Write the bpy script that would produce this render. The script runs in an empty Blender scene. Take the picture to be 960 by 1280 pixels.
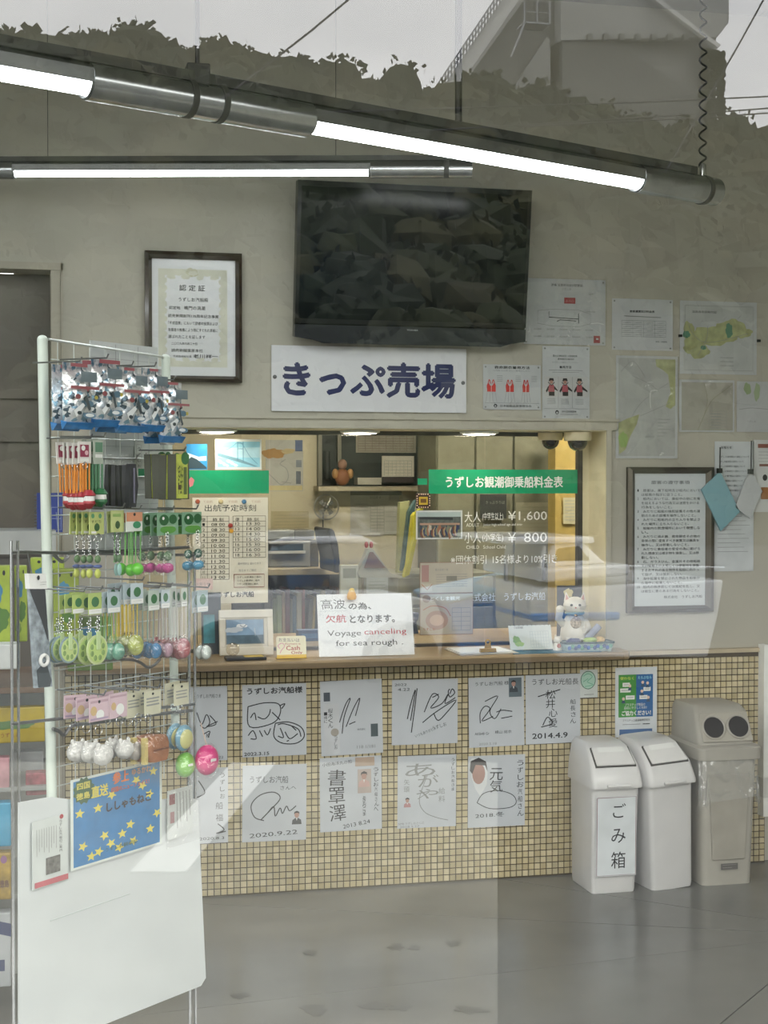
import bpy, bmesh, math, random
from mathutils import Vector, Matrix, Euler, noise as mnoise
random.seed(7)
D = bpy.data
COL = bpy.context.scene.collection
SC = bpy.context.scene

# ------------------------------------------------------------------ camera, sky, exposure
F_PX = 1923.0
YAW = math.radians(13.5)
PITCH = math.atan(40 / F_PX)
EYE = Vector((0.0, -5.75, 1.57))
cam = D.cameras.new('camera'); cam_o = D.objects.new('camera', cam); COL.objects.link(cam_o)
cam.sensor_fit = 'VERTICAL'; cam.sensor_height = 24.0; cam.lens = F_PX / 1280 * 24.0
cam.clip_start = 0.05; cam.clip_end = 800
cam_o.location = EYE
cam_o.rotation_euler = (math.pi / 2 - PITCH, 0, -YAW)
SC.camera = cam_o
SC.view_settings.view_transform = 'Standard'; SC.view_settings.look = 'None'
SC.view_settings.gamma = 1.0; SC.view_settings.use_curve_mapping = False
SC.view_settings.exposure = 0.35
SKY = 5.4          # overcast sky radiance
PANE_Y = -3.75     # shop window plane
TUBE_E = 24.0

w = D.worlds.new('overcast_sky'); SC.world = w; w.use_nodes = True
nt = w.node_tree; nt.nodes.clear()
tc = nt.nodes.new('ShaderNodeTexCoord'); mp = nt.nodes.new('ShaderNodeMapping'); mp.inputs['Scale'].default_value = (1.2, 1.2, 3.0)
nz = nt.nodes.new('ShaderNodeTexNoise'); nz.inputs['Scale'].default_value = 2.6; nz.inputs['Detail'].default_value = 5
cr = nt.nodes.new('ShaderNodeValToRGB')
cr.color_ramp.elements[0].position = .32; cr.color_ramp.elements[0].color = (.66, .67, .69, 1)
cr.color_ramp.elements[1].position = .68; cr.color_ramp.elements[1].color = (1, 1, 1.0, 1)
bg = nt.nodes.new('ShaderNodeBackground'); bg.inputs['Strength'].default_value = SKY
wo = nt.nodes.new('ShaderNodeOutputWorld')
L = nt.links.new
L(tc.outputs['Generated'], mp.inputs['Vector']); L(mp.outputs['Vector'], nz.inputs['Vector'])
L(nz.outputs['Fac'], cr.inputs['Fac']); L(cr.outputs['Color'], bg.inputs['Color']); L(bg.outputs['Background'], wo.inputs['Surface'])

# ------------------------------------------------------------------ sight lines -> real places
CF = Vector((math.sin(YAW) * math.cos(PITCH), math.cos(YAW) * math.cos(PITCH), -math.sin(PITCH)))
CR = Vector((math.cos(YAW), -math.sin(YAW), 0))
CU = CR.cross(CF)
def ray(px, py): return CF + CR * ((px - 480) / F_PX) + CU * ((640 - py) / F_PX)
def on_y(px, py, y=0.0):
    d = ray(px, py); return EYE + d * ((y - EYE.y) / d.y)
def on_z(px, py, z=0.0):
    d = ray(px, py); return EYE + d * ((z - EYE.z) / d.z)
def at_depth(px, py, dep): return EYE + ray(px, py) * dep
def outside(px, py, yv):          # a place outdoors, seen mirrored in the shop window
    p = on_y(px, py, yv); return Vector((p.x, 2 * PANE_Y - p.y, p.z))
def outside_ground(px, py, z=0.0):
    p = on_z(px, py, z); return Vector((p.x, 2 * PANE_Y - p.y, z))

# ------------------------------------------------------------------ materials
def lin(h):
    h = h.lstrip('#'); r = [int(h[i:i + 2], 16) / 255 for i in (0, 2, 4)]
    return [c / 12.92 if c <= .04045 else ((c + .055) / 1.055) ** 2.4 for c in r]
_mc = {}
def M(hexc, rough=.6, metal=0.0, vary=.08, scale=12.0, bump=0.0, bscale=None, coat=0.0, emit=0.0, alpha=None, spec=None, detail=2):
    key = (hexc, rough, metal, vary, scale, bump, bscale, coat, emit, spec, detail)
    if key in _mc: return _mc[key]
    m = D.materials.new('material_' + hexc.lstrip('#')); m.use_nodes = True
    n = m.node_tree.nodes; l = m.node_tree.links.new; b = n['Principled BSDF']
    c = lin(hexc)
    b.inputs['Roughness'].default_value = rough; b.inputs['Metallic'].default_value = metal
    if coat: b.inputs['Coat Weight'].default_value = coat; b.inputs['Coat Roughness'].default_value = .08
    if spec is not None: b.inputs['Specular IOR Level'].default_value = spec
    t = n.new('ShaderNodeTexCoord'); z = n.new('ShaderNodeTexNoise')
    z.inputs['Scale'].default_value = scale; z.inputs['Detail'].default_value = detail
    l(t.outputs['Object'], z.inputs['Vector'])
    r = n.new('ShaderNodeValToRGB'); e = r.color_ramp.elements
    e[0].position = .3; e[1].position = .7
    e[0].color = [x * (1 - vary) for x in c] + [1]; e[1].color = [min(1, x * (1 + vary)) for x in c] + [1]
    l(z.outputs['Fac'], r.inputs['Fac']); l(r.outputs['Color'], b.inputs['Base Color'])
    if bump:
        z2 = n.new('ShaderNodeTexNoise'); z2.inputs['Scale'].default_value = bscale or scale * 3; z2.inputs['Detail'].default_value = 3
        l(t.outputs['Object'], z2.inputs['Vector'])
        bp = n.new('ShaderNodeBump'); bp.inputs['Strength'].default_value = bump; bp.inputs['Distance'].default_value = .004
        l(z2.outputs['Fac'], bp.inputs['Height']); l(bp.outputs['Normal'], b.inputs['Normal'])
    if emit:
        b.inputs['Emission Color'].default_value = c + [1]; b.inputs['Emission Strength'].default_value = emit
    _mc[key] = m; return m
def CLEAR(name, fac=.08, tint=(1, 1, 1), rough=.0, bump=0.0, bscale=30.0, edge=True, haze=0.0):
    """thin clear sheet: mostly see-through, mirrors fac of the light, more at a slant; haze = share of milky surface"""
    m = D.materials.new(name); m.use_nodes = True; n = m.node_tree.nodes; l = m.node_tree.links.new; n.clear()
    o = n.new('ShaderNodeOutputMaterial'); mx = n.new('ShaderNodeMixShader')
    tr = n.new('ShaderNodeBsdfTransparent'); tr.inputs['Color'].default_value = (*tint, 1)
    gl = n.new('ShaderNodeBsdfGlossy'); gl.inputs['Roughness'].default_value = rough
    if edge:
        lw = n.new('ShaderNodeLayerWeight'); lw.inputs['Blend'].default_value = .18
        mr = n.new('ShaderNodeMapRange'); mr.inputs['To Min'].default_value = fac; mr.inputs['To Max'].default_value = 1
        l(lw.outputs['Facing'], mr.inputs['Value'])
        mr.inputs['From Min'].default_value = 0; mr.inputs['From Max'].default_value = 1
        pw = n.new('ShaderNodeMath'); pw.operation = 'POWER'; pw.inputs[1].default_value = 4
        l(lw.outputs['Facing'], pw.inputs[0]); l(pw.outputs[0], mr.inputs['Value']); l(mr.outputs['Result'], mx.inputs['Fac'])
    else: mx.inputs['Fac'].default_value = fac
    if bump:
        t = n.new('ShaderNodeTexCoord'); z = n.new('ShaderNodeTexNoise'); z.inputs['Scale'].default_value = bscale; z.inputs['Detail'].default_value = 1.5
        z.inputs['Distortion'].default_value = .6
        b = n.new('ShaderNodeBump'); b.inputs['Strength'].default_value = bump; b.inputs['Distance'].default_value = .02
        l(t.outputs['Object'], z.inputs['Vector']); l(z.outputs['Fac'], b.inputs['Height']); l(b.outputs['Normal'], gl.inputs['Normal'])
    base = tr.outputs[0]
    if haze:
        df = n.new('ShaderNodeBsdfDiffuse'); df.inputs['Color'].default_value = (.9, .92, .92, 1)
        m2 = n.new('ShaderNodeMixShader'); m2.inputs['Fac'].default_value = haze
        l(tr.outputs[0], m2.inputs[1]); l(df.outputs[0], m2.inputs[2]); base = m2.outputs[0]
    l(base, mx.inputs[1]); l(gl.outputs[0], mx.inputs[2]); l(mx.outputs[0], o.inputs['Surface'])
    return m
def GLOW(name, hexc, s):
    m = D.materials.new(name); m.use_nodes = True; n = m.node_tree.nodes; n.clear()
    e = n.new('ShaderNodeEmission'); e.inputs['Color'].default_value = (*lin(hexc), 1); e.inputs['Strength'].default_value = s
    o = n.new('ShaderNodeOutputMaterial'); m.node_tree.links.new(e.outputs[0], o.inputs['Surface']); return m

# ------------------------------------------------------------------ mesh builder
class MB:
    def __init__(s): s.v = []; s.f = []; s.mi = []; s.mats = []
    def _m(s, m):
        if m not in s.mats: s.mats.append(m)
        return s.mats.index(m)
    def add(s, vs, fs, m):
        b = len(s.v); s.v += [tuple(p) for p in vs]; i = s._m(m)
        for f in fs: s.f.append([b + k for k in f]); s.mi.append(i)
        return s
    def box(s, a, b, m):
        x0, y0, z0 = [min(a[i], b[i]) for i in range(3)]; x1, y1, z1 = [max(a[i], b[i]) for i in range(3)]
        return s.add([(x0, y0, z0), (x1, y0, z0), (x1, y1, z0), (x0, y1, z0), (x0, y0, z1), (x1, y0, z1), (x1, y1, z1), (x0, y1, z1)],
                     [(0, 3, 2, 1), (4, 5, 6, 7), (0, 1, 5, 4), (1, 2, 6, 5), (2, 3, 7, 6), (3, 0, 4, 7)], m)
    def quad(s, p, m): return s.add(p, [tuple(range(len(p)))], m)
    def prism(s, poly, y0, y1, m):       # poly in xz, extruded along y
        n = len(poly); vs = [(x, y0, z) for x, z in poly] + [(x, y1, z) for x, z in poly]
        fs = [tuple(range(n)), tuple(range(2 * n - 1, n - 1, -1))] + [((i + 1) % n, i, n + i, n + (i + 1) % n) for i in range(n)]
        return s.add(vs, fs, m)
    def flat(s, poly, z0, z1, m):        # poly in xy, extruded along z
        n = len(poly); vs = [(x, y, z0) for x, y in poly] + [(x, y, z1) for x, y in poly]
        fs = [tuple(range(n - 1, -1, -1)), tuple(range(n, 2 * n))] + [(i, (i + 1) % n, n + (i + 1) % n, n + i) for i in range(n)]
        return s.add(vs, fs, m)
    def loft(s, rings, m, cap=True, closed=True):
        n = len(rings[0]); vs = [p for r in rings for p in r]; fs = []
        for k in range(len(rings) - 1):
            for i in range(n if closed else n - 1):
                j = (i + 1) % n; fs.append((k * n + i, k * n + j, (k + 1) * n + j, (k + 1) * n + i))
        if cap: fs.append(tuple(range(n - 1, -1, -1))); fs.append(tuple((len(rings) - 1) * n + i for i in range(n)))
        return s.add(vs, fs, m)
    def tube(s, pts, r, m, n=8, cap=True, flat=1.0):
        pts = [Vector(p) for p in pts]; rings = []; up = Vector((0, 0, 1)); prev = None
        for i, p in enumerate(pts):
            t = (pts[min(i + 1, len(pts) - 1)] - pts[max(i - 1, 0)]).normalized()
            if prev is None: a = t.cross(up if abs(t.dot(up)) < .95 else Vector((1, 0, 0))).normalized()
            else: a = (prev - t * prev.dot(t)).normalized()
            prev = a; b = t.cross(a); rr = r[i] if isinstance(r, (list, tuple)) else r
            rings.append([p + (a * math.cos(2 * math.pi * k / n) + b * math.sin(2 * math.pi * k / n) * flat) * rr for k in range(n)])
        return s.loft(rings, m, cap)
    def ell(s, c, r, m, n=12, k=8, jitter=0.0, seed=0):
        rx, ry, rz = (r, r, r) if not hasattr(r, '__len__') else r
        vs = [(c[0], c[1], c[2] - rz)]; fs = []; rd = random.Random(seed)
        for i in range(1, k):
            a = -math.pi / 2 + math.pi * i / k
            for j in range(n):
                t = 2 * math.pi * j / n; q = 1 + jitter * (rd.random() - .5)
                vs.append((c[0] + rx * math.cos(a) * math.cos(t) * q, c[1] + ry * math.cos(a) * math.sin(t) * q, c[2] + rz * math.sin(a) * q))
        vs.append((c[0], c[1], c[2] + rz)); T = len(vs) - 1
        for j in range(n):
            fs.append((0, 1 + (j + 1) % n, 1 + j)); fs.append((T, 1 + (k - 2) * n + j, 1 + (k - 2) * n + (j + 1) % n))
            for i in range(k - 2): fs.append((1 + i * n + j, 1 + i * n + (j + 1) % n, 1 + (i + 1) * n + (j + 1) % n, 1 + (i + 1) * n + j))
        return s.add(vs, fs, m)
    def lathe(s, prof, c, m, n=24, axis='z'):
        rings = []
        for r, h in prof:
            ring = []
            for k in range(n):
                a = 2 * math.pi * k / n; x, y = r * math.cos(a), r * math.sin(a)
                ring.append((c[0] + x, c[1] + y, c[2] + h) if axis == 'z' else (c[0] + x, c[1] - h, c[2] + y))
            rings.append(ring)
        return s.loft(rings, m, True)
    def ring(s, c, R, r, m, n=20, k=6, normal='y'):
        vs, fs = [], []
        for i in range(n):
            a = 2 * math.pi * i / n
            for j in range(k):
                b = 2 * math.pi * j / k; q = R + r * math.cos(b); h = r * math.sin(b)
                x, y = q * math.cos(a), q * math.sin(a)
                vs.append({'y': (c[0] + x, c[1] + h, c[2] + y), 'z': (c[0] + x, c[1] + y, c[2] + h), 'x': (c[0] + h, c[1] + x, c[2] + y)}[normal])
        for i in range(n):
            for j in range(k): fs.append((i * k + j, i * k + (j + 1) % k, ((i + 1) % n) * k + (j + 1) % k, ((i + 1) % n) * k + j))
        return s.add(vs, fs, m)
    def mesh(s, name, smooth=False):
        me = D.meshes.new(name); me.from_pydata(s.v, [], s.f)
        for m in s.mats: me.materials.append(m)
        me.polygons.foreach_set('material_index', s.mi)
        if smooth:
            me.polygons.foreach_set('use_smooth', [True] * len(me.polygons))
            me.update()
            try: me.set_sharp_from_angle(angle=math.radians(42))
            except Exception: pass
        me.update(); return me
    def build(s, name, parent=None, smooth=False, bevel=0.0, loc=None, rot=None):
        o = D.objects.new(name, s.mesh(name, smooth)); COL.objects.link(o)
        if parent is not None: o.parent = parent
        if loc is not None: o.location = loc
        if rot is not None: o.rotation_euler = rot
        if bevel:
            b = o.modifiers.new('bevel', 'BEVEL'); b.width = bevel; b.segments = 2; b.limit_method = 'ANGLE'
        return o
def tag(o, label=None, cat=None, group=None, kind=None):
    if label: o['label'] = label
    if cat: o['category'] = cat
    if group: o['group'] = group
    if kind: o['kind'] = kind
    return o
def thing(name, label, cat, loc=(0, 0, 0), rz=0.0, group=None):
    o = D.objects.new(name, None); o.empty_display_size = .05; COL.objects.link(o); o.location = loc
    o.rotation_euler = (0, 0, rz); return tag(o, label, cat, group)
_kids = {}
def copy_tree(o, parent=None):
    c = o.copy(); COL.objects.link(c)
    if parent is not None: c.parent = parent
    for ch in list(o.children):
        d = ch.copy(); COL.objects.link(d); d.parent = c
        for g in list(ch.children):
            e = g.copy(); COL.objects.link(e); e.parent = d
    return c

# ------------------------------------------------------------------ lettering
_tc = {}
def glyphs(txt):
    k = txt
    if k in _tc: return _tc[k]
    cu = D.curves.new('t', 'FONT'); cu.body = txt; cu.resolution_u = 2
    o = D.objects.new('t', cu); COL.objects.link(o)
    me = D.meshes.new_from_object(o)
    vs = [(v.co.x, v.co.y) for v in me.vertices]; fs = [tuple(p.vertices) for p in me.polygons]
    D.objects.remove(o); D.meshes.remove(me); D.curves.remove(cu)
    x0 = min((v[0] for v in vs), default=0); x1 = max((v[0] for v in vs), default=1); y0 = min((v[1] for v in vs), default=0); y1 = max((v[1] for v in vs), default=1)
    _tc[k] = (vs, fs, x0, y0, max(x1 - x0, 1e-4), max(y1 - y0, 1e-4)); return _tc[k]

class Sheet:
    """a flat printed thing; local x right, z up, front towards -y; drawing is in the pixel frame of rect"""
    def __init__(s, name, label, cat, rect, loc=None, W=None, H=None, rz=0.0, lean=0.0, roll=0.0, thick=.0012, mat=None, y=None,
                 group=None, parent=None, out=None, kind=None, bevel=0.0, corner=0.0):
        x0, y0, x1, y1 = rect; xc, yc = (x0 + x1) / 2, (y0 + y1) / 2
        if y is not None:
            a, b = on_y(x0, yc, y), on_y(x1, yc, y); c, d = on_y(xc, y0, y), on_y(xc, y1, y)
            W = b.x - a.x; H = c.z - d.z; loc = on_y(xc, yc, y)
        s.sx = W / (x1 - x0); s.sy = H / (y1 - y0); s.xc = xc; s.yc = yc; s.W, s.H, s.t = W, H, thick
        s.mat = mat or M('#d9dbd9', .45, vary=.03)
        if corner:
            n = 5; pts = []
            for cx_, cz_, a0 in ((W / 2 - corner, -H / 2 + corner, -90), (W / 2 - corner, H / 2 - corner, 0), (-W / 2 + corner, H / 2 - corner, 90), (-W / 2 + corner, -H / 2 + corner, 180)):
                for i in range(n): t = math.radians(a0 + 90 * i / (n - 1)); pts.append((cx_ + corner * math.cos(t), cz_ + corner * math.sin(t)))
            mb = MB().prism(pts, -thick, 0, s.mat)
        else: mb = MB().box((-W / 2, -thick, -H / 2), (W / 2, 0, H / 2), s.mat)
        s.root = mb.build(name, parent, bevel=bevel); s.root.location = loc
        s.root.rotation_euler = Euler((-lean, roll, rz), 'XYZ')
        tag(s.root, label, cat, group, kind); s.pr = MB(); s.tx = MB(); s.k = 1
    def L(s, px, py): return ((px - s.xc) * s.sx, -(py - s.yc) * s.sy)
    def _y(s): s.k += 1; return -(s.t + .00025 + .00006 * s.k)
    def poly(s, pts, m, mb=None):
        y = s._y(); q = [s.L(*p) for p in pts]
        ar = sum(q[i][0] * q[(i + 1) % len(q)][1] - q[(i + 1) % len(q)][0] * q[i][1] for i in range(len(q)))
        if ar < 0: q = q[::-1]
        s.pr.add([(x, y, z) for x, z in q], [tuple(range(len(q)))], m); return s
    def rect(s, x0, y0, x1, y1, m): return s.poly([(x0, y1), (x1, y1), (x1, y0), (x0, y0)], m)
    def disc(s, cx, cy, rx, ry, m, n=20): return s.poly([(cx + rx * math.cos(2 * math.pi * i / n), cy + ry * math.sin(2 * math.pi * i / n)) for i in range(n)], m)
    def blob(s, cx, cy, rx, ry, m, seed=0, n=26, rough=.3):
        rd = random.Random(seed); ph = [rd.random() * 6.28 for _ in range(4)]
        return s.poly([(cx + rx * q * math.cos(t), cy + ry * q * math.sin(t)) for i in range(n) for t in [2 * math.pi * i / n]
                       for q in [1 + rough * (.5 * math.sin(2 * t + ph[0]) + .3 * math.sin(5 * t + ph[1]) + .2 * math.sin(9 * t + ph[2]))]], m)
    def line(s, pts, w, m, closed=False, smooth=False):
        if smooth and len(pts) > 2:
            P = ([pts[-1]] + pts + pts[:2]) if closed else ([pts[0]] + pts + [pts[-1]]); out = []
            for i in range(1, len(P) - 2):
                for k in range(5):
                    t = k / 5; a, b, c, d = P[i - 1], P[i], P[i + 1], P[i + 2]
                    out.append(tuple(.5 * ((2 * b[j]) + (-a[j] + c[j]) * t + (2 * a[j] - 5 * b[j] + 4 * c[j] - d[j]) * t * t + (-a[j] + 3 * b[j] - 3 * c[j] + d[j]) * t ** 3) for j in (0, 1)))
            out.append(P[-2]); pts = out; closed = False
        y = s._y(); q = [Vector(s.L(*p)) for p in pts]
        if closed: q.append(q[0])
        hw = w * s.sy / 2; vs = []
        for i, p in enumerate(q):
            t = q[min(i + 1, len(q) - 1)] - q[max(i - 1, 0)]
            if t.length < 1e-9: t = Vector((1, 0))
            t.normalize(); nn = Vector((-t.y, t.x)) * hw; vs += [(p.x + nn.x, y, p.y + nn.y), (p.x - nn.x, y, p.y - nn.y)]
        s.pr.add(vs, [(2 * i, 2 * i + 1, 2 * i + 3, 2 * i + 2) for i in range(len(q) - 1)], m); return s
    def text(s, txt, x0, x1, yc, h, m, bold=0.0, rot=0.0, shear=0.0):
        """fit the line between x0 and x1, letter height h, middle at yc"""
        if bold > .016:
            em = h / max(glyphs(txt)[5], .3); q = bold * em
            for dx, dy in ((-q, 0), (q, 0), (0, -q), (0, q)): s.text(txt, x0 + dx, x1 + dx, yc + dy, h, m, 0, rot, shear)
            return s
        vs, fs, gx, gy, gw, gh = glyphs(txt); y = s._y(); out = []; c, sn = math.cos(rot), math.sin(rot)
        xm = (x0 + x1) / 2
        for vx, vy in vs:
            u = (vx - gx) / gw - .5; v = (vy - gy) / gh - .5
            dx = u * (x1 - x0) + shear * v * h; dy = -v * h
            X, Z = s.L(xm + dx * c - dy * sn, yc + dx * sn + dy * c); out.append((X, y, Z))
        s.tx.add(out, fs, m); return s
    def vtext(s, txt, xc, y0, y1, size, m, bold=0.0, jig=0.0, seed=1):
        n = len(txt); rd = random.Random(seed)
        for i, ch in enumerate(txt):
            if ch in ' 　': continue
            yc = y0 + (y1 - y0) * (i + .5) / n; q = .62 if ch in 'っゃゅょ' else 1
            s.text(ch, xc - size * q / 2 + jig * (rd.random() - .5), xc + size * q / 2 + jig * (rd.random() - .5), yc, size * q, m, bold, rot=jig * .08 * (rd.random() - .5))
        return s
    def grid(s, x0, y0, x1, y1, cols, rows, w, m):
        for i in range(cols + 1): x = x0 + (x1 - x0) * i / cols; s.line([(x, y0), (x, y1)], w, m)
        for i in range(rows + 1): y = y0 + (y1 - y0) * i / rows; s.line([(x0, y), (x1, y)], w, m)
        return s
    def done(s):
        if s.pr.v: s.pr.build('print', s.root)
        if s.tx.v: s.tx.build('lettering', s.root)
        return s.root

# shared finishes
INK = M('#202124', .7, vary=.05); INKB = M('#101d55', .6, vary=.05); INKR = M('#b3283a', .6, vary=.05)
GREY = M('#8b8d8c', .6, vary=.05); WHITE = M('#e6e8e6', .5, vary=.03); PAPER = M('#d4d7d8', .5, vary=.03)
LAMI = M('#bfc3c4', .22, vary=.04, bump=.25, bscale=9, coat=.3)
CHROME = M('#c9cccf', .18, 1.0, vary=.05); STEEL = M('#8d8f90', .35, .9, vary=.08); BLACK = M('#15171a', .4, vary=.1)
GREENB = M('#009a68', .4, vary=.03)
def rrect(cx, cy, w, d, r, z, n=4):
    pts = []
    for sx, sy, a0 in ((1, -1, -90), (1, 1, 0), (-1, 1, 90), (-1, -1, 180)):
        for i in range(n):
            t = math.radians(a0 + 90 * i / (n - 1)); pts.append((cx + sx * (w / 2 - r) + r * math.cos(t), cy + sy * (d / 2 - r) + r * math.sin(t), z))
    return pts
# ------------------------------------------------------------------ the room
XL, XR = -2.4, 3.75; ZC = 3.46; WY = 0.03
WALLM = M('#b3b0a3', .85, vary=.05, scale=3, bump=.12, bscale=60)
CREAM = M('#d8cfae', .7, vary=.04, scale=4)
dx_r = on_y(64, 500, WY).x; dx_f = on_y(79, 500, WY).x; dz = on_y(60, 338, WY).z; dzf = on_y(60, 329, WY).z
wx0 = on_y(160, 600, WY).x; wx1 = on_y(757, 600, WY).x; wz1 = on_y(500, 536, WY).z; wz0 = 0.90
tx0 = dx_f; tx1 = on_y(957, 900, 0).x
W = MB()
W.box((XL, WY, dzf), (XR, WY + .22, ZC), WALLM)
W.box((dx_f, WY, .9), (wx0, WY + .22, dzf), WALLM)
W.box((wx0, WY, wz1), (wx1, WY + .22, dzf), WALLM)
W.box((wx1, WY, .8685), (XR, WY + .22, dzf), WALLM)
W.box((tx1, WY, 0), (XR, WY + .22, .8685), WALLM)
W.box((XL, WY, 0), (XL + .5, WY + .22, dzf), WALLM)
wall_back = tag(W.build('wall_back'), kind='structure')
# raised plaster border round the ticket window
tr = MB(); e = M('#b5b1a2', .7, vary=.03)
tr.box((wx0 - .1, WY - .012, wz1), (wx1 + .045, WY, wz1 + .035), e); tr.box((wx1, WY - .012, .9), (wx1 + .02, WY, wz1), e)
tr.box((wx0 - .1, WY - .02, wz1 + .035), (wx1 + .05, WY, wz1 + .045), e)
tag(tr.build('trim_1'), kind='structure')
# tiled dado under the counter and beside it
zt = 0.868
dado = tag(MB().box((tx0, .004, 0), (tx1, WY + .22, zt), M('#4c422b', .9, vary=.1, scale=30)).build('wall_tiled'), kind='structure')
tm = [M('#c2b48d', .3, vary=.05, scale=30), M('#b5a781', .32, vary=.05, scale=30), M('#cdc09c', .28, vary=.05, scale=30), M('#b9ad8c', .4, vary=.05, scale=30)]
TB = MB(); pitch = .0249; g = .0033
nx = int((tx1 - tx0) / pitch); nzz = int(zt / pitch)
for j in range(nzz):
    for i in range(nx):
        x0 = tx0 + i * pitch + g / 2; z0 = .004 + j * pitch + g / 2; x1 = x0 + pitch - g; z1 = z0 + pitch - g
        if j < 30 and .75 < 0: continue
        q = .0012; yy = random.uniform(-.0008, .0006)
        TB.add([(x0, .004, z0), (x1, .004, z0), (x1, .004, z1), (x0, .004, z1), (x0 + q, yy, z0 + q), (x1 - q, yy + random.uniform(-.0003, .0003), z0 + q), (x1 - q, yy, z1 - q), (x0 + q, yy, z1 - q)],
               [(4, 5, 6, 7), (0, 1, 5, 4), (1, 2, 6, 5), (2, 3, 7, 6), (3, 0, 4, 7)], random.choice(tm))
tag(TB.build('mosaic_tiles', dado), kind='stuff')
cap = MB(); cm = M('#b6a88c', .5, vary=.05)
cx1 = on_y(792, 826, -.14).x
cap.box((cx1 - .02, -.012, zt), (tx1, WY, zt + .016), cm); tag(cap.build('trim_2'), kind='structure')
# floor slabs cut by saw joints
fb = tag(MB().box((XL, PANE_Y - .05, -.06), (XR, .3, -.006), M('#26282a', .8)).build('floor'), kind='structure')
SL = M('#6e6e6b', .22, vary=.14, scale=1.6, bump=.06, bscale=5, detail=6)
def clip(poly, a, b, side):
    out = []; nx_, ny_ = -(b[1] - a[1]), b[0] - a[0]
    dd = [((p[0] - a[0]) * nx_ + (p[1] - a[1]) * ny_) * side for p in poly]
    for i in range(len(poly)):
        j = (i + 1) % len(poly)
        if dd[i] >= 0: out.append(poly[i])
        if dd[i] * dd[j] < 0:
            t = dd[i] / (dd[i] - dd[j]); out.append((poly[i][0] + (poly[j][0] - poly[i][0]) * t, poly[i][1] + (poly[j][1] - poly[i][1]) * t))
    return out
A = ((.699, -1.187), (2.485, -.997)); B = ((.857, -.161), (2.538, -.895)); Cc = ((2.081, -.228), (2.607, -.762)); Dd = ((1.972, -1.689), (2.275, -1.399))
full = [(XL, PANE_Y), (XR, PANE_Y), (XR, .02), (XL, .02)]
up = clip(full, *A, 1); dn = clip(full, *A, -1)
ps = []; u1 = clip(up, *B, 1); ps.append(clip(up, *B, -1)); ps += [clip(u1, *Cc, 1), clip(u1, *Cc, -1)]
d1 = clip(dn, *Dd, 1); ps.append(clip(dn, *Dd, -1)); M2 = ((-1.2, -1.4), (.4, -3.2)); ps += [clip(d1, *M2, 1), clip(d1, *M2, -1)]
for p in ps:
    if len(p) < 3: continue
    c = (sum(q[0] for q in p) / len(p), sum(q[1] for q in p) / len(p)); q = []
    for i in range(len(p)):
        a = Vector(p[i - 1]); b = Vector(p[i]); d = Vector(p[(i + 1) % len(p)])
        u = (b - a).normalized(); v = (d - b).normalized(); nin = Vector((-u.y, u.x)) + Vector((-v.y, v.x))
        if nin.length < 1e-6: nin = Vector((-u.y, u.x))
        q.append(tuple(b + nin.normalized() * .0035))
    MB().flat(q, -.03, 0.0, SL).build('floor_slab', fb)
# ceiling of flat boards
cb = tag(MB().box((XL, PANE_Y - .05, ZC + .012), (XR, .3, ZC + .2), M('#3a3a38', .9)).build('ceiling'), kind='structure')
CM = M('#8f8e88', .85, vary=.05, scale=4)
yy = PANE_Y; bm_ = MB().box((0, 0, 0), (.905, 1.1, .011), CM).mesh('ceiling_board')
for i in range(7):
    for j in range(4):
        o = D.objects.new('ceiling_board', bm_); COL.objects.link(o); o.parent = cb; o.location = (XL + i * .91 - .1, PANE_Y - .6 + j * 1.106, ZC)
# side walls, front window frame, door recess
tag(MB().box((XL - .1, PANE_Y - .05, 0), (XL, .3, ZC), WALLM).build('wall_left'), kind='structure')
tag(MB().box((XR, PANE_Y - .05, 0), (XR + .1, .3, ZC), WALLM).build('wall_right'), kind='structure')
tag(MB().box((XL - .4, PANE_Y - .1, ZC + .02), (XR + .4, PANE_Y + .02, ZC + .55), M('#c9c9c4', .8)).build('wall_front'), kind='structure')
DOORM = M('#6d6860', .5, vary=.1, scale=2.5, bump=.04); FR = M('#aaa596', .6, vary=.03)
dr = tag(MB().box((XL + .5, WY + .13, 0), (dx_f, WY + .18, dz), DOORM).build('door_1'), kind='structure')
zA = on_y(20, 500, WY + .13).z; zB = on_y(20, 554, WY + .13).z
pn = MB(); zs = [.0, .42, .86, 1.28, zB, zA, dz]
for a_, b_ in zip(zs, zs[1:]): MB().box((XL + .5, WY + .115, a_ + .005), (dx_r + .0, WY + .13, b_ - .005), DOORM).build('door_panel', dr)
fr = MB(); fr.box((dx_r, WY - .01, 0), (dx_r + .035, WY + .13, dz), FR); fr.box((dx_r + .036, WY - .018, 0), (dx_f, WY, dzf), FR); fr.box((XL + .5, WY - .018, dz), (dx_f, WY + .12, dzf), FR)
fr.build('door_frame', dr)
# right edge: white door post and white wall box
tag(MB().box((tx1 - .034, -.05, .2), (tx1 - .012, 0.0, .9), M('#eceeea', .4)).box((tx1 - .04, -.06, .28), (tx1 - .008, 0.0, .36), M('#d5d6d2', .4)).build('trim_3'), kind='structure')
# the shop window between the camera and the room
PANE = CLEAR('shop_window_glass', fac=.115, tint=(.93, .925, .89), edge=False)
pw = tag(MB().quad([(XL, PANE_Y, 0), (XR, PANE_Y, 0), (XR, PANE_Y, ZC), (XL, PANE_Y, ZC)], PANE).build('window_1'), kind='structure')
alu = M('#9a9c9c', .35, .8)
MB().box((XL, PANE_Y - .03, -.03), (XR, PANE_Y + .03, .03), alu).box((XL, PANE_Y - .03, ZC - .03), (XR, PANE_Y + .03, ZC + .02), alu).box((XL, PANE_Y - .03, 0), (XL + .05, PANE_Y + .03, ZC), alu).box((XR - .05, PANE_Y - .03, 0), (XR, PANE_Y + .03, ZC), alu).build('window_frame', pw)

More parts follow.
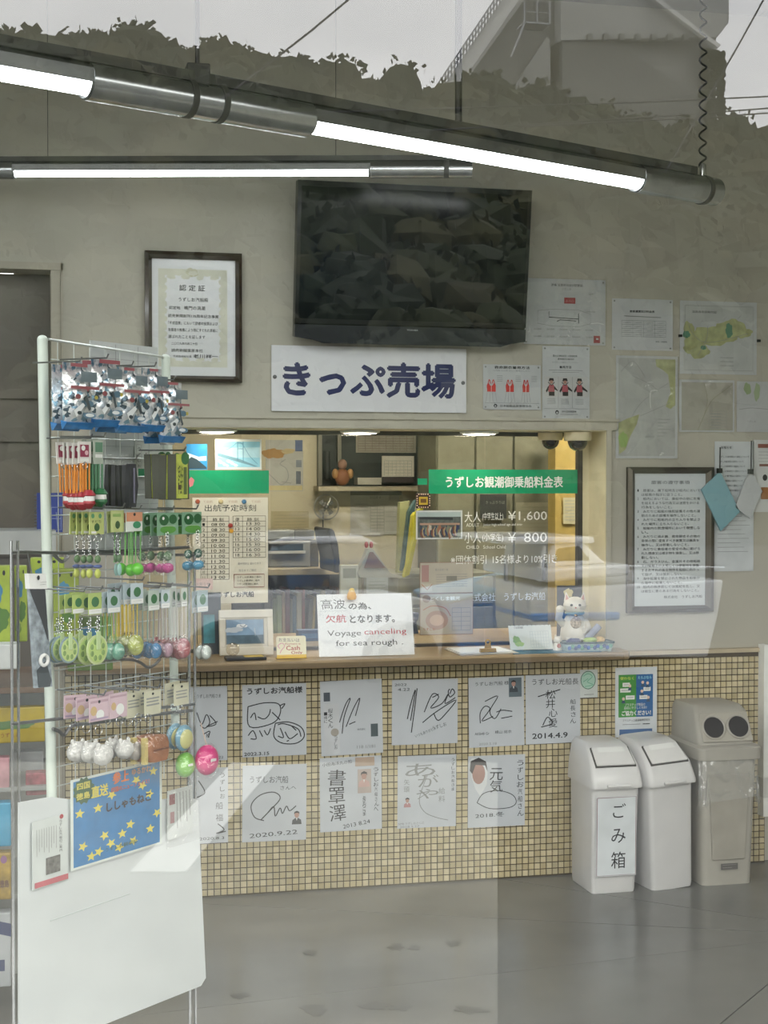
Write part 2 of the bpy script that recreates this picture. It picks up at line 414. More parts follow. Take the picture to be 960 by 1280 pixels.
# ------------------------------------------------------------------ ticket window
GY = WY + .19
tw = MB()
tw.box((wx1 - .002, WY - .005, .9), (wx1 + .018, WY + .27, wz1), CREAM)
tw.box((wx0 - .02, WY - .005, .9), (wx0 + .002, WY + .27, wz1), CREAM)
tw.box((wx0, WY - .004, wz1 - .004), (wx1, WY + .3, wz1 + .01), CREAM)
wt = tag(tw.build('window_2'), kind='structure')
gx1 = on_y(727, 600, GY).x
dkf = M('#4b4a46', .4, .5)
MB().box((gx1 - .02, GY - .012, .9), (gx1, GY + .02, wz1), dkf).box((gx1, GY - .01, .9), (wx1, GY + .02, wz1), CREAM).box((wx0, GY - .01, wz1 - .02), (gx1, GY + .02, wz1), dkf).box((wx0, GY - .01, .9), (gx1, GY + .02, .912), dkf).build('window_frame', wt)
TG = CLEAR('ticket_window_glass', fac=.05, tint=(.93, .96, .94), edge=False)
mx1 = on_y(337, 600, GY).x; mx2 = on_y(606, 600, GY).x
for a_, b_ in ((wx0, mx1 - .002), (mx1 + .002, mx2 - .002), (mx2 + .002, gx1 - .02)):
    MB().quad([(a_, GY, .912), (b_, GY, .912), (b_, GY, wz1 - .02), (a_, GY, wz1 - .02)], TG).build('window_pane', wt)
DL = GLOW('downlight_glow', '#fff4e2', 22)
for i, px in enumerate((100, 271, 450, 599)):
    x = on_y(px, 538, WY + .1).x
    t = thing('downlight', ['round downlight over the far left of the ticket window', 'round downlight above the framed sea postcards', 'round downlight above the dark office hatch', 'round downlight above the price list banner'][i], 'light', (x, WY + .1, wz1 - .006), group='downlights over the ticket window')
    MB().lathe([(.078, .0), (.078, -.006), (.066, -.01), (.066, 0)], (0, 0, 0), WHITE).build('trim_ring', t, True)
    MB().lathe([(.066, -.003), (.066, -.009), (.04, -.013), (.001, -.014)], (0, 0, 0), DL).build('lamp_face', t, True)
# dome cameras under the window head
def dome(px, py, yy, r, label, grp):
    p = on_y(px, py, yy); t = thing('dome_camera', label, 'camera', (p.x, yy, wz1 - .006), group=grp)
    MB().lathe([(r * 1.0, 0), (r, -r * .5), (r * .94, -r * .62), (r * .5, -r * .62)], (0, 0, 0), M('#d3c9a8', .5)).build('housing', t, True)
    MB().lathe([(r * .72, -r * .6), (r * .7, -r * .85), (r * .56, -r * 1.12), (r * .3, -r * 1.3), (.001, -r * 1.36)], (0, 0, 0), M('#17191a', .08, coat=1)).build('dome', t, True)
dome(722, 560, WY + .06, .056, 'cream dome camera with dark bubble at the window corner', None)
dome(688, 552, WY + .15, .05, 'small cream dome camera just left of the corner one', None)
# counter
ct = tag(MB().build('counter_empty') if False else MB().flat([(tx0, -.125), (tx0 + .02, -.14), (cx1 - .05, -.14), (cx1 - .015, -.13), (cx1, -.1), (cx1, .004), (wx1 - .004, .004), (wx1 - .004, .28), (wx1 + .4, .28), (wx1 + .4, .9), (wx0 + .004, .9), (wx0 + .004, .004), (tx0, .004)], .868, .899,
    M('#9c8768', .32, vary=.16, scale=5, bump=.03)).build('ticket_counter', bevel=.006), 'brown ticket counter top above the tiled wall', 'counter')
MB().box((tx0, -.142, .872), (cx1 - .04, -.138, .889), M('#77664d', .5)).build('edge_strip', ct)

# ------------------------------------------------------------------ pipe lamps
TUBE = GLOW('tube_glow', '#f4faff', TUBE_E)
DARKM = M('#4a4a47', .6, .2); ALU = M('#b5b9bc', .22, 1.0, vary=.05)
def pipe_lamp(label, P, Q, R, segs, tray=True, rings=(), group=None):
    P = Vector(P); Q = Vector(Q); d = Q - P; t = thing('pipe_lamp', label, 'light', tuple(P), group=group)
    t.rotation_euler = (0, -math.atan2(d.z, math.hypot(d.x, d.y)), math.atan2(d.y, d.x)); Ln = d.length
    for a_, b_, lit in segs:
        xa, xb = a_ * Ln, b_ * Ln
        if lit:
            MB().tube([(xa, 0, -R * .1), (xb, 0, -R * .1)], R * .66, TUBE, 16).build('glowing_tube', t, True)
            ch = MB(); prof = [(-R * .95, -R * .25), (-R * .9, R * .5), (-R * .3, R * .95), (R * .3, R * .95), (R * .9, R * .5), (R * .95, -R * .25), (R * .88, -R * .25), (R * .8, R * .5), (R * .25, R * .82), (-R * .25, R * .82), (-R * .8, R * .5), (-R * .88, -R * .25)]
            ch.loft([[(x, y, z) for y, z in prof] for x in (xa, xb)], ALU).build('reflector', t)
            for xx in (xa, xb): MB().tube([(xx - .006, 0, 0), (xx + .006, 0, 0)], R * .93, STEEL, 20).build('tube_socket', t, True)
        else:
            MB().tube([(xa, 0, 0), (xb, 0, 0)], R, ALU, 28).build('pipe_section', t, True)
    for q in rings: MB().tube([(q * Ln - .008, 0, 0), (q * Ln + .008, 0, 0)], R * 1.06, DARKM, 24).build('clamp_ring', t, True)
    if tray:
        MB().box((0, -R * .5, R * .9), (Ln * .975, R * .5, R * 1.45), DARKM).build('dark_top_bar', t)  # dark bar that draws the dark band above the pipe
    return t, Ln
ZL = 2.55
def lampat(px, py, z=ZL): d = ray(px, py); return EYE + d * ((z - EYE.z) / d.z)
E1 = lampat(893, 240); E0 = lampat(0, 82); dv = (E1 - E0)
P1 = E0 - dv * .75
# fractions along the pipe by sight
def frac(px, P, Q):
    best = min(range(0, 2001), key=lambda k: abs(px_of(P + (Q - P) * (k / 2000)) - px)); return best / 2000
def px_of(p):
    v = Vector(p) - EYE; return 480 + F_PX * v.dot(CR) / v.dot(CF)
def py_of(p):
    v = Vector(p) - EYE; return 640 - F_PX * v.dot(CU) / v.dot(CF)
f1 = frac(108, P1, E1); f2 = frac(384, P1, E1); f3 = frac(795, P1, E1)
l1, _ = pipe_lamp('long slanting pipe lamp with aluminium end near the ceiling', P1, E1, .047, [(0, .06, 0), (.06, f1, 1), (f1, f2, 0), (f2, f3, 1), (f3, 1, 0)], rings=(frac(235, P1, E1), frac(273, P1, E1), frac(878, P1, E1)))
def hanger(px, top=ZC):
    p = P1 + (E1 - P1) * frac(px, P1, E1); return p
p = hanger(573); MB().tube([(0, 0, .06), (0, 0, ZC - p.z)], .011, BLACK, 8).build('hanger_rod', None).location = p
rod = bpy.context.scene.objects[-1] if False else [o for o in COL.objects if o.name.startswith('hanger_rod')][-1]
tag(rod, 'black rod holding the long lamp between tube and ceiling', 'rod')
p = hanger(247); hb = MB().box((-.03, -.03, .035), (.03, .03, .09), M('#3b3b3a', .5)).build('mounting_bracket', None, bevel=.004); hb.location = p
tag(hb, 'dark mounting bracket on the near pipe of the long lamp', 'bracket'); MB().tube([(0, 0, .09), (0, 0, ZC - p.z)], .006, BLACK).build('bracket_rod', hb)
p = hanger(878)
pts = []
for k in range(140):
    z = .06 + (ZC - .01 - p.z - .06) * k / 139; pts.append((.012 * math.cos(k * .75), .012 * math.sin(k * .75), z))
cc = MB().tube(pts, .0035, BLACK, 5).build('coiled_cable', None, True); cc.location = p; tag(cc, 'black coiled cable running up from the lamp end', 'cable')
MB().lathe([(.012, .035), (.014, .05), (.011, .085), (.004, .09)], (0, 0, 0), CHROME, 14).build('cable_gland', cc, True)
ZL2 = 2.58
G1 = lampat(590, 211, ZL2); G0 = lampat(-250, 213.5, ZL2); 
def fr2(px): return frac(px, G0, G1)
pipe_lamp('level pipe lamp behind the slanting one, above the wall screen', G0, G1, .029, [(0, fr2(17), 0), (fr2(17), fr2(463), 1), (fr2(463), 1, 0)], rings=(fr2(558),))
for px in (60, 420):
    p = G0 + (G1 - G0) * fr2(px); r_ = MB().tube([(0, 0, .03), (0, 0, ZC - p.z)], .0012, DARKM, 5).build('lamp_hanger', None); r_.location = p
    tag(r_, ['thin hanger rod at the far left of the level lamp', 'thin hanger rod at the right part of the level lamp'][px > 100], 'rod')
# unseen fill lamp added at the left, outside what the window shows
for sx, lb in ((-1.9, 'unseen pipe lamp added for fill along the left wall'),):
    pipe_lamp(lb, (sx, -3.2, ZL), (sx, -.6, ZL), .04, [(0, .05, 0), (.05, .95, 1), (.95, 1, 0)])
# ------------------------------------------------------------------ outdoors, behind the camera: seen mirrored in the shop window
ASP = M('#232423', .8, vary=.25, scale=.8, bump=.2, bscale=20); CONC = M('#85847b', .8, vary=.38, scale=2.2, bump=.3, bscale=10, detail=5)
G = MB().box((-70, -70, -.3), (90, PANE_Y - .06, -.03), ASP).build('ground'); tag(G, kind='structure')
def gpoly(pts, z0, z1, m, name, label=None, cat=None, kind='structure', parent=None):
    q = [outside_ground(*p) for p in pts]; q = [(v.x, v.y) for v in q]
    ar = sum(q[i][0] * q[(i + 1) % len(q)][1] - q[(i + 1) % len(q)][0] * q[i][1] for i in range(len(q)))
    if ar < 0: q = q[::-1]
    o = MB().flat(q, z0, z1, m).build(name, parent); return tag(o, label, cat, None, kind)
gpoly([(-500, 950), (622, 950), (622, 1500), (-500, 1500)], -.05, -.012, CONC, 'ground_concrete')
gpoly([(163, 1088), (232, 1088), (345, 952), (290, 952)], -.012, -.004, M('#d8d8d0', .6, vary=.1, scale=3), 'ground_marking')
for cx_, cy_, rx_0, ry_0 in ((387, 1187, 9, 4), (495, 1180, 11, 4), (517, 1181, 7, 3), (566, 1175, 9, 4), (392, 1258, 18, 7), (470, 1252, 22, 5), (502, 1254, 16, 5), (588, 1258, 22, 5), (300, 1240, 14, 4)):
    rq = random.Random(cx_); gpoly([(cx_ + rx_0 * q * math.cos(a), cy_ + ry_0 * q * math.sin(a)) for i in range(16) for a in [math.tau * i / 16] for q in [rq.uniform(.55, 1.25)]], -.0118, -.010, M('#3c3a33', .35, vary=.3), 'ground_puddle')
gpoly([(-400, 905), (250, 905), (250, 838), (-400, 838)], -.05, -.02, M('#6a6f70', .25, vary=.3, scale=.6, bump=.5, bscale=2), 'water_strip')
# hill with trees
YV = 62.0
ridge = [(-900, 90), (-600, 80), (-380, 70), (-120, 66), (0, 62), (30, 46), (60, 40), (95, 54), (130, 44), (150, 50), (185, 58), (215, 66), (240, 62), (290, 68), (320, 66), (350, 76), (390, 88), (430, 100), (480, 112), (530, 122), (545, 118), (575, 112), (620, 116), (660, 122), (700, 130), (740, 140), (790, 152), (840, 164), (880, 168), (905, 156), (935, 154), (960, 152), (1040, 160), (1200, 175), (1500, 190), (1900, 220)]
hv = []; hf = []; rows = 9
rp = [outside(x, y + 36, YV) for x, y in ridge]
for i, p in enumerate(rp):
    for k in range(rows):
        t = k / (rows - 1); yreal = p.y + 34 * (t)          # from the ridge down towards the viewer
        zz = p.z * (1 - t) ** .9
        hv.append((p.x, yreal, zz - (.6 if k else .0)))
for i in range(len(rp) - 1):
    for k in range(rows - 1): a = i * rows + k; hf.append((a, a + 1, a + rows + 1, a + rows))
hill = MB().add(hv, hf, M('#1e2216', .9, vary=.3, scale=.3)).build('hill'); tag(hill, kind='structure')
def slope_at(u, t):
    i = min(int(u), len(rp) - 2); q = u - i; p = rp[i].lerp(rp[i + 1], q)
    return Vector((p.x, p.y + 34 * t, p.z * (1 - t) ** .9))
LEAF = [M('#272f1b', .9, vary=.35, scale=.8, detail=4), M('#30361f', .9, vary=.35, scale=.8, detail=4), M('#3b3c25', .9, vary=.35, scale=.8, detail=4), M('#1e2717', .9, vary=.35, scale=.8, detail=4)]
def crown_mesh(seed, R, m, nleaf=420):
    rd = random.Random(seed); mb = MB()
    lobes = [(rd.gauss(0, .38) * R, rd.gauss(0, .38) * R, R * (.15 + .9 * rd.random() - .2), R * (.35 + .25 * rd.random())) for _ in range(8)]
    for x, y, z, r in lobes:
        mb.ell((x, y, z), (r * .85, r * .85, r * .7), m, 7, 5, .35, seed)
        for _ in range(nleaf // 8):
            v = Vector((rd.gauss(0, 1), rd.gauss(0, 1), rd.gauss(0, 1))).normalized() * r * (.8 + .4 * rd.random()); v.z *= .85
            c = Vector((x, y, z)) + v; s_ = R * (.06 + .06 * rd.random()); a = rd.random() * 6.28
            u = Vector((math.cos(a), math.sin(a), rd.uniform(-.5, .5))) * s_; w_ = Vector((rd.uniform(-.6, .6), rd.uniform(-.6, .6), 1)) * s_
            mb.add([c - u, c + w_ * .6, c + u, c - w_ * .6], [(0, 1, 2, 3)], m)
    return mb
CR_ = [crown_mesh(s, 1.0, LEAF[s % 4]).mesh('foliage') for s in range(6)]
TRK = MB().tube([(0, 0, -1.6), (.03, 0, -.6), (0, 0, .2)], [.09, .07, .04], M('#4b4232', .9), 6).mesh('trunk')
rd = random.Random(3)
nt_ = 0
ONES = 'first second third fourth fifth sixth seventh eighth ninth tenth eleventh twelfth thirteenth fourteenth fifteenth sixteenth seventeenth eighteenth nineteenth'.split(); TENS = {2: ('twentieth', 'twenty'), 3: ('thirtieth', 'thirty'), 4: ('fortieth', 'forty')}
def ordi(n): return ONES[n - 1] if n < 20 else TENS[n // 10][0] if n % 10 == 0 else TENS[n // 10][1] + '-' + ONES[n % 10 - 1]
rx_ = [x for x, y in ridge]
for i in range(40):
    px = 6 + i * 24.3; ii = max(k for k in range(len(rx_)) if rx_[k] <= px); u = ii + (px - rx_[ii]) / (rx_[ii + 1] - rx_[ii]); p = slope_at(u, 0); R = rd.uniform(.8, 1.7) if i % 6 else rd.uniform(1.7, 2.1)
    t = thing('ridge_tree', ordi(i + 1) + ' tree from the left along the dark wooded skyline', 'tree', (p.x, p.y, p.z - .35 * R + .1), rd.random() * 6, 'trees along the skyline of the hill')
    t.scale = (R, R, R * rd.uniform(.75, 1.25))
    for nm, me in (('foliage', CR_[i % 6]), ('trunk', TRK)):
        o = D.objects.new(nm, me); COL.objects.link(o); o.parent = t
# the wooded slope below: one mass
fm = MB(); rd = random.Random(11)
for n_ in range(1500):
    t = rd.random() ** 1.1 * .97 + .01; u = rd.uniform(.2, len(rp) - 1.3); p = slope_at(u, t); r = rd.uniform(.8, 1.7) * (1.1 - .55 * t)
    m = LEAF[int(abs(mnoise.noise(p * .12)) * 9) % 4]
    fm.ell((p.x, p.y, p.z + .1), (r, r, r * .85), m, 7, 5, .5, n_)
    for _ in range(14):
        v = Vector((rd.gauss(0, 1), rd.gauss(0, 1), abs(rd.gauss(0, 1)))).normalized() * r * rd.uniform(.85, 1.15); c = p + v; s_ = r * .16; a = rd.random() * 6.28
        uu = Vector((math.cos(a), math.sin(a), .3)) * s_; ww = Vector((rd.uniform(-.6, .6), .3, 1)) * s_
        fm.add([c - uu, c + ww, c + uu, c - ww], [(0, 1, 2, 3)], m)
tag(fm.build('hillside_foliage'), 'dense dark green woodland covering the hillside', 'woodland', kind='stuff')
# viaduct: deck climbing towards the viewer, tall concrete pier
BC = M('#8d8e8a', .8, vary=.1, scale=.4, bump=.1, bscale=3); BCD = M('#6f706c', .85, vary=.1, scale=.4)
br = thing('road_viaduct', 'concrete road viaduct with railed deck and broad pier rising before the hill', 'bridge', (0, 0, 0))
def O(px, py, yv): return outside(px, py, yv)
def oprism(pts, yv, dep, m, name, par):
    q = [O(x, y, yv) for x, y in pts]; y0 = 2 * PANE_Y - yv
    return MB().prism([(v.x, v.z) for v in q][::-1], y0, y0 - dep, m).build(name, par)
py_ = 74.0
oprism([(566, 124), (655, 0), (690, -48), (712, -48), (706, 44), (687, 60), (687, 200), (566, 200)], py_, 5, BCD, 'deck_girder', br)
oprism([(626, 200), (626, 134), (684, 46), (688, 50), (688, 200)], py_ - .4, 2, BC, 'haunch', br)
oprism([(547, 120), (660, -48), (682, -48), (564, 122)], py_ - 1.2, .5, M('#c9c9c4', .7), 'parapet', br)
a0, a1 = O(547, 120, py_ - 1.4), O(660, -48, py_ - 1.4)
for k in range(30):
    q = a0.lerp(a1, (k + .5) / 30); MB().tube([(0, 0, -.05), (0, 0, .62)], .05, STEEL, 5).build('railing_post', br, loc=tuple(q))
for h in (.3, .62): MB().tube([tuple(a0 + Vector((0, 0, h))), tuple(a1 + Vector((0, 0, h)))], .04, STEEL, 5).build('handrail', br)
p0, p1 = O(701, 178, py_), O(893, 178, py_)
oprism([(701, 52), (895, 40), (895, 230), (701, 230)], py_, 4, BC, 'pier', br)
oprism([(701, -50), (911, -50), (911, 28), (897, 46), (701, 50)], py_ - 1, 5, M('#9a9b97', .8, vary=.08, scale=.4), 'pier_head', br)
oprism([(703, 8), (888, 132), (888, 230), (703, 230)], py_ - .8, .7, BCD, 'dark_diagonal_slab', br)  # added darker slab imitating a diagonal reflection edge across the pier
oprism([(806, -10), (814, -10), (901, 56), (898, 60)], py_ - 1.6, .4, M('#c4c4bf', .7), 'pale_diagonal_strip', br)  # added pale strip imitating a thin bright diagonal reflection
for k in range(8):
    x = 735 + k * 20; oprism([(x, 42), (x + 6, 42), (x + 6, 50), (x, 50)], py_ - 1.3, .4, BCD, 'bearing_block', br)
st = O(676, 30, py_ - 2.5); pf = MB().box((-.9, 0, 0), (.5, -1.2, .09), STEEL)
for x in (-.9, -.2, .5): pf.tube([(x, 0, 0), (x, 0, 1.2)], .05, STEEL, 5)
for h in (.6, 1.2): pf.tube([(-.9, 0, h), (.5, 0, h)], .04, STEEL, 5)
pf.tube([(-.9, 0, 0), (-1.6, -.1, -1.8)], .06, STEEL, 5); pf.build('inspection_platform', br, loc=tuple(st))
# vines climbing the pier corner
vm = MB(); rd = random.Random(5)
for _ in range(260):
    zt_ = rd.random(); x = p1.x + .05 - rd.random() ** 2 * 1.3; z = O(890, 170 - 100 * zt_, py_).z
    vm.ell((x, p0.y + .95, z), rd.uniform(.08, .24), LEAF[3], 5, 4)
tag(vm.build('climbing_vine'), 'dark ivy climbing the corner of the viaduct pier', 'ivy', kind='stuff')
# overhead wires
for i, (a_, b_, yv, lb) in enumerate([((345, 70), (432, 0), 24, 'overhead wire slanting over the skyline left of the viaduct'), ((890, 112), (962, -16), 26, 'overhead wire slanting up right of the viaduct pier'),
                                 ((640, 131), (980, 118), 33, 'upper level wire before the viaduct pier'), ((690, 152), (980, 132), 33, 'lower level wire before the viaduct pier'), ((800, 149), (980, 138), 32.5, 'short middle wire before the viaduct pier')]):
    A_, B_ = O(*a_, yv), O(*b_, yv); d = B_ - A_; A_ = A_ - d * .8; B_ = B_ + d * .8; c = (A_ + B_) / 2
    o = MB().tube([A_ - c, Vector((0, 0, -.06)), B_ - c], .022, M('#3c3d3e', .5), 5).build('overhead_wire'); o.location = c; tag(o, lb, 'wire')
# moored white motor boat on the quay and a blue skiff beside it
def lofty(secs, m, mb=None):
    mb = mb or MB(); return mb.loft(secs, m)
BW = M('#e2e6ea', .25, vary=.03, coat=.5); BB = M('#2f8ee0', .3, vary=.06, coat=.4); TINT = M('#2b3238', .12, vary=.05)
bp = outside_ground(775, 860); yv = 2 * PANE_Y - bp.y
sc_ = (yv - EYE.y) / F_PX            # metres per photo pixel there
def R_(px, py): v = O(px, py, yv); return (v.x, v.z)
bt = thing('motor_boat', 'white cabin motor boat with blue waterline band standing on the quay', 'boat', (bp.x, bp.y, 0))
def boat_box(name, pts, wd, m, dy=0, par=bt, taper=.0):
    poly = []
    for px, py in pts:
        x, z = R_(px, py); poly.append((x - bp.x, z))
    o = MB().prism(poly[::-1], dy, dy - wd, m).build(name, par, bevel=.02); return o
boat_box('hull', [(662, 748), (680, 735), (905, 725), (898, 770), (885, 822), (700, 822), (668, 800)], 1.5, BW)
boat_box('blue_band', [(664, 766), (775, 764), (775, 776), (665, 778)], 1.52, BB, .01)
boat_box('deck_edge', [(680, 712), (785, 705), (786, 718), (680, 728)], 1.6, BW, .05)
boat_box('cabin', [(695, 712), (700, 682), (740, 678), (770, 706)], 1.1, BW, -.2)
boat_box('cabin_window', [(702, 704), (708, 686), (736, 683), (752, 703)], 1.12, TINT, -.19)
boat_box('hardtop', [(625, 676), (640, 672), (752, 672), (754, 680), (640, 682)], 1.2, BW, -.15)
boat_box('top_strut', [(690, 682), (696, 682), (690, 730), (684, 730)], .06, BW, -.2)
boat_box('rail', [(758, 706), (905, 708), (905, 711), (758, 709)], .05, CHROME, .02)
boat_box('keel_block', [(720, 822), (870, 822), (865, 868), (725, 868)], .9, M('#4a4640', .8), -.2)
b2 = outside_ground(620, 845); yv = 2 * PANE_Y - b2.y; bp = b2
sk = thing('blue_skiff', 'small blue open boat beside the white motor boat', 'boat', (b2.x, b2.y, 0))
boat_box('hull', [(560, 752), (672, 728), (676, 742), (655, 815), (578, 822)], 1.0, BB, 0, sk)
boat_box('gunwale', [(556, 748), (673, 724), (674, 730), (558, 755)], 1.06, M('#9fd0f2', .3, coat=.3), .03, sk)
boat_box('cradle', [(585, 815), (650, 815), (648, 852), (588, 852)], .8, M('#5a564d', .8), -.1, sk)
# parked light van further left
b3 = outside_ground(390, 850); yv = 2 * PANE_Y - b3.y; bp = b3
vn = thing('parked_van', 'pale parked van at the quay left of the boats', 'van', (b3.x, b3.y, 0))
boat_box('body', [(226, 768), (245, 745), (330, 738), (480, 738), (545, 752), (556, 775), (552, 822), (228, 822)], 1.7, M('#cfd3d6', .2, vary=.03, coat=.6), 0, vn)
boat_box('cabin', [(320, 742), (345, 682), (360, 676), (455, 674), (475, 684), (505, 742)], 1.4, M('#50555a', .15, coat=.5), -.15, vn)
boat_box('roof', [(340, 680), (358, 672), (456, 670), (478, 681)], 1.45, M('#dfe3e6', .15, coat=.8), -.12, vn)
for px in (280, 500):
    c = O(px, 826, yv); MB().lathe([(.001, 0), (.3, 0), (.32, .04), (.32, .2), (.001, .22)], (c.x - bp.x, .08, c.z), BLACK, 20, axis='y').build('wheel', vn)
# ------------------------------------------------------------------ office behind the ticket window
OY = 3.2; ox0, ox1 = .1, 5.2
OW = M('#c4bda6', .85, vary=.05, scale=3)
o_ = MB(); o_.box((ox0 - .1, WY + .2, 0), (ox0, OY + .1, 2.5), OW).box((ox1, WY + .2, 0), (ox1 + .1, OY + .1, 2.5), OW).box((ox0 - .1, OY, 0), (ox1 + .1, OY + .1, 2.5), OW)
of = tag(o_.build('wall_office'), kind='structure')
tag(MB().box((ox0, WY + .25, 2.45), (ox1, OY, 2.5), CM).build('ceiling_office'), kind='structure')
tag(MB().box((ox0, .3, -.03), (ox1, OY, 0), M('#6d6a62', .5)).build('floor_office'), kind='structure')
tag(MB().box((XR, WY, 0), (ox1 + .1, WY + .24, 2.5), WALLM).build('wall_office_front'), kind='structure')
for x in (1.7, 3.3):
    t = thing('ceiling_light', 'flat office ceiling light nearer the ' + ('fan' if x < 2 else 'yellow post'), 'light', (x, 1.6, 2.45), group='office ceiling lights')
    MB().box((-.35, -.12, -.05), (.35, .12, 0), WHITE).build('housing', t); MB().box((-.33, -.1, -.056), (.33, .1, -.05), GLOW('office_glow', '#fff3e0', 85)).build('diffuser', t)
def yb(px, py, y=OY): p = on_y(px, py, y); return p
def pbox(name, x0, y0, x1, y1, yf, dep, m, parent=None, bevel=0.0, rel=None):
    """a real box whose front face lies at depth yf"""
    a = on_y(x0, (y0 + y1) / 2, yf); b = on_y(x1, (y0 + y1) / 2, yf); t = on_y((x0 + x1) / 2, y0, yf).z; bo = on_y((x0 + x1) / 2, y1, yf).z
    r = rel or Vector((0, 0, 0)); return MB().box((a.x - r.x, yf - r.y, bo - r.z), (b.x - r.x, yf + dep - r.y, t - r.z), m).build(name, parent, bevel=bevel)
# hatch in the back wall: a dark panel stands in for the unlit room beyond, with sill, sliding glass and things on the sill
ha = on_y(396, 575, OY); hb_ = on_y(600, 575, OY); ht = on_y(470, 530, OY).z; hs = on_y(470, 607, OY).z
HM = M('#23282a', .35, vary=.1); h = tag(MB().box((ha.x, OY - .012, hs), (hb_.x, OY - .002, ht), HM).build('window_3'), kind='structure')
AL2 = M('#77756c', .4, .5)
MB().box((ha.x - .02, OY - .16, hs - .03), (hb_.x + .02, OY, hs - .004), M('#a69d86', .6)).build('window_sill', h)
for px in (396, 420, 520, 598):
    x = on_y(px, 575, OY).x; MB().box((x, OY - .05, hs), (x + .022, OY - .012, ht), AL2).build('window_frame', h)
MB().box((on_y(403, 575, OY).x, OY - .07, on_y(403, 600, OY).z), (on_y(410, 575, OY).x, OY - .05, on_y(403, 563, OY).z), BLACK).build('pull_handle', h, bevel=.01)
s = Sheet('notice_sheet', 'large faded timetable sheet high in the dark hatch', 'paper', (445, 541, 520, 566), y=OY - .03, mat=M('#8f8a7c', .6)); s.grid(448, 545, 517, 564, 8, 6, .4, M('#6e5a55')); s.done()
s = Sheet('desk_calendar', 'desk calendar with dark base on the hatch sill', 'calendar', (477, 570, 517, 603), y=OY - .1, thick=.01, mat=M('#b9b6a9', .6)); s.grid(480, 576, 514, 595, 7, 5, .4, GREY); s.rect(477, 596, 517, 603, M('#2c2224')); s.done()
# round-bodied doll on the sill
c = on_y(428, 604, OY - .1); t = thing('sill_doll', 'small round-headed doll sitting on the hatch sill', 'doll', (c.x, OY - .1, hs)); sk_ = M('#8d6a58', .6)
MB().ell((0, 0, .05), (.045, .035, .05), M('#8a5a3a', .6), jitter=.1).build('body', t, True); MB().ell((0, 0, .125), (.028, .027, .032), sk_).build('head', t, True)
MB().ell((-.045, -.01, .07), (.02, .015, .03), M('#a07a4a'), jitter=.1).build('arm', t, True); MB().ell((.045, -.01, .07), (.02, .015, .03), M('#a07a4a')).build('arm', t, True)
pbox('storage_tray', 447, 597, 477, 606, OY - .13, .1, M('#a8a59a', .5)); tag(D.objects['storage_tray'], 'low pale tray on the hatch sill beside the calendar', 'tray')
c = on_y(529, 577, OY - .06); t = thing('wall_clock', 'small round silver wall clock in the hatch', 'clock', tuple(c))
MB().lathe([(.001, .0), (.032, 0), (.03, .012), (.026, .012), (.025, .008), (.001, .008)], (0, 0, 0), STEEL, 24, 'y').build('case', t, True); MB().box((-.001, -.014, 0), (.001, -.012, .018), BLACK).box((0, -.014, -.001), (.013, -.012, .001), BLACK).build('hands', t)
# map on the back wall, paper below, calendar, fan
s = Sheet('wall_map', 'pale island map with brown land on the office wall', 'map', (332, 550, 379, 614), y=OY - .004, mat=M('#aeb0ac', .6)); s.blob(342, 567, 13, 7, M('#a5814f'), 3); s.blob(360, 564, 9, 3, M('#b8a983'), 5); s.line([(334, 590), (344, 600), (352, 606), (360, 598), (358, 586), (350, 580), (357, 574)], .8, M('#8b8f93'), smooth=True); s.line([(352, 602), (364, 604)], .8, GREY)
s.rect(369, 550, 378, 564, M('#4a5c86')); s.rect(370, 575, 377, 584, M('#7d8590')); s.rect(370, 589, 376, 605, M('#5c6470')); s.rect(333, 607, 378, 613, M('#c4b98f')); s.done()
s = Sheet('memo_sheet', 'yellowed memo sheet on the office wall above the machines', 'paper', (339, 639, 386, 660), y=OY - .004, mat=M('#aaa182', .7)); [s.line([(343, y), (382, y)], .5, M('#8b8369')) for y in (644, 648, 652, 656)]; s.done()
s = Sheet('wall_calendar', 'curled wall calendar sheet with ruled rows beside the fan', 'calendar', (438, 616, 499, 668), y=OY - .006, mat=M('#b2b2ab', .6)); s.rect(438, 614, 502, 619, M('#77746a')); s.text('2024 4', 462, 476, 622, 3, GREY)
s.grid(463, 633, 480, 664, 2, 8, .5, GREY); [s.line([(443, y), (460, y)], .5, GREY) for y in (630, 634, 638)]; [s.line([(482, y), (495, y)], .4, GREY) for y in (640, 646, 652)]; s.rect(437, 666, 475, 669, M('#c9c9c4')); s.done()
c = on_y(408, 634, OY - .1); t = thing('wall_fan', 'small round wire-caged fan clipped to the office wall', 'fan', tuple(c)); fm_ = M('#a0a09a', .3, .8)
k_ = MB(); [k_.ring((0, 0, 0), r, .0016, fm_, 28, 4) for r in (.07, .05, .03)]
for i in range(16): a = math.tau * i / 16; k_.tube([(.012 * math.cos(a), -.014, .012 * math.sin(a)), (.07 * math.cos(a), 0, .07 * math.sin(a))], .001, fm_, 4)
k_.build('cage', t)
for i in range(4):
    a = math.tau * i / 4 + .4; MB().add([(0, .01, 0), (.05 * math.cos(a), .016, .05 * math.sin(a)), (.055 * math.cos(a + .6), .006, .055 * math.sin(a + .6)), (.02 * math.cos(a + .9), .004, .02 * math.sin(a + .9))], [(0, 1, 2, 3)], M('#6d6f6c', .4)).build('blade', t)
MB().ell((0, 0, 0), (.014, .02, .014), STEEL).build('hub', t, True); MB().tube([(0, .03, 0), (0, .1, -.01), (-.004, .09, -.35)], .004, M('#55544e')).build('cord', t)
MB().ring((0, .004, 0), .073, .004, fm_, 30, 6).build('rim', t, True)
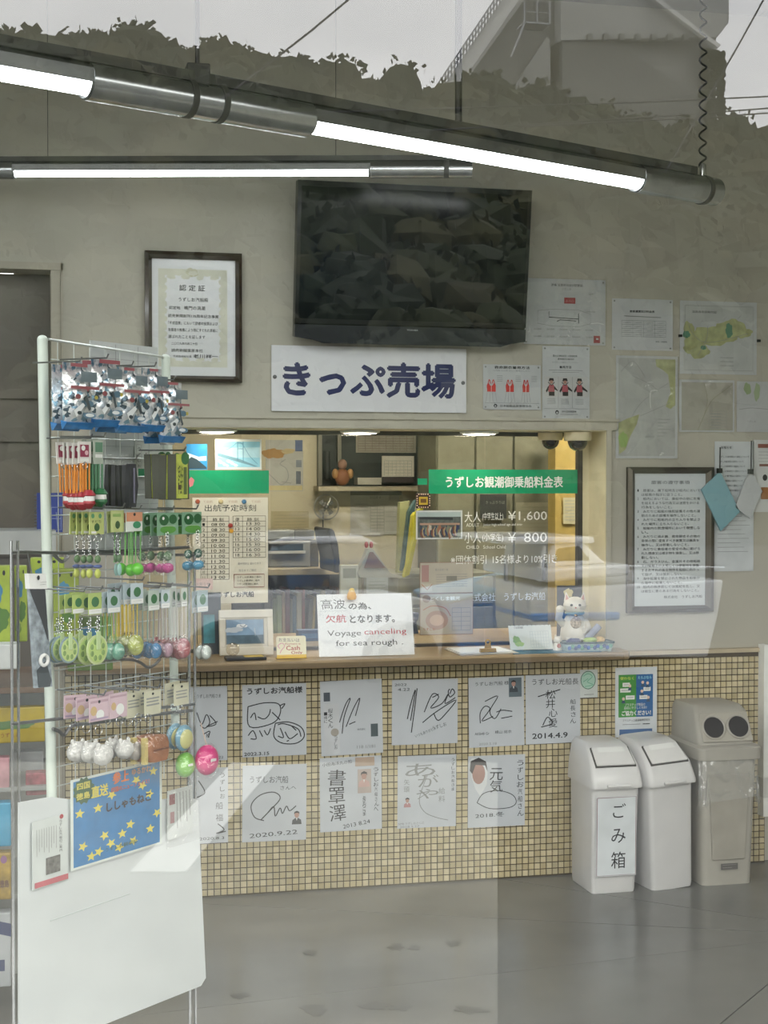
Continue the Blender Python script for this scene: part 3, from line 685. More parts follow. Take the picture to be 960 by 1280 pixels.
# machines on a shelf
yf = 2.2
def rootat(name, label, cat, x0, y0, x1, y1, yy_):
    a = on_y((x0 + x1) / 2, y1, yy_); return thing(name, label, cat, (a.x, yy_, a.z)), a
t, a = rootat('dvd_recorder', 'slim silver player on top of the grey printer', 'player', 334, 663, 393, 674, yf)
pbox('casing', 334, 663, 368, 674, yf, .22, M('#8d9193', .3, .5), t, .004, a); pbox('casing_side', 368, 663, 393, 674, yf + .03, .18, M('#4b4c4b', .5), t, .004, a)
MB().lathe([(.001, .006), (.012, .006), (.012, 0), (.001, 0)], (on_y(364, 669, yf).x - a.x, 0, on_y(364, 669, yf).z - a.z), STEEL, 16, 'y').build('dial', t)
t, a = rootat('desk_printer', 'grey desk printer with dark paper slot under the slim player', 'printer', 334, 676, 392, 710, yf)
pbox('casing', 334, 676, 388, 709, yf, .3, M('#6b6c6a', .45), t, .008, a); pbox('paper_slot', 336, 680, 379, 688, yf - .003, .02, M('#0f1011', .3), t, 0, a); pbox('front_lip', 334, 689, 382, 692, yf - .02, .02, M('#a3a4a1', .4), t, 0, a)
pbox('casing_side', 388, 676, 398, 709, yf + .03, .25, M('#3c3a35', .5), t, 0, a)
t, a = rootat('office_shelf', 'wide wooden shelf under the printer with books below', 'shelf', 334, 710, 436, 720, yf - .1)
pbox('board', 290, 711, 436, 719, yf - .12, .6, M('#9b8f76', .5), t, .003, a); pbox('bottom_board', 290, 832, 436, 840, yf - .12, .6, M('#7c7159', .5), t, 0, a); pbox('end_panel', 434, 719, 438, 840, yf - .1, .4, M('#6c6250', .6), t, 0, a)
pbox('back_panel', 290, 719, 436, 840, yf + .3, .02, M('#2a2824', .7), t, 0, a)
cols = ['#3c3a36', '#5d6b3f', '#7c8c64', '#8d7452', '#5a2c30', '#6b6a66', '#3f5c74', '#a4a29a', '#7a3a3f', '#54544f', '#9b8d6d', '#2f4152', '#6d6c2f', '#a38f8b', '#4a2f3f', '#6f7a80', '#4d4a44', '#866a58', '#3b5a46']
names_ = ['black', 'olive', 'sage green', 'tan', 'dark red', 'grey', 'blue', 'ivory', 'crimson', 'charcoal', 'sand', 'navy', 'moss', 'pinkish grey', 'plum', 'steel blue', 'brown-black', 'light brown', 'forest green']
x = 338
for i, cn in enumerate(cols):
    wv = 3 + (i * 7 % 5) * .8; a_ = on_y(x, 830, yf - .05); b_ = on_y(x + wv, 830, yf - .05); top = on_y(x, 735 + (i * 13 % 17), yf - .05).z
    o = MB().box((0, 0, 0), (b_.x - a_.x, .2, top - a_.z), M(cn, .6)).build('binder', bevel=.002); o.location = (a_.x, yf - .05, a_.z); o.rotation_euler = (0, .06 if 8 < i < 14 else 0, 0)
    tag(o, names_[i] + ' binder standing on the lower office shelf', 'binder', 'binders on the lower office shelf'); x += wv + .35
# office chair back
c = on_y(416, 712, 1.7); t = thing('office_chair', 'black office chair seen by its upright backrest edge', 'chair', (c.x, 1.7, 0)); 
prof = [(410, 662), (414, 660), (418, 664), (423, 680), (425, 700), (426, 716), (418, 716), (418, 700), (414, 682)]
MB().prism([(on_y(a_, b_, 1.7).x - c.x, on_y(a_, b_, 1.7).z) for a_, b_ in prof][::-1], 0, .38, M('#17181a', .6)).build('backrest', t, bevel=.01)
MB().box((-.02, .0, .42), (.38, .4, .5), M('#17181a', .7)).build('seat', t, bevel=.02); MB().tube([(.18, .2, .06), (.18, .2, .42)], .03, STEEL).build('column', t)
for i in range(5): a = math.tau * i / 5; MB().tube([(.18, .2, .08), (.18 + .26 * math.cos(a), .2 + .26 * math.sin(a), .03)], .02, BLACK).build('leg', t)
# desk behind the glass
t = thing('office_desk', 'dark office desk behind the ticket glass', 'desk', (2.6, 1.2, 0)); dm = M('#4d4a44', .5)
MB().box((-1.2, -.25, .66), (1.3, .5, .70), dm).build('desk_top', t); [MB().box((x, -.2, 0), (x + .05, .45, .66), dm).build('leg', t) for x in (-1.15, 1.2)]
# binders standing oblique right of the calendar
for i, (pts, hx, lb) in enumerate([([(500, 628), (512, 626), (504, 716), (497, 716)], '#8b8c63', 'pale olive file folder leaning by the wall calendar'), ([(511, 640), (520, 625), (511, 700), (502, 714)], '#2f4a4e', 'dark teal file folder leaning between two folders'), ([(516, 645), (519, 640), (512, 712), (508, 716)], '#a9a22c', 'mustard file folder leaning in front of the teal one'), ([(519, 668), (521, 640), (530, 632), (512, 718), (505, 722)], '#9d9a24', 'bright mustard file folder leaning nearest the price photo')]):
    yy_ = 2.0 - i * .06; q = [(on_y(a_, b_, yy_).x, on_y(a_, b_, yy_).z) for a_, b_ in pts]; cx_ = q[0][0]; cz_ = min(z for _, z in q)
    o = MB().prism([(a_ - cx_, b_ - cz_) for a_, b_ in q][::-1], 0, .05, M(hx, .5)).build('file_folder'); o.location = (cx_, yy_, cz_); tag(o, lb, 'folder', 'leaning file folders')
t, a = rootat('filing_cabinet', 'grey-green filing cabinet under the leaning folders', 'cabinet', 436, 716, 560, 830, 2.0)
pbox('body', 436, 717, 620, 840, 1.95, .5, M('#6f6f62', .5), t, .004, a)
for y0, y1 in ((722, 756), (760, 796), (800, 836)):
    d_ = pbox('drawer', 440, y0, 616, y1, 1.935, .015, M('#7b7b6e', .5), t, .002, a)
# right half: lockers, yellow door post, pinned papers
t, a = rootat('steel_locker', 'tall grey-olive steel locker behind the price list', 'locker', 540, 550, 690, 840, 2.6)
a = Vector((a.x, a.y, 0)); t.location.z = 0
x0_, x1_ = on_y(545, 700, 2.6).x - a.x, on_y(688, 700, 2.6).x - a.x
MB().box((x0_, 0, 0), (x1_, .4, 2.05), M('#6b6a58', .6, vary=.1)).build('body', t)
for k in range(3):
    u0 = x0_ + (x1_ - x0_) * k / 3 + .006; u1 = x0_ + (x1_ - x0_) * (k + 1) / 3 - .006
    d_ = MB().box((u0, -.015, .05), (u1, 0, 2.0), M('#73725f', .55, vary=.1)).build('door', t, bevel=.003); MB().box((u1 - .05, -.035, 1.0), (u1 - .035, -.015, 1.12), STEEL).build('handle', d_)
pbox('office_post', 694, 540, 721, 840, 2.3, .12, M('#a08b4c', .6)); tag(D.objects['office_post'], 'yellowish wooden post at the right end of the office', 'post')
s = Sheet('pinned_chart', 'pale chart with short lines pinned to the yellow post', 'paper', (704, 622, 720, 655), y=2.29, mat=M('#a9a487', .6)); [s.line([(706, y), (718, y)], .8, GREY) for y in range(626, 653, 4)]; s.done()
s = Sheet('dark_notice', 'dark wall notice with a pale line of letters behind the price list', 'notice', (600, 618, 633, 648), y=2.55, mat=M('#2e3130', .5)); s.text('きっぷうりば', 607, 631, 628, 4, M('#8a8b84')); s.done()
s = Sheet('office_paper', 'pale office sheet left of the yellow post', 'paper', (645, 628, 692, 668), y=2.56, mat=M('#8d8b77', .6)); [s.line([(650, y), (686, y)], .5, M('#77755f')) for y in range(634, 664, 5)]; s.done()
# monitor & desk clutter behind the high-wave sign
t, a = rootat('price_stand', 'clear triangular card stand with a red clip on the desk', 'stand', 447, 668, 500, 722, .62)
MB().prism([(on_y(x, y, .62).x - a.x, on_y(x, y, .62).z - a.z) for x, y in ((447, 716), (460, 686), (466, 686), (488, 716), (503, 720), (503, 722), (450, 722))][::-1], 0, .05, M('#a9a8a4', .3)).build('frame', t)
MB().prism([(on_y(x, y, .61).x - a.x, on_y(x, y, .61).z - a.z) for x, y in ((455, 710), (462, 690), (466, 690), (482, 710))][::-1], -.012, -.008, M('#6b4f4c', .4)).build('picture', t)
for dx in (0, 6): MB().ell((on_y(458 + dx, 681, .62).x - a.x, 0, on_y(458, 681, .62).z - a.z), (.009, .01, .014), M('#a3302c', .4)).build('red_clip', t, True)
pbox('support', 455, 722, 498, 800, .64, .05, M('#8b8a84', .5), t, 0, a)
s = Sheet('counter_slips', 'white slip holder on a post left of the card stand', 'holder', (424, 706, 446, 742), y=.66, thick=.03, mat=M('#b7b8b2', .5)); s.rect(427, 710, 443, 722, M('#8f918c')); s.done()
o = MB().box((0, 0, 0), (.03, .03, on_y(435, 742, .66).z - .7), STEEL).build('post', s.root); o.location = (0, 0, -(on_y(435, 724, .66).z - .7))
s = Sheet('service_card', 'pale printed card standing under the card stand', 'card', (458, 722, 485, 744), y=.55, thick=.004, mat=M('#a7aaa9', .5)); [s.line([(461, y), (481, y)], .7, GREY) for y in (727, 731, 735, 739)]; s.done()
t, a = rootat('phone_set', 'dark blue desk telephone beside the standing card', 'telephone', 485, 722, 530, 750, .7)
MB().loft([rrect(0, .04, .14, .12, .02, 0), rrect(0, .05, .13, .1, .02, .05)], M('#2b3b55', .4)).build('base', t, True); MB().tube([(-.06, 0, .07), (0, -.01, .085), (.06, 0, .07)], [.022, .014, .022], M('#22304a', .4), 10).build('handset', t, True)
t.location.z = .9; t.location.y = .75
s = Sheet('blue_box_file', 'blue box file standing behind the cash card', 'box', (370, 786, 402, 818), y=.6, thick=.06, mat=M('#1f4d82', .5)); s.rect(374, 790, 398, 796, M('#3f6ea6')); s.done()
# ------------------------------------------------------------------ things on the wall
def scr(s, strokes, w=1.25, m=None, smooth=True):
    for st_ in strokes: s.line([tuple(p) for p in st_], w, m or INK, smooth=smooth)
# television
TY = -.075
a = on_y(370, 330, TY); b = on_y(660, 330, TY); zt_ = on_y(515, 233, TY).z; zb_ = on_y(515, 431, TY).z
c = Vector(((a.x + b.x) / 2, 0, (zt_ + zb_) / 2)); tvw = b.x - a.x; tvh = zt_ - zb_
t = thing('wall_television', 'large black flat television with faint screen reflections above the blue-lettered sign', 'television', (c.x, TY, c.z)); t.rotation_euler = (.14, 0, 0)
TVB = M('#0c0f11', .25, spec=.3); hh = tvh * .885
MB().box((-tvw / 2, 0, -tvh / 2 + tvh * .115), (tvw / 2, .045, tvh / 2), TVB).build('housing', t, bevel=.004)
bw = .014; fb_ = MB(); zl = -tvh / 2 + tvh * .125
fb_.box((-tvw / 2, -.006, tvh / 2 - .02), (tvw / 2, 0, tvh / 2), TVB).box((-tvw / 2, -.006, zl), (-tvw / 2 + bw, 0, tvh / 2 - .02), TVB).box((tvw / 2 - bw, -.006, zl), (tvw / 2, 0, tvh / 2 - .02), TVB).box((-tvw / 2, -.006, zl), (tvw / 2, 0, zl + .016), TVB)
fb_.build('bezel', t)
MB().box((-tvw / 2 + bw, -.002, zl + .016), (tvw / 2 - bw, 0, tvh / 2 - .02), M('#0a1012', .12, vary=.02, spec=.12)).build('screen', t)
lo = MB(); z0 = -tvh / 2
lo.prism([(-tvw / 2, zl - .006), (tvw / 2, zl - .006), (tvw / 2, z0 + .022), (tvw / 2 - .06, z0 + .012), (tvw / 2 - .1, z0), (-tvw / 2 + .11, z0), (-tvw / 2 + .07, z0 + .012), (-tvw / 2, z0 + .022)][::-1], -.008, .04, M('#2c3033', .25, .4)).build('lower_panel', t)
s = Sheet('print', None, None, (0, 0, 40, 10), loc=(0, -.0082, zl - .018), W=.05, H=.008, parent=t, thick=.0003, mat=M('#2c3033', .25, .4)); s.text('TOSHIBA', 2, 38, 5, 7, M('#b9bcbd')); s.done()
MB().box((-.2, .045, -.15), (.2, .1, .15), M('#222426', .5)).build('wall_bracket', t)
# sign over the window
SY = WY - .004
s = Sheet('ticket_office_sign', 'white board with large dark blue lettering above the ticket window', 'sign', (341, 434, 584, 515), y=SY, thick=.006, mat=M('#d9dbde', .3, vary=.02))
s.text('きっぷ売場', 356, 569, 475, 42, INKB, bold=.034)
s.done()
for px, py in ((345, 473), (580, 477)):
    x, z = s.L(px, py); MB().lathe([(.001, .006), (.006, .005), (.008, 0), (.001, 0)], (x, -.006, z), M('#55585c', .4, .5), 12, 'y').build('screw', s.root)
# framed certificate
def framed(name, label, cat, outer, inner, y, fm, paper, depth=.03, slope=True):
    s = Sheet(name, label, cat, outer, y=y, thick=.006, mat=fm); x0, z0 = s.L(outer[0], outer[3]); x1, z1 = s.L(outer[2], outer[1]); i0, k0 = s.L(inner[0], inner[3]); i1, k1 = s.L(inner[2], inner[1])
    for pts in ([(x0, z0), (x1, z0), (i1, k0), (i0, k0)], [(x1, z0), (x1, z1), (i1, k1), (i1, k0)], [(x1, z1), (x0, z1), (i0, k1), (i1, k1)], [(x0, z1), (x0, z0), (i0, k0), (i0, k1)]):
        mb = MB(); o_ = pts[:2]; n_ = pts[2:]
        vs = [(o_[0][0], 0, o_[0][1]), (o_[1][0], 0, o_[1][1]), (n_[0][0], 0, n_[0][1]), (n_[1][0], 0, n_[1][1]), (o_[0][0], -depth * .75, o_[0][1]), (o_[1][0], -depth * .75, o_[1][1]),
              ((o_[1][0] + n_[0][0]) / 2, -depth, (o_[1][1] + n_[0][1]) / 2), ((o_[0][0] + n_[1][0]) / 2, -depth, (o_[0][1] + n_[1][1]) / 2), (n_[0][0], -depth * .45, n_[0][1]), (n_[1][0], -depth * .45, n_[1][1])]
        mb.add(vs, [(0, 4, 5, 1), (4, 7, 6, 5), (7, 9, 8, 6), (9, 3, 2, 8), (0, 3, 9, 7, 4), (1, 5, 6, 8, 2)], fm).build('frame_bar', s.root)
    s.rect(inner[0], inner[1], inner[2], inner[3], paper); return s
s = framed('framed_certificate', 'dark wood framed certificate with pale gold border left of the television', 'certificate', (181, 316, 302, 478), (190, 325, 294, 470), SY, M('#2b1b18', .2, coat=.6), M('#dcdfe0', .25, vary=.02))
gd = M('#cfd0bf', .6)
s.rect(198, 337, 284, 345, gd); s.rect(198, 452, 284, 459, gd); s.rect(198, 345, 206, 452, gd); s.rect(276, 345, 284, 452, gd); s.blob(240, 341, 7, 6, M('#c6c6ae'), 1)
for i in range(9): s.blob(205 + i * 9, 347 if i % 2 else 342, 5, 3.2, gd, i); s.blob(205 + i * 9, 450 if i % 2 else 454, 5, 2.6, gd, i + 20)
for i in range(11): s.blob(206, 352 + i * 9.5, 2.6, 4, gd, i + 40); s.blob(276, 352 + i * 9.5, 2.6, 4, gd, i + 60)
T = s.text
for txt, x0, x1, yc, h in [('認 定 証', 224, 256, 360.5, 7.5), ('うずしお汽船殿', 223, 260, 375, 5), ('認定地', 211, 225, 385.5, 4), ('鳴門の渦潮', 230, 256, 385.5, 5), ('読売新聞創刊135周年記念事業', 210, 273, 395.5, 4.2), ('「平成百景」において読者の投票および', 210, 272, 404.5, 4.2),
    ('有識者の推薦により特にすぐれた景観に', 210, 272, 413, 4.2), ('選ばれたことを証します', 210, 256, 421.5, 4.2), ('二〇〇九年六月二十日', 214, 246, 430, 3.2), ('読売新聞東京本社', 214, 253, 438.5, 4.2), ('代表取締役社長', 216, 239, 446, 3), ('老川祥一', 241, 272, 445.5, 5)]:
    T(txt, x0, x1, yc, h, INK, bold=.015)
s.done()
# life jacket notices
LJ = M('#c8403a', .6); SK = M('#a88272'); HAIR = M('#2a2526')
def pins(s, x0, y0, x1, y1):
    for px, py in ((x0 + 3, y0 + 3), (x1 - 3, y0 + 3), (x0 + 3, y1 - 3), (x1 - 3, y1 - 3)): s.disc(px, py, 1.2, 1.2, GREY, 8)
s = Sheet('safety_notice', 'white notice with three red life jackets drawn, right of the blue-lettered sign', 'notice', (604, 456, 676, 512), y=SY, mat=LAMI); pins(s, 604, 456, 676, 512)
s.text('救命胴衣着用方法', 618, 662, 459.5, 3.5, INK, .02); s.text('小児用 大人用 正しい着用のしかた', 616, 662, 463.5, 2.2, GREY)
for i, cx_ in enumerate((614, 637, 657)):
    w_ = (5.5, 5, 4.2)[i]
    s.poly([(cx_ - w_, 485), (cx_ - w_ * .9, 491 if False else 489), (cx_ - w_, 490), (cx_ + w_, 490), (cx_ + w_, 482), (cx_ + w_ * .7, 478), (cx_ + w_ * .3, 482), (cx_, 483), (cx_ - w_ * .3, 482), (cx_ - w_ * .7, 478), (cx_ - w_, 482)], LJ)
    s.line([(cx_ - w_ * .7, 479), (cx_ - w_ * .45, 475), (cx_ - w_ * .15, 480)], 1, LJ, smooth=True); s.line([(cx_ + w_ * .7, 479), (cx_ + w_ * .45, 475), (cx_ + w_ * .15, 480)], 1, LJ, smooth=True); s.line([(cx_, 482), (cx_, 490)], .5, WHITE)
    for dx in (-w_ - 1.5, -2, 2, w_ + 1.5): s.line([(cx_ + dx * .7, 491), (cx_ + dx, 503)], .35, GREY)
    for k in range(4): s.line([(cx_ + 7, 470 + k * 2.2), (cx_ + 14, 470 + k * 2.2)], .5, GREY)
s.line([(606, 504), (674, 504)], .4, GREY); s.disc(619, 507.5, 2.2, 2.2, INK, 12); s.disc(619, 507.8, 1.1, 1.3, LAMI, 10); s.text('日本船舶品質管理協会', 625, 664, 507.5, 3, INK)
s.done()
s = Sheet('safety_photo_notice', 'tall notice with three photos of a figure in a life jacket, under the deck plan', 'notice', (678, 433, 737, 524), y=SY, mat=LAMI); pins(s, 678, 433, 737, 524)
s.text('国土交通省認定 小型船舶用', 691, 721, 445, 2.6, INK); s.text('救命胴衣の着用例', 697, 717, 449, 2.4, INK); s.text('必ず正しく着用してください', 690, 722, 453, 2.2, GREY); s.text('着用方法', 699, 714, 459, 3.2, INK, .02); s.line([(686, 463), (728, 463)], .6, GREY); s.line([(690, 465.5), (724, 465.5)], .5, GREY)
s.rect(680, 471, 735, 496, M('#b9bab8')); 
for i, cx_ in enumerate((689, 706, 724)):
    s.poly([(cx_ - 4, 483), (cx_ - 7, 489), (cx_ - 6, 491), (cx_ - 3, 487), (cx_ - 3, 495), (cx_ + 4, 495), (cx_ + 4, 487), (cx_ + 8 + i, 490 if i else 489), (cx_ + 8 + i, 488), (cx_ + 4, 483)], HAIR)
    s.poly([(cx_ - 3, 481), (cx_ - 4, 490), (cx_ + 4, 490), (cx_ + 3, 481)], M('#a4545c')); s.disc(cx_, 477.5, 2.2, 2.8, SK, 12); s.poly([(cx_ - 3.4, 477), (cx_ - 2.4, 473), (cx_ + 2.4, 473), (cx_ + 3.4, 477), (cx_, 475.6)], HAIR); s.line([(cx_ - 4, 478), (cx_, 482), (cx_ + 4, 478)], 1, HAIR)
    for k in range(4): s.line([(cx_ - 5, 499 + k * 2), (cx_ + 5, 499 + k * 2)], .5, GREY)
for x in (697.5, 715): s.line([(x, 471), (x, 510)], .4, GREY)
s.line([(680, 511), (735, 511)], .4, GREY); s.disc(696, 515.5, 2.2, 2.6, INK, 12); s.disc(696, 516, 1.1, 1.5, LAMI, 10); s.text('日本小型船舶検査機構', 702, 720, 514.5, 2.6, INK); s.line([(700, 518), (722, 518)], .6, GREY)
s.done()
s = Sheet('deck_plan', 'laminated boat deck plan with small red boxes beside the television', 'plan', (655, 349, 757, 431), y=SY, mat=LAMI); pins(s, 655, 349, 757, 431)
s.text('旅客 定員表示及び配置図', 689, 728, 356.5, 3.2, INK); s.text('うずしお', 702, 714, 361.5, 2.6, GREY); s.rect(705, 372, 719, 379.5, M('#a23a42')); s.text('出入口', 707, 717, 376, 3, M('#c98c8c'))
scr(s, [[(672, 389), (690, 387), (722, 387), (738, 392), (738, 404), (724, 408), (690, 408), (672, 405), (672, 389)]], .4, GREY, False); scr(s, [[(686, 390), (686, 397), (723, 398.5)], [(723, 392), (723, 404)], [(696, 402), (700, 400), (720, 401)]], .8, INK, False)
s.text('救命浮環', 733, 744, 389, 2.2, GREY); s.text('2F', 736, 742, 367, 2, GREY)
for i in range(5):
    for j in range(2): s.text('消火器具', 667 + i * 16, 677 + i * 16, 412 + j * 9, 2, GREY)
s.rect(742, 419, 750, 428, M('#a23a42')); s.rect(745, 422, 748, 424, LAMI); scr(s, [[(738, 404), (748, 403), (755, 405)]], .6, WHITE); s.done()
s = Sheet('fare_table_sheet', 'laminated white sheet with a small four-column table', 'notice', (765, 374, 841, 438), y=SY, mat=LAMI); pins(s, 765, 374, 841, 438)
s.text('旅客運賃及び料金表', 787, 818, 389.5, 3, INK, .02); s.line([(780, 395.5), (826, 396.5)], 1, GREY); s.grid(777, 401, 832, 421, 4, 4, .4, GREY)
for i in range(4):
    for j in range(4): s.text('1,600円', 779 + i * 14, 788 + i * 14, 403.7 + j * 5, 1.9, GREY)
s.text('令和二年四月', 819, 833, 427, 2, INK); s.done()
GRN = M('#a3a878', .6, vary=.2, scale=30); GRN2 = M('#4f7f66', .6); SEA = M('#a9b0b2', .5)
s = Sheet('coast_map', 'pale island map with olive-green land in a clear sleeve, top right', 'map', (850, 377, 946, 468), y=SY, mat=LAMI); s.rect(854, 381, 943, 465, M('#b4b8b6', .3))
s.text('淡路島南部案内図', 865, 895, 390.5, 3, INK); s.blob(862, 418, 8, 14, GRN, 2); s.blob(892, 420, 26, 14, GRN, 7); s.blob(912, 410, 18, 11, GRN, 9); s.blob(930, 416, 10, 6, GRN, 12); s.blob(870, 436, 16, 12, GRN, 15); s.blob(858, 419, 4, 5, GRN2, 4); s.blob(911, 413, 5, 8, GRN2, 6); s.blob(879, 435, 3, 3, GRN2, 8)
scr(s, [[(860, 405), (866, 418), (880, 428), (905, 425), (935, 416)], [(884, 408), (884, 420), (878, 435), (872, 445)], [(922, 398), (926, 394)]], .5, GREY); 
for k in range(3): s.line([(900, 447 + k * 5), (917, 447 + k * 5)], .6, GREY)
s.line([(856, 383), (941, 383), (941, 463), (856, 463)], .4, GREY, closed=True); s.done()
for px, py in ((850, 421), (948, 425)):
    x, z = s.L(px, py); MB().box((x - .006, -.012, z - .005), (x + .006, 0, z + .005), BLACK).build('clip', s.root)
s = Sheet('strait_map', 'tall map with green land at two corners and bright film glare', 'map', (770, 445, 847, 573), y=SY, mat=LAMI); s.rect(773, 448, 844, 570, M('#b1b4b1', .25))
s.poly([(819, 449), (844, 449), (844, 506), (838, 511), (832, 508), (838, 490), (835, 468), (828, 462), (820, 458)], GRN); s.poly([(773, 529), (785, 523), (799, 518), (796, 530), (788, 545), (782, 562), (774, 568)], GRN); s.blob(779, 550, 5, 11, M('#8fae5c', .6), 3)
scr(s, [[(788, 524), (800, 505), (818, 490), (836, 478)], [(800, 520), (818, 512), (838, 503)], [(776, 465), (790, 452), (800, 462), (806, 472)], [(790, 470), (812, 480), (824, 490)]], .5, GREY); scr(s, [[(813, 510), (813, 490), (822, 488)]], 1, M('#cfd0cc'))
for k in range(6): s.line([(822, 524 + k * 4.2), (838 - (k % 3) * 4, 524 + k * 4.2)], .6, GREY)
s.disc(812, 546, 6, 4, M('#a3a7a5'), 16); s.text('鳴門海峡', 807, 818, 546, 2.4, GREY); s.done()
s = Sheet('route_chart', 'greyish sea route chart in a crumpled film sleeve under the coast map', 'chart', (849, 475, 918, 540), y=SY, mat=LAMI); s.rect(852, 478, 916, 538, M('#a8a69c', .25))
scr(s, [[(872, 538), (882, 515), (890, 500), (905, 488), (915, 480)], [(880, 480), (884, 500), (880, 520)]], .7, M('#8a8672'))
for k in range(6): s.line([(888, 517 + k * 3.6), (901, 517 + k * 3.6)], .8, GREY)
s.grid(886, 514, 908, 537, 2, 6, .3, GREY); s.done()
s = Sheet('harbour_chart', 'small pale chart with green stripes at the right end of the wall', 'chart', (921, 477, 968, 540), y=SY, mat=LAMI); s.blob(934, 486, 4, 8, M('#93a87c'), 1); s.blob(946, 490, 4, 10, M('#9db08a'), 5); s.line([(924, 512), (940, 510), (965, 512)], .6, GREY, smooth=True); s.text('うずしお', 934, 945, 527, 3, GREY); s.done()
# film glare is the film itself: creased sleeves over three of them
SLV = CLEAR('clear_film', fac=.10, rough=.12, bump=.5, bscale=14, edge=False)
def sleeve(s, g=.004):
    n = 8; vs = []; fs = []; rd = random.Random(int(s.xc))
    for j in range(n + 1):
        for i in range(n + 1): vs.append((-s.W / 2 - .004 + (s.W + .008) * i / n, -.004 - rd.random() * g, -s.H / 2 - .004 + (s.H + .008) * j / n))
    for j in range(n):
        for i in range(n): fs.append((j * (n + 1) + i, j * (n + 1) + i + 1, (j + 1) * (n + 1) + i + 1, (j + 1) * (n + 1) + i))
    MB().add(vs, fs, SLV).build('film_sleeve', s.root, True)
sleeve(s); 
for nm in ('strait_map', 'route_chart', 'deck_plan'):
    o = D.objects[nm]; bb = [Vector(v) for v in o.bound_box]; fake = type('F', (), {})(); fake.W = bb[6].x - bb[0].x; fake.H = bb[6].z - bb[0].z; fake.xc = fake.W * 1000; fake.root = o; sleeve(fake)
# framed rules in an aluminium frame
s = framed('framed_rules', 'aluminium framed sheet of numbered passenger rules right of the ticket window', 'notice', (783, 584, 890, 765), (792, 592, 881, 757), SY, M('#6f6a61', .3, .7, vary=.04), M('#c9d0d2', .3, vary=.02), depth=.028)
s.text('旅客の遵守事項', 813, 861, 603, 4.5, INK, .015)
rules = ['1 旅客は、乗下船時及び船内において', '  は船員の指示に従うこと。', '2 船内においては、乗船中の他に危害', '  を加えるような行為又は迷惑をかける', '  行為をしないこと。', '3 みだりに船舶の操舵設備その他の運', '  航のための設備を操作しないこと。', '4 みだりに船舶内の立ち入りを禁止さ', '  れた場所に立ち入らないこと。', '5 船舶内の禁煙場所において喫煙しな', '  い。',
  '6 みだりに消火器、救命胴衣その他の', '  非常の際に使用すべき装置又は器具を', '  操作し、又は移動しないこと。', '7 みだりに乗船者の安全の為に掲げら', '  れた標識又は標示物を損傷し、又は移', '  動しない。', '8 石、ガラスびん、金属片その他船舶', '  又は船舶上の人若しくは積載物を損傷', '  するおそれのある物件を船舶に向かっ', '  て投げ、又は放射しない。', '9 海中投棄を禁止された物品を船舶か', '  ら海中に投棄しないこと。', '10 船内の秩序若しくは風紀を乱し、又', '  は衛生に害のある行為をしないこと。']
for i, r_ in enumerate(rules):
    ind = 4 if r_.startswith('  ') else 0; body = r_.strip(); full_ = 18; x0 = 797 + ind; wid = (len(body)) * 4.45 * (.92 if not ind else .95); x1 = min(877, x0 + wid)
    if body[0].isdigit():
        nn, body = body.split(' ', 1); s.text(nn, 796, 796 + 1.6 * len(nn), 613 + i * 5.22, 3, INK, .015); x0 = 803; x1 = min(877, x0 + len(body) * 4.45)
    s.text(body, x0, x1, 613 + i * 5.22, 3.6, INK, .012)
s.text('株式会社　うずしお汽船', 829, 877, 746, 3.6, INK, .012); s.done()
# papers at the right with string-hung booklets
s = Sheet('long_notice', 'long white typed notice behind the blue booklet', 'notice', (893, 552, 942, 714), y=SY, mat=M('#c6cccf', .5)); s.rect(900, 557, 916, 562, M('#bcc1c4')); s.text('お知らせ', 901, 914, 559.5, 3, INK, .02)
for k in range(8): s.text('うずしお観潮船の運航について', 898, 936 - (k * 7) % 9, 571 + k * 6, 2.6, INK)
for k in range(10): s.line([(897, 640 + k * 5.5), (938 - (k * 11) % 16, 640 + k * 5.5)], .5, GREY)
s.done()
s = Sheet('right_notice', 'white notice with reddish bars and an orange square, at the right edge', 'notice', (941, 550, 985, 640), y=SY, mat=M('#c9cccb', .5)); s.rect(947, 555, 975, 560, M('#8d5a4e')); s.rect(949, 580, 975, 583, M('#7d5348')); [s.line([(948, y), (978, y)], .5, GREY) for y in (565, 569, 573, 577)]; s.disc(956, 597, 3, 4, INK, 12); s.rect(951, 609, 976, 624, M('#9a6a3c')); s.done()
for pts, hx, lb, st_ in (([(902, 589), (879, 612), (903, 664), (927, 640)], '#7fa9b3', 'pale blue booklet hung on a black cord over the long notice', (901, 559)), ([(941, 590), (955, 614), (940, 648), (921, 634), (934, 600)], '#b9bdbf', 'white booklet hung on a black cord right of the blue one', (940, 551))):
    q = [on_y(x, y, -.02) for x, y in pts]; c = q[0]; o = MB().prism([(v.x - c.x, v.z - c.z) for v in q][::1], -.006, .004, M(hx, .5, vary=.03)).build('hanging_booklet'); o.location = (c.x, 0, c.z); tag(o, lb, 'booklet')
    e2 = on_y(st_[0], st_[1], -.005); MB().tube([(0, -.004, 0), (e2.x - c.x, .0, e2.z - c.z)], .0028, BLACK, 6).build('cord', o); MB().box((-.01, -.012, -.008), (.008, .006, .012), BLACK).build('clip', o)
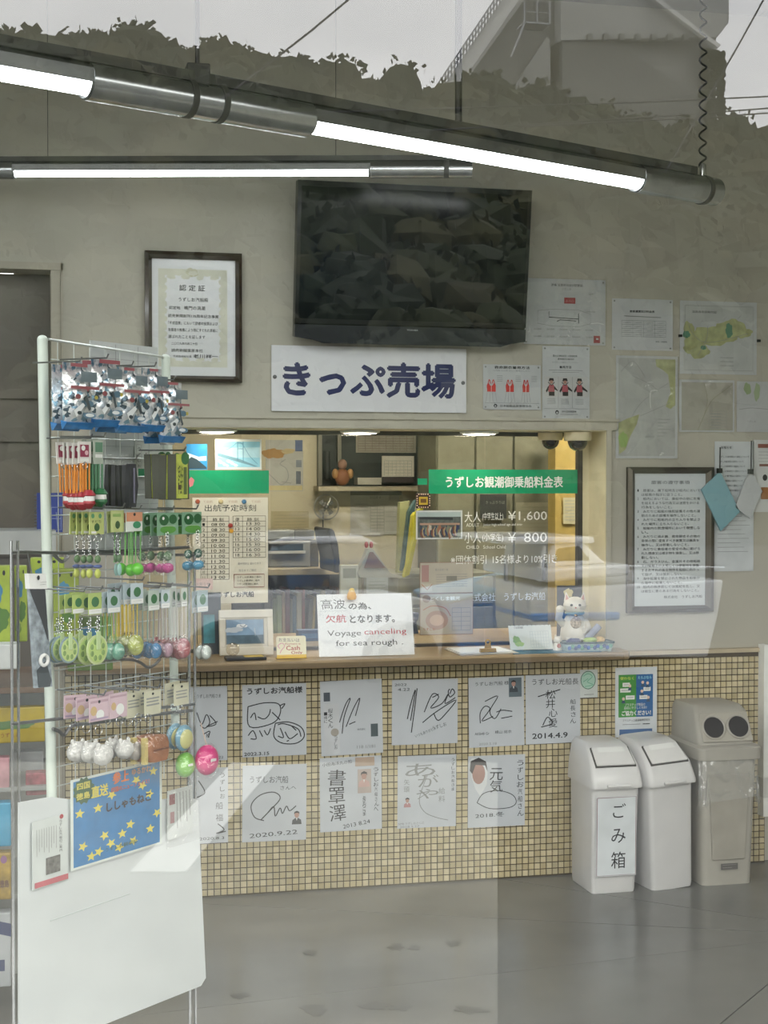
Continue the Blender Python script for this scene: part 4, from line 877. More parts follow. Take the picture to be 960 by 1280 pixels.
# ------------------------------------------------------------------ autograph boards on the tiles
BD = M('#c3c8ce', .3, vary=.03, bump=.1, bscale=20); AY = -.001
def board(rect, label, roll=0.0):
    return Sheet('autograph_board', label, 'board', rect, y=AY, thick=.003, mat=BD, group='autograph boards on the tiled wall', roll=roll)
def fig(s, cx_, cy_, r, shirt, hair=HAIR):
    s.poly([(cx_ - r * 1.7, cy_ + r * 3.4), (cx_ - r * 1.5, cy_ + r * 1.9), (cx_ - r * .5, cy_ + r * 1.2), (cx_ + r * .5, cy_ + r * 1.2), (cx_ + r * 1.5, cy_ + r * 1.9), (cx_ + r * 1.7, cy_ + r * 3.4)], shirt)
    s.disc(cx_, cy_ + .1 * r, r * .8, r * 1.1, M('#b08a7c'), 16); s.poly([(cx_ - r * .95, cy_), (cx_ - r * .85, cy_ - r * .9), (cx_, cy_ - r * 1.3), (cx_ + r * .85, cy_ - r * .9), (cx_ + r * .95, cy_), (cx_ + r * .6, cy_ - r * .5), (cx_ - r * .5, cy_ - r * .55)], hair); s.poly([(cx_ - r * .25, cy_ + r * 1.2), (cx_ + r * .25, cy_ + r * 1.2), (cx_, cy_ + r * 2.2)], WHITE)
s = board((235, 858, 284, 951), 'autograph board half hidden behind the goods rack, upper row', 0); s.text('うずしお汽船さま', 246, 276, 870, 5, INK); scr(s, [[(246, 890), (252, 905), (258, 893), (262, 903), (256, 910), (250, 906)], [(262, 894), (270, 905), (258, 908), (272, 902)], [(255, 917), (262, 914), (260, 922)]]); s.text('K', 258, 262, 919, 5, INK); s.text('22', 273, 279, 947, 3, INK); s.done()
s = board((235, 960, 285, 1054), 'autograph board half hidden behind the goods rack, lower row', 0); s.vtext('うずしお', 278, 965, 1000, 6, INK); s.vtext('船福', 274, 1000, 1030, 9, INK, .01); scr(s, [[(248, 975), (256, 990), (246, 996)], [(272, 1030), (280, 1038), (270, 1042), (282, 1040)]]); s.text('2020.8.3', 249, 280, 1048, 3.5, INK); s.done()
s = board((303, 855, 383, 945), 'autograph board with two round smiling scribbles dated 2022', -.004); s.text('うずしお汽船様', 309, 378, 863, 8, INK, .03)
scr(s, [[(310, 882), (330, 878), (348, 880), (350, 892), (340, 904), (312, 907), (310, 882)], [(313, 896), (318, 890), (320, 899)], [(322, 895), (330, 898), (336, 893), (338, 886)], [(340, 890), (346, 896), (350, 900)], [(350, 882), (356, 880), (352, 886)]], 1.35)
scr(s, [[(344, 904), (360, 903), (376, 910), (380, 922), (370, 930), (352, 929), (342, 920), (344, 904)], [(347, 906), (355, 905), (372, 912), (376, 922)], [(350, 910), (354, 922), (347, 920)], [(356, 915), (362, 924), (372, 918)], [(358, 927), (361, 926)], [(364, 908), (370, 914)], [(310, 918), (316, 912), (320, 922), (313, 922)], [(324, 912), (328, 920)], [(330, 912), (334, 918), (338, 910)]], 1.35); s.text('2022.3.15', 305, 336, 941, 4, INK, .02); s.done()
s = board((401, 850, 478, 943), 'autograph board with steep crossed strokes and two dark stamps', -.02); s.rect(405, 864, 413, 875, M('#3c4650')); s.rect(463, 906, 472, 922, M('#3b4a4e')); s.rect(405, 878, 424, 941, M('#c9ccd0')); s.vtext('桜木くん', 413, 884, 908, 6, INK); s.disc(418, 914, 5, 5, M('#a09a90'), 16); s.vtext('一緒に', 407, 888, 902, 4, INK); s.vtext('うずしお', 419, 918, 935, 4, INK)
scr(s, [[(424, 902), (432, 880), (438, 873), (430, 895), (427, 916)], [(432, 908), (442, 885), (450, 873), (444, 895)], [(436, 905), (444, 902)]], 1.2); s.text('株式会社', 446, 456, 912, 2.5, INK); s.text('118 1/181', 445, 468, 934, 4, GREY); s.done()
s = board((490, 849, 572, 930), 'autograph board with a looping signature and a small heart, upper row', .004); s.text('2022', 493, 508, 855, 3, INK); s.text('4.22', 497, 512, 861, 3.5, INK)
scr(s, [[(509, 898), (513, 880), (519, 862), (513, 900)], [(514, 915), (518, 885), (521, 860)], [(530, 890), (540, 868), (548, 872), (538, 885), (552, 880), (560, 868), (556, 880), (569, 873)], [(528, 903), (545, 890), (570, 876), (552, 898), (546, 900), (542, 892)], [(540, 872), (548, 868)], [(562, 868), (565, 862), (568, 867), (562, 872), (560, 865), (562, 862)]], 1.3)
s.text('いつもありがとう', 518, 545, 915, 4, INK, rot=-.35); s.text('うずしお', 540, 558, 908, 5, INK, rot=-.3); s.done()
s = board((586, 846, 655, 933), 'autograph board with a portrait print at its top right corner', -.012); s.text('うずしお汽船 様', 594, 636, 854, 5, INK); s.rect(636, 848, 652, 872, M('#5c6b74')); fig(s, 642, 855, 3.2, M('#39414a')); scr(s, [[(600, 903), (600, 890), (606, 882), (612, 886), (602, 900), (616, 895)], [(606, 876), (622, 870), (612, 888), (618, 898), (626, 886)], [(620, 890), (628, 888), (640, 890)], [(626, 898), (640, 896)]], 1.2)
s.text('AKB48 Gr', 593, 611, 916, 3.2, INK); s.text('横山 結衣', 618, 639, 915, 4, INK); s.text('2020.3.18', 598, 620, 929, 3, GREY); s.done()
s = board((657, 843, 725, 929), 'autograph board dated 2014 beside the ticket counter end', -.006); s.text('うずしお光船長', 665, 723, 852, 8, INK, .01, rot=.02); s.vtext('松井', 688, 862, 885, 11, INK, .0, 2); s.vtext('心愛', 692, 884, 910, 11, INK, 0, 3, 4); s.vtext('船長さん', 716, 874, 906, 6, INK, 0, 2); scr(s, [[(672, 870), (700, 862)], [(678, 906), (684, 896), (690, 904), (676, 908)]], 1.3); s.text('2014.4.9', 665, 709, 919, 6.5, INK, .02); s.done()
s = board((303, 956, 383, 1051), 'autograph board with a big round loop and a small suited portrait', .01); s.text('うずしお汽船', 312, 360, 974, 9, INK, rot=.03); s.text('さんへ', 350, 370, 985, 5, INK)
scr(s, [[(330, 1025), (318, 1020), (314, 1005), (325, 993), (342, 990), (350, 998), (338, 1012), (326, 1024), (334, 1016), (342, 1008), (344, 1020), (350, 1010), (353, 1017), (358, 1008), (362, 1014), (370, 1008)]], 1.3); fig(s, 371, 1019, 3.6, M('#2f3338')); s.text('2020.9.22', 312, 372, 1042, 5.5, INK, rot=-.05); s.done()
s = board((400, 946, 477, 1038), 'autograph board with large brush characters and a portrait print', -.008); s.text('小田海洋丸の船', 403, 440, 953, 4.5, INK, rot=-.08); s.rect(447, 962, 464, 992, M('#b8aaa2')); fig(s, 455, 970, 4.2, M('#c9a79e')); s.vtext('書罩澤', 421, 960, 1026, 20, INK, -.012, 3); s.vtext('うずしお汽船さんへ', 470, 960, 1016, 5, INK, 0, 2); s.vtext('あきもりごさま', 455, 996, 1020, 4, INK); s.text('2013 8.24', 428, 462, 1030, 5, INK, rot=-.15); s.rect(444, 947, 468, 958, M('#b59f8c')); s.done()
s = board((497, 944, 570, 1034), 'autograph board with one tall sprawling grey signature, lower row', .006); s.text('あ', 506, 544, 962, 16, GREY, -.02); s.text('が', 522, 548, 976, 15, GREY, -.02); s.text('や', 520, 548, 992, 12, GREY, -.02); scr(s, [[(534, 968), (524, 998), (530, 1014), (545, 1022), (560, 1026)], [(522, 998), (536, 990)]], .9, GREY); s.vtext('うずしお汽船さま', 566, 948, 990, 4, INK); s.vtext('給料', 552, 984, 1004, 8, GREY); fig(s, 509, 999, 2.6, M('#b88a8a')); s.vtext('矢頭', 508, 972, 990, 7, GREY); s.text('NMB うずしおさん江', 498, 530, 1028, 3, GREY); s.text('2018.9.27', 500, 524, 1032, 2.6, GREY); s.done()
s = board((585, 944, 656, 1033), 'autograph board with a man in a white coat and an oval outline', .004); s.poly([(587, 949), (590, 946), (606, 949), (609, 965), (608, 980), (600, 994), (594, 985), (589, 970)], M('#d9dcde')); s.disc(598, 966, 8, 13, M('#a88074'), 18); s.poly([(587, 962), (588, 950), (598, 946), (607, 951), (609, 964), (606, 956), (594, 955), (590, 966)], HAIR)
s.vtext('元気', 620, 960, 990, 15, INK, -.01, 2); s.line([(596, 1002), (604, 991), (622, 988), (640, 994), (645, 1004), (636, 1010), (612, 1010), (596, 1002)], .9, INK, smooth=True); s.vtext('うずしお汽船さん', 650, 950, 1022, 7, INK, 0, 2); s.text('2018.冬', 594, 630, 1018, 6, INK, rot=-.03); s.done()
s = Sheet('round_stamp_card', 'small card with a round green emblem under the counter end', 'card', (725, 837, 747, 872), y=AY, mat=M('#c9cfcd', .4)); s.disc(735, 850, 9.5, 11.5, M('#4f6f62'), 24); s.disc(735, 850, 8.6, 10.6, M('#a9cdbd'), 24); scr(s, [[(729, 845), (735, 842), (740, 846), (734, 852), (741, 856), (731, 858)], [(729, 852), (735, 848)]], .9, M('#6fae92')); s.line([(730, 868), (742, 868)], .8, GREY); s.done()
s = Sheet('recycling_poster', 'poster with green and blue halves asking to sort plastic, above the bins', 'poster', (769, 834, 821, 921), y=AY, mat=M('#d0d6da', .3)); s.rect(773, 843, 795, 896, M('#3f8f3c')); s.rect(795, 843, 816, 896, M('#1f5f9a'))
s.text('使わなく', 775, 792, 847.5, 4, M('#c4d85a'), .02); s.text('えらぶなら', 797, 814, 847, 3.6, M('#8fd0e6'), .02)
for x, y, w_ in ((778, 853, 9), (775, 860, 13), (782, 869, 11), (804, 859, 9), (799, 869, 10)): s.rect(x, y, x + w_, y + 5, WHITE); s.line([(x + 1.5, y + 2.5), (x + w_ - 1.5, y + 2.5)], .7, GREY)
for x, y in ((787, 857), (779, 873), (803, 853), (802, 864), (810, 872), (809, 854)): s.disc(x, y, 1.8, 2, M('#e2c9b8'), 10); s.poly([(x - 2.4, y + 5.5), (x - 1.5, y + 2), (x + 1.5, y + 2), (x + 2.4, y + 5.5)], M('#35506a'))
s.text('プラスチック製品の', 781, 806, 880.5, 3.6, WHITE, .01); s.text('回収にやさしく分別！', 780, 808, 884.5, 3.4, WHITE, .01); s.text('ご協力ください！', 777, 813, 891, 6, WHITE, .03); s.text('プラスチック資源循環促進法', 778, 812, 900, 3, INK, .01); s.line([(778, 905), (800, 905)], .7, GREY); s.line([(803, 905), (812, 905)], 1, INK); s.rect(774, 911, 815, 918, M('#41689a')); s.done()
# ------------------------------------------------------------------ on the ticket glass
GS = GY - .003
def gsheet(name, label, cat, rect, m, y=GS, thick=.001, **k): return Sheet(name, label, cat, rect, y=y, thick=thick, mat=m, **k)
s = gsheet('price_banner', 'green banner with white fare heading on the ticket glass', 'banner', (537, 587, 725, 617), GREENB); s.text('うずしお観潮御乗船料金表', 558, 704, 602.5, 14, M('#eef2ee', .5), .02); s.done()
s = gsheet('plain_banner', 'plain green banner above the departure timetable', 'banner', (165, 588, 337, 617), GREENB); s.poly([(236, 600), (239, 596), (243, 600), (241, 607), (237, 609)], M('#d9808a')); s.done()
WT = M('#e9ebe6', .6); fl = Sheet('fare_lettering', 'white fare lettering on the ticket glass for adults and children', 'lettering', (563, 636, 698, 710), y=GS, thick=.0004, mat=WT)
D.objects['fare_lettering'].data.clear_geometry(); fl.t = 0
fl.text('大人', 581, 601, 646, 13, WT, .015); fl.text('(中学生以上)', 603, 629, 646, 11, WT, .01); fl.text('¥1,600', 635, 684, 645.5, 13, WT, .01); fl.text('ADULT', 583, 599, 656, 4.2, WT); fl.text('Junior high school age and over', 604, 653, 656, 4.2, WT)
fl.text('小人', 581, 601, 672, 13, WT, .005); fl.text('(小学生)', 603, 629, 672, 11, WT); fl.text('¥', 635, 645, 672, 12, WT); fl.text('800', 655, 684, 672, 12, WT, .01); fl.text('CHILD', 583, 599, 683.5, 4.2, WT); fl.text('School Child', 604, 632, 683.5, 4.2, WT)
fl.text('※団体割引', 564, 608, 699, 11, WT); fl.text('15名様より10%引き', 616, 697, 699, 11, WT, .008); fl.done()
f2_ = Sheet('company_lettering', 'small white company name lettering low on the ticket glass', 'lettering', (583, 736, 683, 756), y=GS, thick=.0004, mat=WT); D.objects['company_lettering'].data.clear_geometry(); f2_.t = 0
f2_.text('株式会社　うずしお汽船', 584, 682, 746, 10, M('#c9d8e6', .6)); f2_.done()
# timetable
TT = M('#dcd7c4', .5, vary=.02)
s = gsheet('departure_timetable', 'cream departure timetable board with two ruled columns of times', 'timetable', (241, 622, 335, 754), TT, thick=.004); LN = M('#3c3833', .6)
s.text('出航予定時刻', 256, 320, 635, 8.5, INK, .015)
for i, (x, c_) in enumerate(((258, '#e2a99a'), (289, '#e2dfa0'), (318, '#9bb8c9'))): s.text('で出航', x - 4, x + 8, 627, 3.4, M('#b79a86'))
s.grid(251, 645, 286, 724, 1, 12, .5, LN); s.line([(259, 645), (259, 724)], .5, LN); s.grid(291, 645, 332, 697, 1, 8, .5, LN); s.line([(303, 645), (303, 697)], .5, LN)
s.text('便', 252, 257, 649.5, 4.5, INK); s.text('時 刻', 266, 279, 649.5, 4.5, INK, .01); s.text('便', 294, 299, 649.5, 4.5, INK); s.text('時 刻', 309, 323, 649.5, 4.5, INK, .01)
tl = ['08:00', '08:30', '09:00', '09:30', '10:00', '10:30', '11:00', '11:30', '12:00', '12:30', '13:00']; tr_ = ['13:30', '14:00', '14:30', '15:00', '15:30', '16:00', '16:30']
for i, v in enumerate(tl): y_ = 651.6 + 6.58 * (i + .5) + .6; s.text(str(i + 1), 253, 256, y_, 3.6, INK); s.text(v.replace(':', ' '), 264, 281, y_, 3.8, INK)
for i, v in enumerate(tr_): y_ = 651.5 + 6.5 * (i + .5); s.text(str(i + 12), 294, 299, y_, 3.6, INK); s.text(v.replace(':', ' '), 308, 325, y_, 3.8, INK)
s.text('最終時刻は 変わります', 297, 326, 704.5, 3, GREY); s.text('当日までご確認', 298, 320, 713, 3, GREY); s.line([(292, 718), (330, 718), (330, 734), (292, 734)], .9, M('#8d5b52'), closed=True)
for k in range(3): s.text('うずしお観潮船ご案内', 296, 326 - k * 2, 721.5 + k * 4.3, 2.6, INK)
s.text('うずしお汽船', 272, 317, 743, 7, INK, .02); s.done()
for px, py, hx, lb in ((247, 627, '#a2492c', 'brown-red round magnet at the top left of the timetable'), (276, 627, '#c9b98a', 'pale yellow round magnet at the top middle of the timetable'), (305, 627, '#3c6f93', 'blue round magnet at the top right of the timetable'), (288, 657, '#a3332a', 'red round magnet between the timetable columns'), (289, 663.5, '#e0a52c', 'yellow round magnet just below the red one')):
    p = on_y(px, py, GS - .004); o = MB().lathe([(.001, .012), (.007, .011), (.0095, .004), (.0095, 0), (.001, 0)], (0, 0, 0), M(hx, .3, coat=.4), 16, 'y').build('round_magnet', None, True); o.location = (p.x, GS - .0042, p.z); tag(o, lb, 'magnet', 'round magnets on the timetable')
# postcards, price photo, flyers on the glass
s = gsheet('sea_postcard', 'small bright blue postcard with a dark headland', 'postcard', (233, 555, 259, 587), M('#2f8fc9', .4, vary=.2, scale=18)); s.poly([(234, 566), (248, 571), (258, 570), (258, 576), (234, 576)], M('#c9dfe8')); s.poly([(234, 576), (239, 571), (246, 574), (258, 584), (258, 586), (234, 586)], M('#27414f')); s.done()
s = gsheet('bridge_postcard', 'white-edged postcard of a suspension bridge over a blue strait', 'postcard', (269, 549, 327, 587), M('#dde4e2', .4)); s.rect(272, 552, 325, 584, M('#8fc9dc', .5, vary=.25, scale=10)); s.poly([(272, 560), (325, 559), (325, 572), (272, 572)], M('#aed6e2', vary=.2)); s.poly([(272, 566), (300, 574), (322, 583), (318, 583), (296, 577), (272, 570)], M('#6f98a8')); s.line([(297, 552), (297, 576)], .8, M('#4c7f9c')); s.line([(304, 552), (304, 577)], .8, M('#4c7f9c')); s.line([(297, 554), (304, 554)], .7, M('#4c7f9c')); s.line([(297, 561), (304, 561)], .7, M('#4c7f9c')); s.line([(272, 563), (286, 561), (300, 553), (312, 570), (322, 580)], .5, M('#4c7f9c'), smooth=True)
for k in range(14): s.blob(274 + (k * 5) % 24, 576 + (k * 3) % 7, 2, 1.4, M('#e6eeee'), k)
s.done()
s = gsheet('group_photo', 'snapshot of a group of people on a deck stuck on the glass', 'photo', (520, 638, 578, 674), M('#cfd2ce', .3)); s.rect(522, 640, 576, 672, M('#59605c', .5, vary=.4, scale=60)); s.rect(522, 640, 576, 646, M('#a9b7b5')); s.poly([(524, 646), (566, 647), (566, 650), (524, 649)], M('#2c3236'))
for k in range(26): cc_ = ['#39434f', '#6b4238', '#a58f6c', '#2f3b5e', '#7a7f6a', '#9b6a50', '#b9b0a0'][k % 7]; s.blob(526 + k * 1.9, 662 + (k * 5) % 6, 2.4, 6, M(cc_), k); s.disc(526 + k * 1.9, 655 + (k * 5) % 5, 1.2, 1.5, M('#b08f7a'), 8)
s.done()
for rct, lb, nm, sd in (((525, 703, 591, 741), 'pale flyer with a reddish picture column on the glass', 'glass_flyer', 1), ((525, 742, 591, 793), 'cream flyer with a round drawn map on the glass', 'map_flyer', 2)):
    s = gsheet(nm, lb, 'flyer', rct, M('#b3ac9c', .4)); x0, y0, x1, y1 = rct
    if sd == 1: s.rect(527, 706, 536, 727, M('#a5807a')); s.rect(527, 729, 540, 739, M('#bfb9a9')); s.text('観光船乗り場', 544, 560, 712, 3, GREY); [s.line([(545, y), (584, y)], .5, GREY) for y in range(718, 734, 3)]; s.rect(558, 720, 571, 726, M('#7e7c70')); s.text('うずしお', 566, 580, 731, 4, GREY); s.line([(527, 730), (534, 737), (540, 730)], .7, M('#a8604a'))
    else: s.disc(533, 748, 5, 5, M('#8d7d70'), 16); s.text('とくしま観光', 538, 575, 748, 5, WHITE, .02); s.disc(546, 775, 14, 12, M('#a98f80'), 22); s.disc(546, 775, 9, 7, M('#c4ab98'), 22); s.line([(529, 762), (540, 757), (556, 760), (563, 770)], 1, M('#a8705c'), smooth=True); s.text('うずしお', 529, 544, 786, 3.6, M('#a04a38')); s.grid(565, 760, 588, 788, 2, 5, .5, GREY)
    s.line([(x0, y0), (x1, y0), (x1, y1), (x0, y1)], .8, M('#8a6a5c'), closed=True); s.done()
p = on_y(529, 626, GS - .006); c = MB(); mt_ = M('#3a1f1c', .5); c.box((-.03, 0, -.03), (.03, .006, .03), mt_)
o = c.build('lit_emblem', None, bevel=.006); o.location = (p.x, GS - .0065, p.z); tag(o, 'small square red-black emblem with a yellow centre and pale dots', 'emblem'); MB().box((-.018, -.003, -.016), (.018, 0, .016), M('#c9a82c', .5)).build('centre_plate', o)
for i in range(20):
    a = math.tau * i / 20; r_ = .026 / max(abs(math.cos(a)), abs(math.sin(a))); MB().ell((r_ * math.cos(a), -.002, r_ * math.sin(a)), .0028, M('#e6c9b0', .5), 6, 4).build('dot', o)
MB().box((-.012, -.0036, -.008), (.012, -.003, .008), M('#6b4a18')).build('mark', o)
s = gsheet('green_note', 'small green and white note near the bottom of the emblem', 'note', (522, 598, 534, 606), GREENB); s.done()
# ------------------------------------------------------------------ standing on the counter
CZ = .8992
def standing(name, label, cat, rect, y, lean, m, thick=.003, group=None, roll=0, **k):
    x0, y0, x1, y1 = rect; a = on_y(x0, (y0 + y1) / 2, y); b = on_y(x1, (y0 + y1) / 2, y); top = on_y((x0 + x1) / 2, y0, y).z
    Wd = b.x - a.x; Ht = (top - CZ) / math.cos(lean); c = Vector(((a.x + b.x) / 2, y + math.sin(lean) * Ht / 2, CZ + .0006 + math.cos(lean) * Ht / 2 + thick * abs(math.sin(lean))))
    return Sheet(name, label, cat, rect, loc=c, W=Wd, H=Ht, lean=lean, mat=m, thick=thick, group=group, roll=roll, **k)
s = standing('cancellation_sign', 'leaning white sign saying the voyage is cancelled for rough sea', 'sign', (399, 744, 518, 825), -.05, .22, M('#dfe2e4', .35, vary=.02))
s.text('高波', 404, 434, 757, 13, INK, 0, shear=-.15); s.text('の為、', 438, 466, 760, 9, INK, .03); s.text('欠航', 409, 434, 776, 10, INKR, .02); s.text('となります。', 439, 495, 777, 10, INK, .03); s.text('Voyage', 410, 452, 796, 9.5, INK, .008); s.text('canceling', 456, 509, 795, 9.5, INKR, .008); s.text('for sea rough .', 420, 504, 809, 9.5, INK, .008)
s.line([(401, 766), (436, 766)], .5, M('#b0b4b8')); s.done()
CF_ = CLEAR('clear_holder', fac=.04, rough=.08, bump=.2, bscale=10, edge=False); MB().quad([(-s.W / 2 - .006, -.006, -s.H / 2), (s.W / 2 + .006, -.006, -s.H / 2), (s.W / 2 + .004, -.008, s.H / 2), (-s.W / 2, -.008, s.H / 2)], CF_).build('clear_sleeve', s.root)
MB().box((-.05, .0, -s.H / 2), (.05, .004, s.H / 2 - .03), M('#a5a8aa')).build('stay', s.root)
p = on_y(439, 742, -.02); o = MB().lathe([(.001, -.02), (.016, -.018), (.019, -.008), (.016, .004), (.010, .018), (.004, .022)], (0, 0, 0), M('#e3a83a', .5), 18).build('yellow_clip', None, True); o.location = (p.x, -.028, p.z - .004); tag(o, 'chubby yellow clip on the top edge of the cancellation sign', 'clip'); MB().ell((0, -.004, .016), (.011, .01, .01), M('#edc964', .5)).build('head', o, True)
s = standing('cash_only_card', 'cream cash only card with red hand lettering on a yellow base', 'card', (346, 796, 383, 825), -.07, .2, M('#e6dfbd', .5), corner=.008); s.text('お支払いは', 349, 375, 801, 5, M('#5c4a52'), rot=.05); s.text('Payment is', 357, 376, 806.5, 3.4, M('#b0483c'), .01); s.text('Cash', 358, 375, 811.5, 5.5, M('#b0483c'), .02); s.text('Only', 364, 378, 818, 5, M('#b0483c'), .02); s.line([(350, 812), (348, 808), (353, 805), (356, 809), (352, 814), (350, 818)], .9, M('#d98aa0'), smooth=True)
s.rect(346, 820, 383, 825, M('#e0b93c')); s.done(); a = s.root; MB().box((-s.W / 2, -.006, -s.H / 2), (s.W / 2, .035, -s.H / 2 + .006), M('#e0b93c', .4)).build('base', a)
# framed photo left
s = standing('framed_photo', 'white wooden photo frame with a cloudy sea picture', 'frame', (274, 764, 341, 823), .07, .14, M('#cfcabb', .45), thick=.014); s.rect(282, 776, 330, 809, M('#8c8f8c', .4)); s.rect(283, 777, 329, 808, M('#7d9bb8', .35, vary=.35, scale=12, detail=4)); s.rect(283, 797, 329, 808, M('#4a6576', .4, vary=.3, scale=30)); s.blob(302, 785, 6, 3, M('#e2e6ea'), 4); s.line([(300, 784), (304, 787), (308, 783)], .9, M('#5c6d80')); s.blob(292, 790, 10, 4, M('#c4ccd4'), 7); s.line([(318, 788), (319, 798)], 1.2, M('#9fb0bd')); s.done()
for k, (x0, z0, x1, z1) in enumerate([(-s.W / 2, -s.H / 2, s.W / 2, -s.H / 2 + .03), (-s.W / 2, s.H / 2 - .03, s.W / 2, s.H / 2), (-s.W / 2, -s.H / 2 + .03, -s.W / 2 + .022, s.H / 2 - .03), (s.W / 2 - .022, -s.H / 2 + .03, s.W / 2, s.H / 2 - .03)]):
    MB().box((x0, -.022, z0), (x1, -.014, z1), M('#d9d4c6', .4)).build('frame_bar', s.root, bevel=.002)
s = Sheet('pink_label', 'small pinkish label card above the dark folder', 'label', (243, 723, 266, 737), y=.12, mat=M('#d9bcb4', .6)); s.text('お知らせ', 245, 262, 730, 4, GREY); s.done()
s = standing('dark_folder', 'dark leaning folder between the timetable and the photo frame', 'folder', (252, 742, 276, 825), .13, .1, M('#2f3a42', .5), thick=.02); s.rect(254, 772, 268, 810, M('#3f7f8a', .5, vary=.4, scale=20)); s.done()
t = thing('glass_paperweight', 'low clear round paperweight on a black base before the photo frame', 'paperweight', (on_y(291, 822, -.02).x, -.02, CZ)); MB().lathe([(.03, 0), (.032, .006), (.03, .01), (.001, .01)], (0, 0, 0), BLACK).build('base', t, True); MB().ell((0, 0, .036), (.026, .018, .026), CLEAR('clear_acrylic', fac=.12, tint=(.9, .86, .8), rough=.05)).build('glass_body', t, True)
t = thing('leaflet_tray', 'dark shallow tray with a yellowish slip on the counter', 'tray', (on_y(312, 824, -.06).x, -.06, CZ)); MB().box((-.09, -.03, 0), (.06, .04, .012), M('#26282a', .4)).build('tray', t, bevel=.003); MB().box((-.02, -.02, .012), (.05, .03, .014), M('#d0b25c', .6)).build('slip', t)
# right end: clipboard, calendar, lucky cat, tray
t = thing('clipboard', 'pale clipboard with a gold bulldog clip lying on the counter', 'clipboard', (on_y(604, 822, -.03).x, -.03, CZ)); MB().box((-.12, -.08, 0), (.12, .14, .005), M('#b8b4aa', .5)).build('board', t, bevel=.002); MB().box((-.11, -.06, .005), (.1, .13, .008), WHITE).build('paper', t)
gc = M('#c9a548', .3, .8); cb_ = MB(); cb_.prism([(-.032, .008), (.032, .008), (.03, .022), (-.03, .022)][::-1], -.07, -.05, gc); cb_.build('clip_body', t); k_ = MB(); k_.prism([(-.014, .02), (.014, .02), (.01, .04), (-.01, .04)][::-1], -.064, -.058, gc).ring((0, -.061, .046), .009, .003, gc); k_.build('clip_lever', t, True)
s = standing('desk_calendar', 'white desk calendar with a green picture, beside the lucky cat', 'calendar', (638, 783, 691, 811), -.02, .3, M('#d0d6d2', .4)); s.text('11 NOVEMBER', 645, 656, 785.5, 2.6, INK); s.blob(647, 800, 5, 5, M('#8fb07a'), 2); s.blob(650, 804, 5, 3, M('#a8c487'), 3); s.grid(664, 790, 687, 808, 7, 5, .25, M('#a9b4ba')); s.line([(638, 811), (691, 811)], 1.2, M('#2c3a40')); s.done()
for dx in range(10): MB().ring((-s.W / 2 + (dx + .5) * s.W / 10, 0, s.H / 2), .004, .0008, BLACK, 10, 4, normal='x').build('binding_ring', s.root)
MB().prism([(-s.W / 2, -s.H / 2), (s.W / 2, -s.H / 2), (s.W / 2, -s.H / 2 + .004), (-s.W / 2, -s.H / 2 + .004)][::-1], 0, .06, M('#2c4a55', .5)).build('foot', s.root)
o = MB().box((0, 0, 0), (.36, .14, .003), M('#2b6a86', .5)).build('blue_mat'); o.location = (on_y(640, 818, -.1).x, -.12, CZ); tag(o, 'thin blue desk mat under the calendar', 'mat')
# lucky cat
CT = M('#d8d4c8', .3, vary=.06, coat=.4); cx_ = on_y(718, 800, .02).x; t = thing('lucky_cat', 'white ceramic beckoning cat figurine with a patterned bib', 'figurine', (cx_, .02, CZ + .03)); t.rotation_euler = (0, 0, -.25)
MB().lathe([(.001, 0), (.05, 0), (.058, .02), (.054, .05), (.044, .08), (.034, .1), (.02, .115), (.001, .12)], (0, 0, 0), CT, 24).build('body', t, True)
hd = MB().ell((0, -.008, .142), (.046, .038, .036), CT, 20, 12).build('head', t, True)
for sx in (-1, 1):
    MB().loft([[(sx * .018, -.02, .165), (sx * .044, -.012, .158), (sx * .032, .006, .16)], [(sx * .034, -.01, .196), (sx * .037, -.009, .195), (sx * .035, -.006, .195)]], CT).build('ear', t)
    MB().loft([[(sx * .024, -.022, .168), (sx * .038, -.016, .165), (sx * .032, -.014, .165)], [(sx * .0335, -.0125, .187), (sx * .035, -.012, .186), (sx * .034, -.011, .186)]], M('#c99b90')).build('ear_lining', t)
    e_ = MB().ell((sx * .016, -.043, .146), (.006, .003, .005), M('#2a2a24', .2)).build('eye', t, True); MB().ell((sx * .024, -.03, .012), (.02, .026, .012), CT).build('foot', t, True)
    for q in range(3): MB().tube([(sx * .016, -.045, .132 + q * .003), (sx * .05, -.036, .126 + q * .008)], .0006, M('#8a857a'), 4).build('whisker', t)
MB().ell((0, -.046, .136), (.004, .003, .003), M('#b8705f')).build('nose', t, True)
MB().tube([(-.046, -.01, .07), (-.066, -.03, .09), (-.062, -.044, .125)], [.016, .014, .015], CT, 10).ell((-.062, -.045, .132), (.016, .012, .014), CT).build('raised_paw', t, True)
MB().tube([(.042, -.012, .075), (.05, -.04, .055), (.03, -.056, .048)], [.016, .014, .013], CT, 10).build('paw', t, True)
MB().ring((0, -.004, .112), .034, .006, M('#8f9a7c', .4), 24, 8, 'z').build('collar', t, True); MB().ell((0, -.052, .078), (.022, .007, .024), M('#b3a48e', .4, vary=.5, scale=140)).build('bib', t, True); MB().ell((0, -.05, .105), .007, M('#c9a548', .25, .8)).build('bell', t, True)
o = MB().box((-.07, -.05, 0), (.07, .05, .03), M('#8a8c86', .5)).build('display_block', None, bevel=.004); o.location = (cx_, .03, CZ); tag(o, 'low grey block the lucky cat sits on', 'block')
c2 = on_y(697, 812, -.05).x; t = thing('small_cat_figurine', 'tiny white cat figurine left of the large lucky cat', 'figurine', (c2, -.05, CZ)); MB().lathe([(.001, 0), (.017, 0), (.019, .012), (.014, .03), (.001, .036)], (0, 0, 0), CT, 16).build('body', t, True); MB().ell((0, -.003, .044), (.017, .014, .014), CT, 14, 8).build('head', t, True)
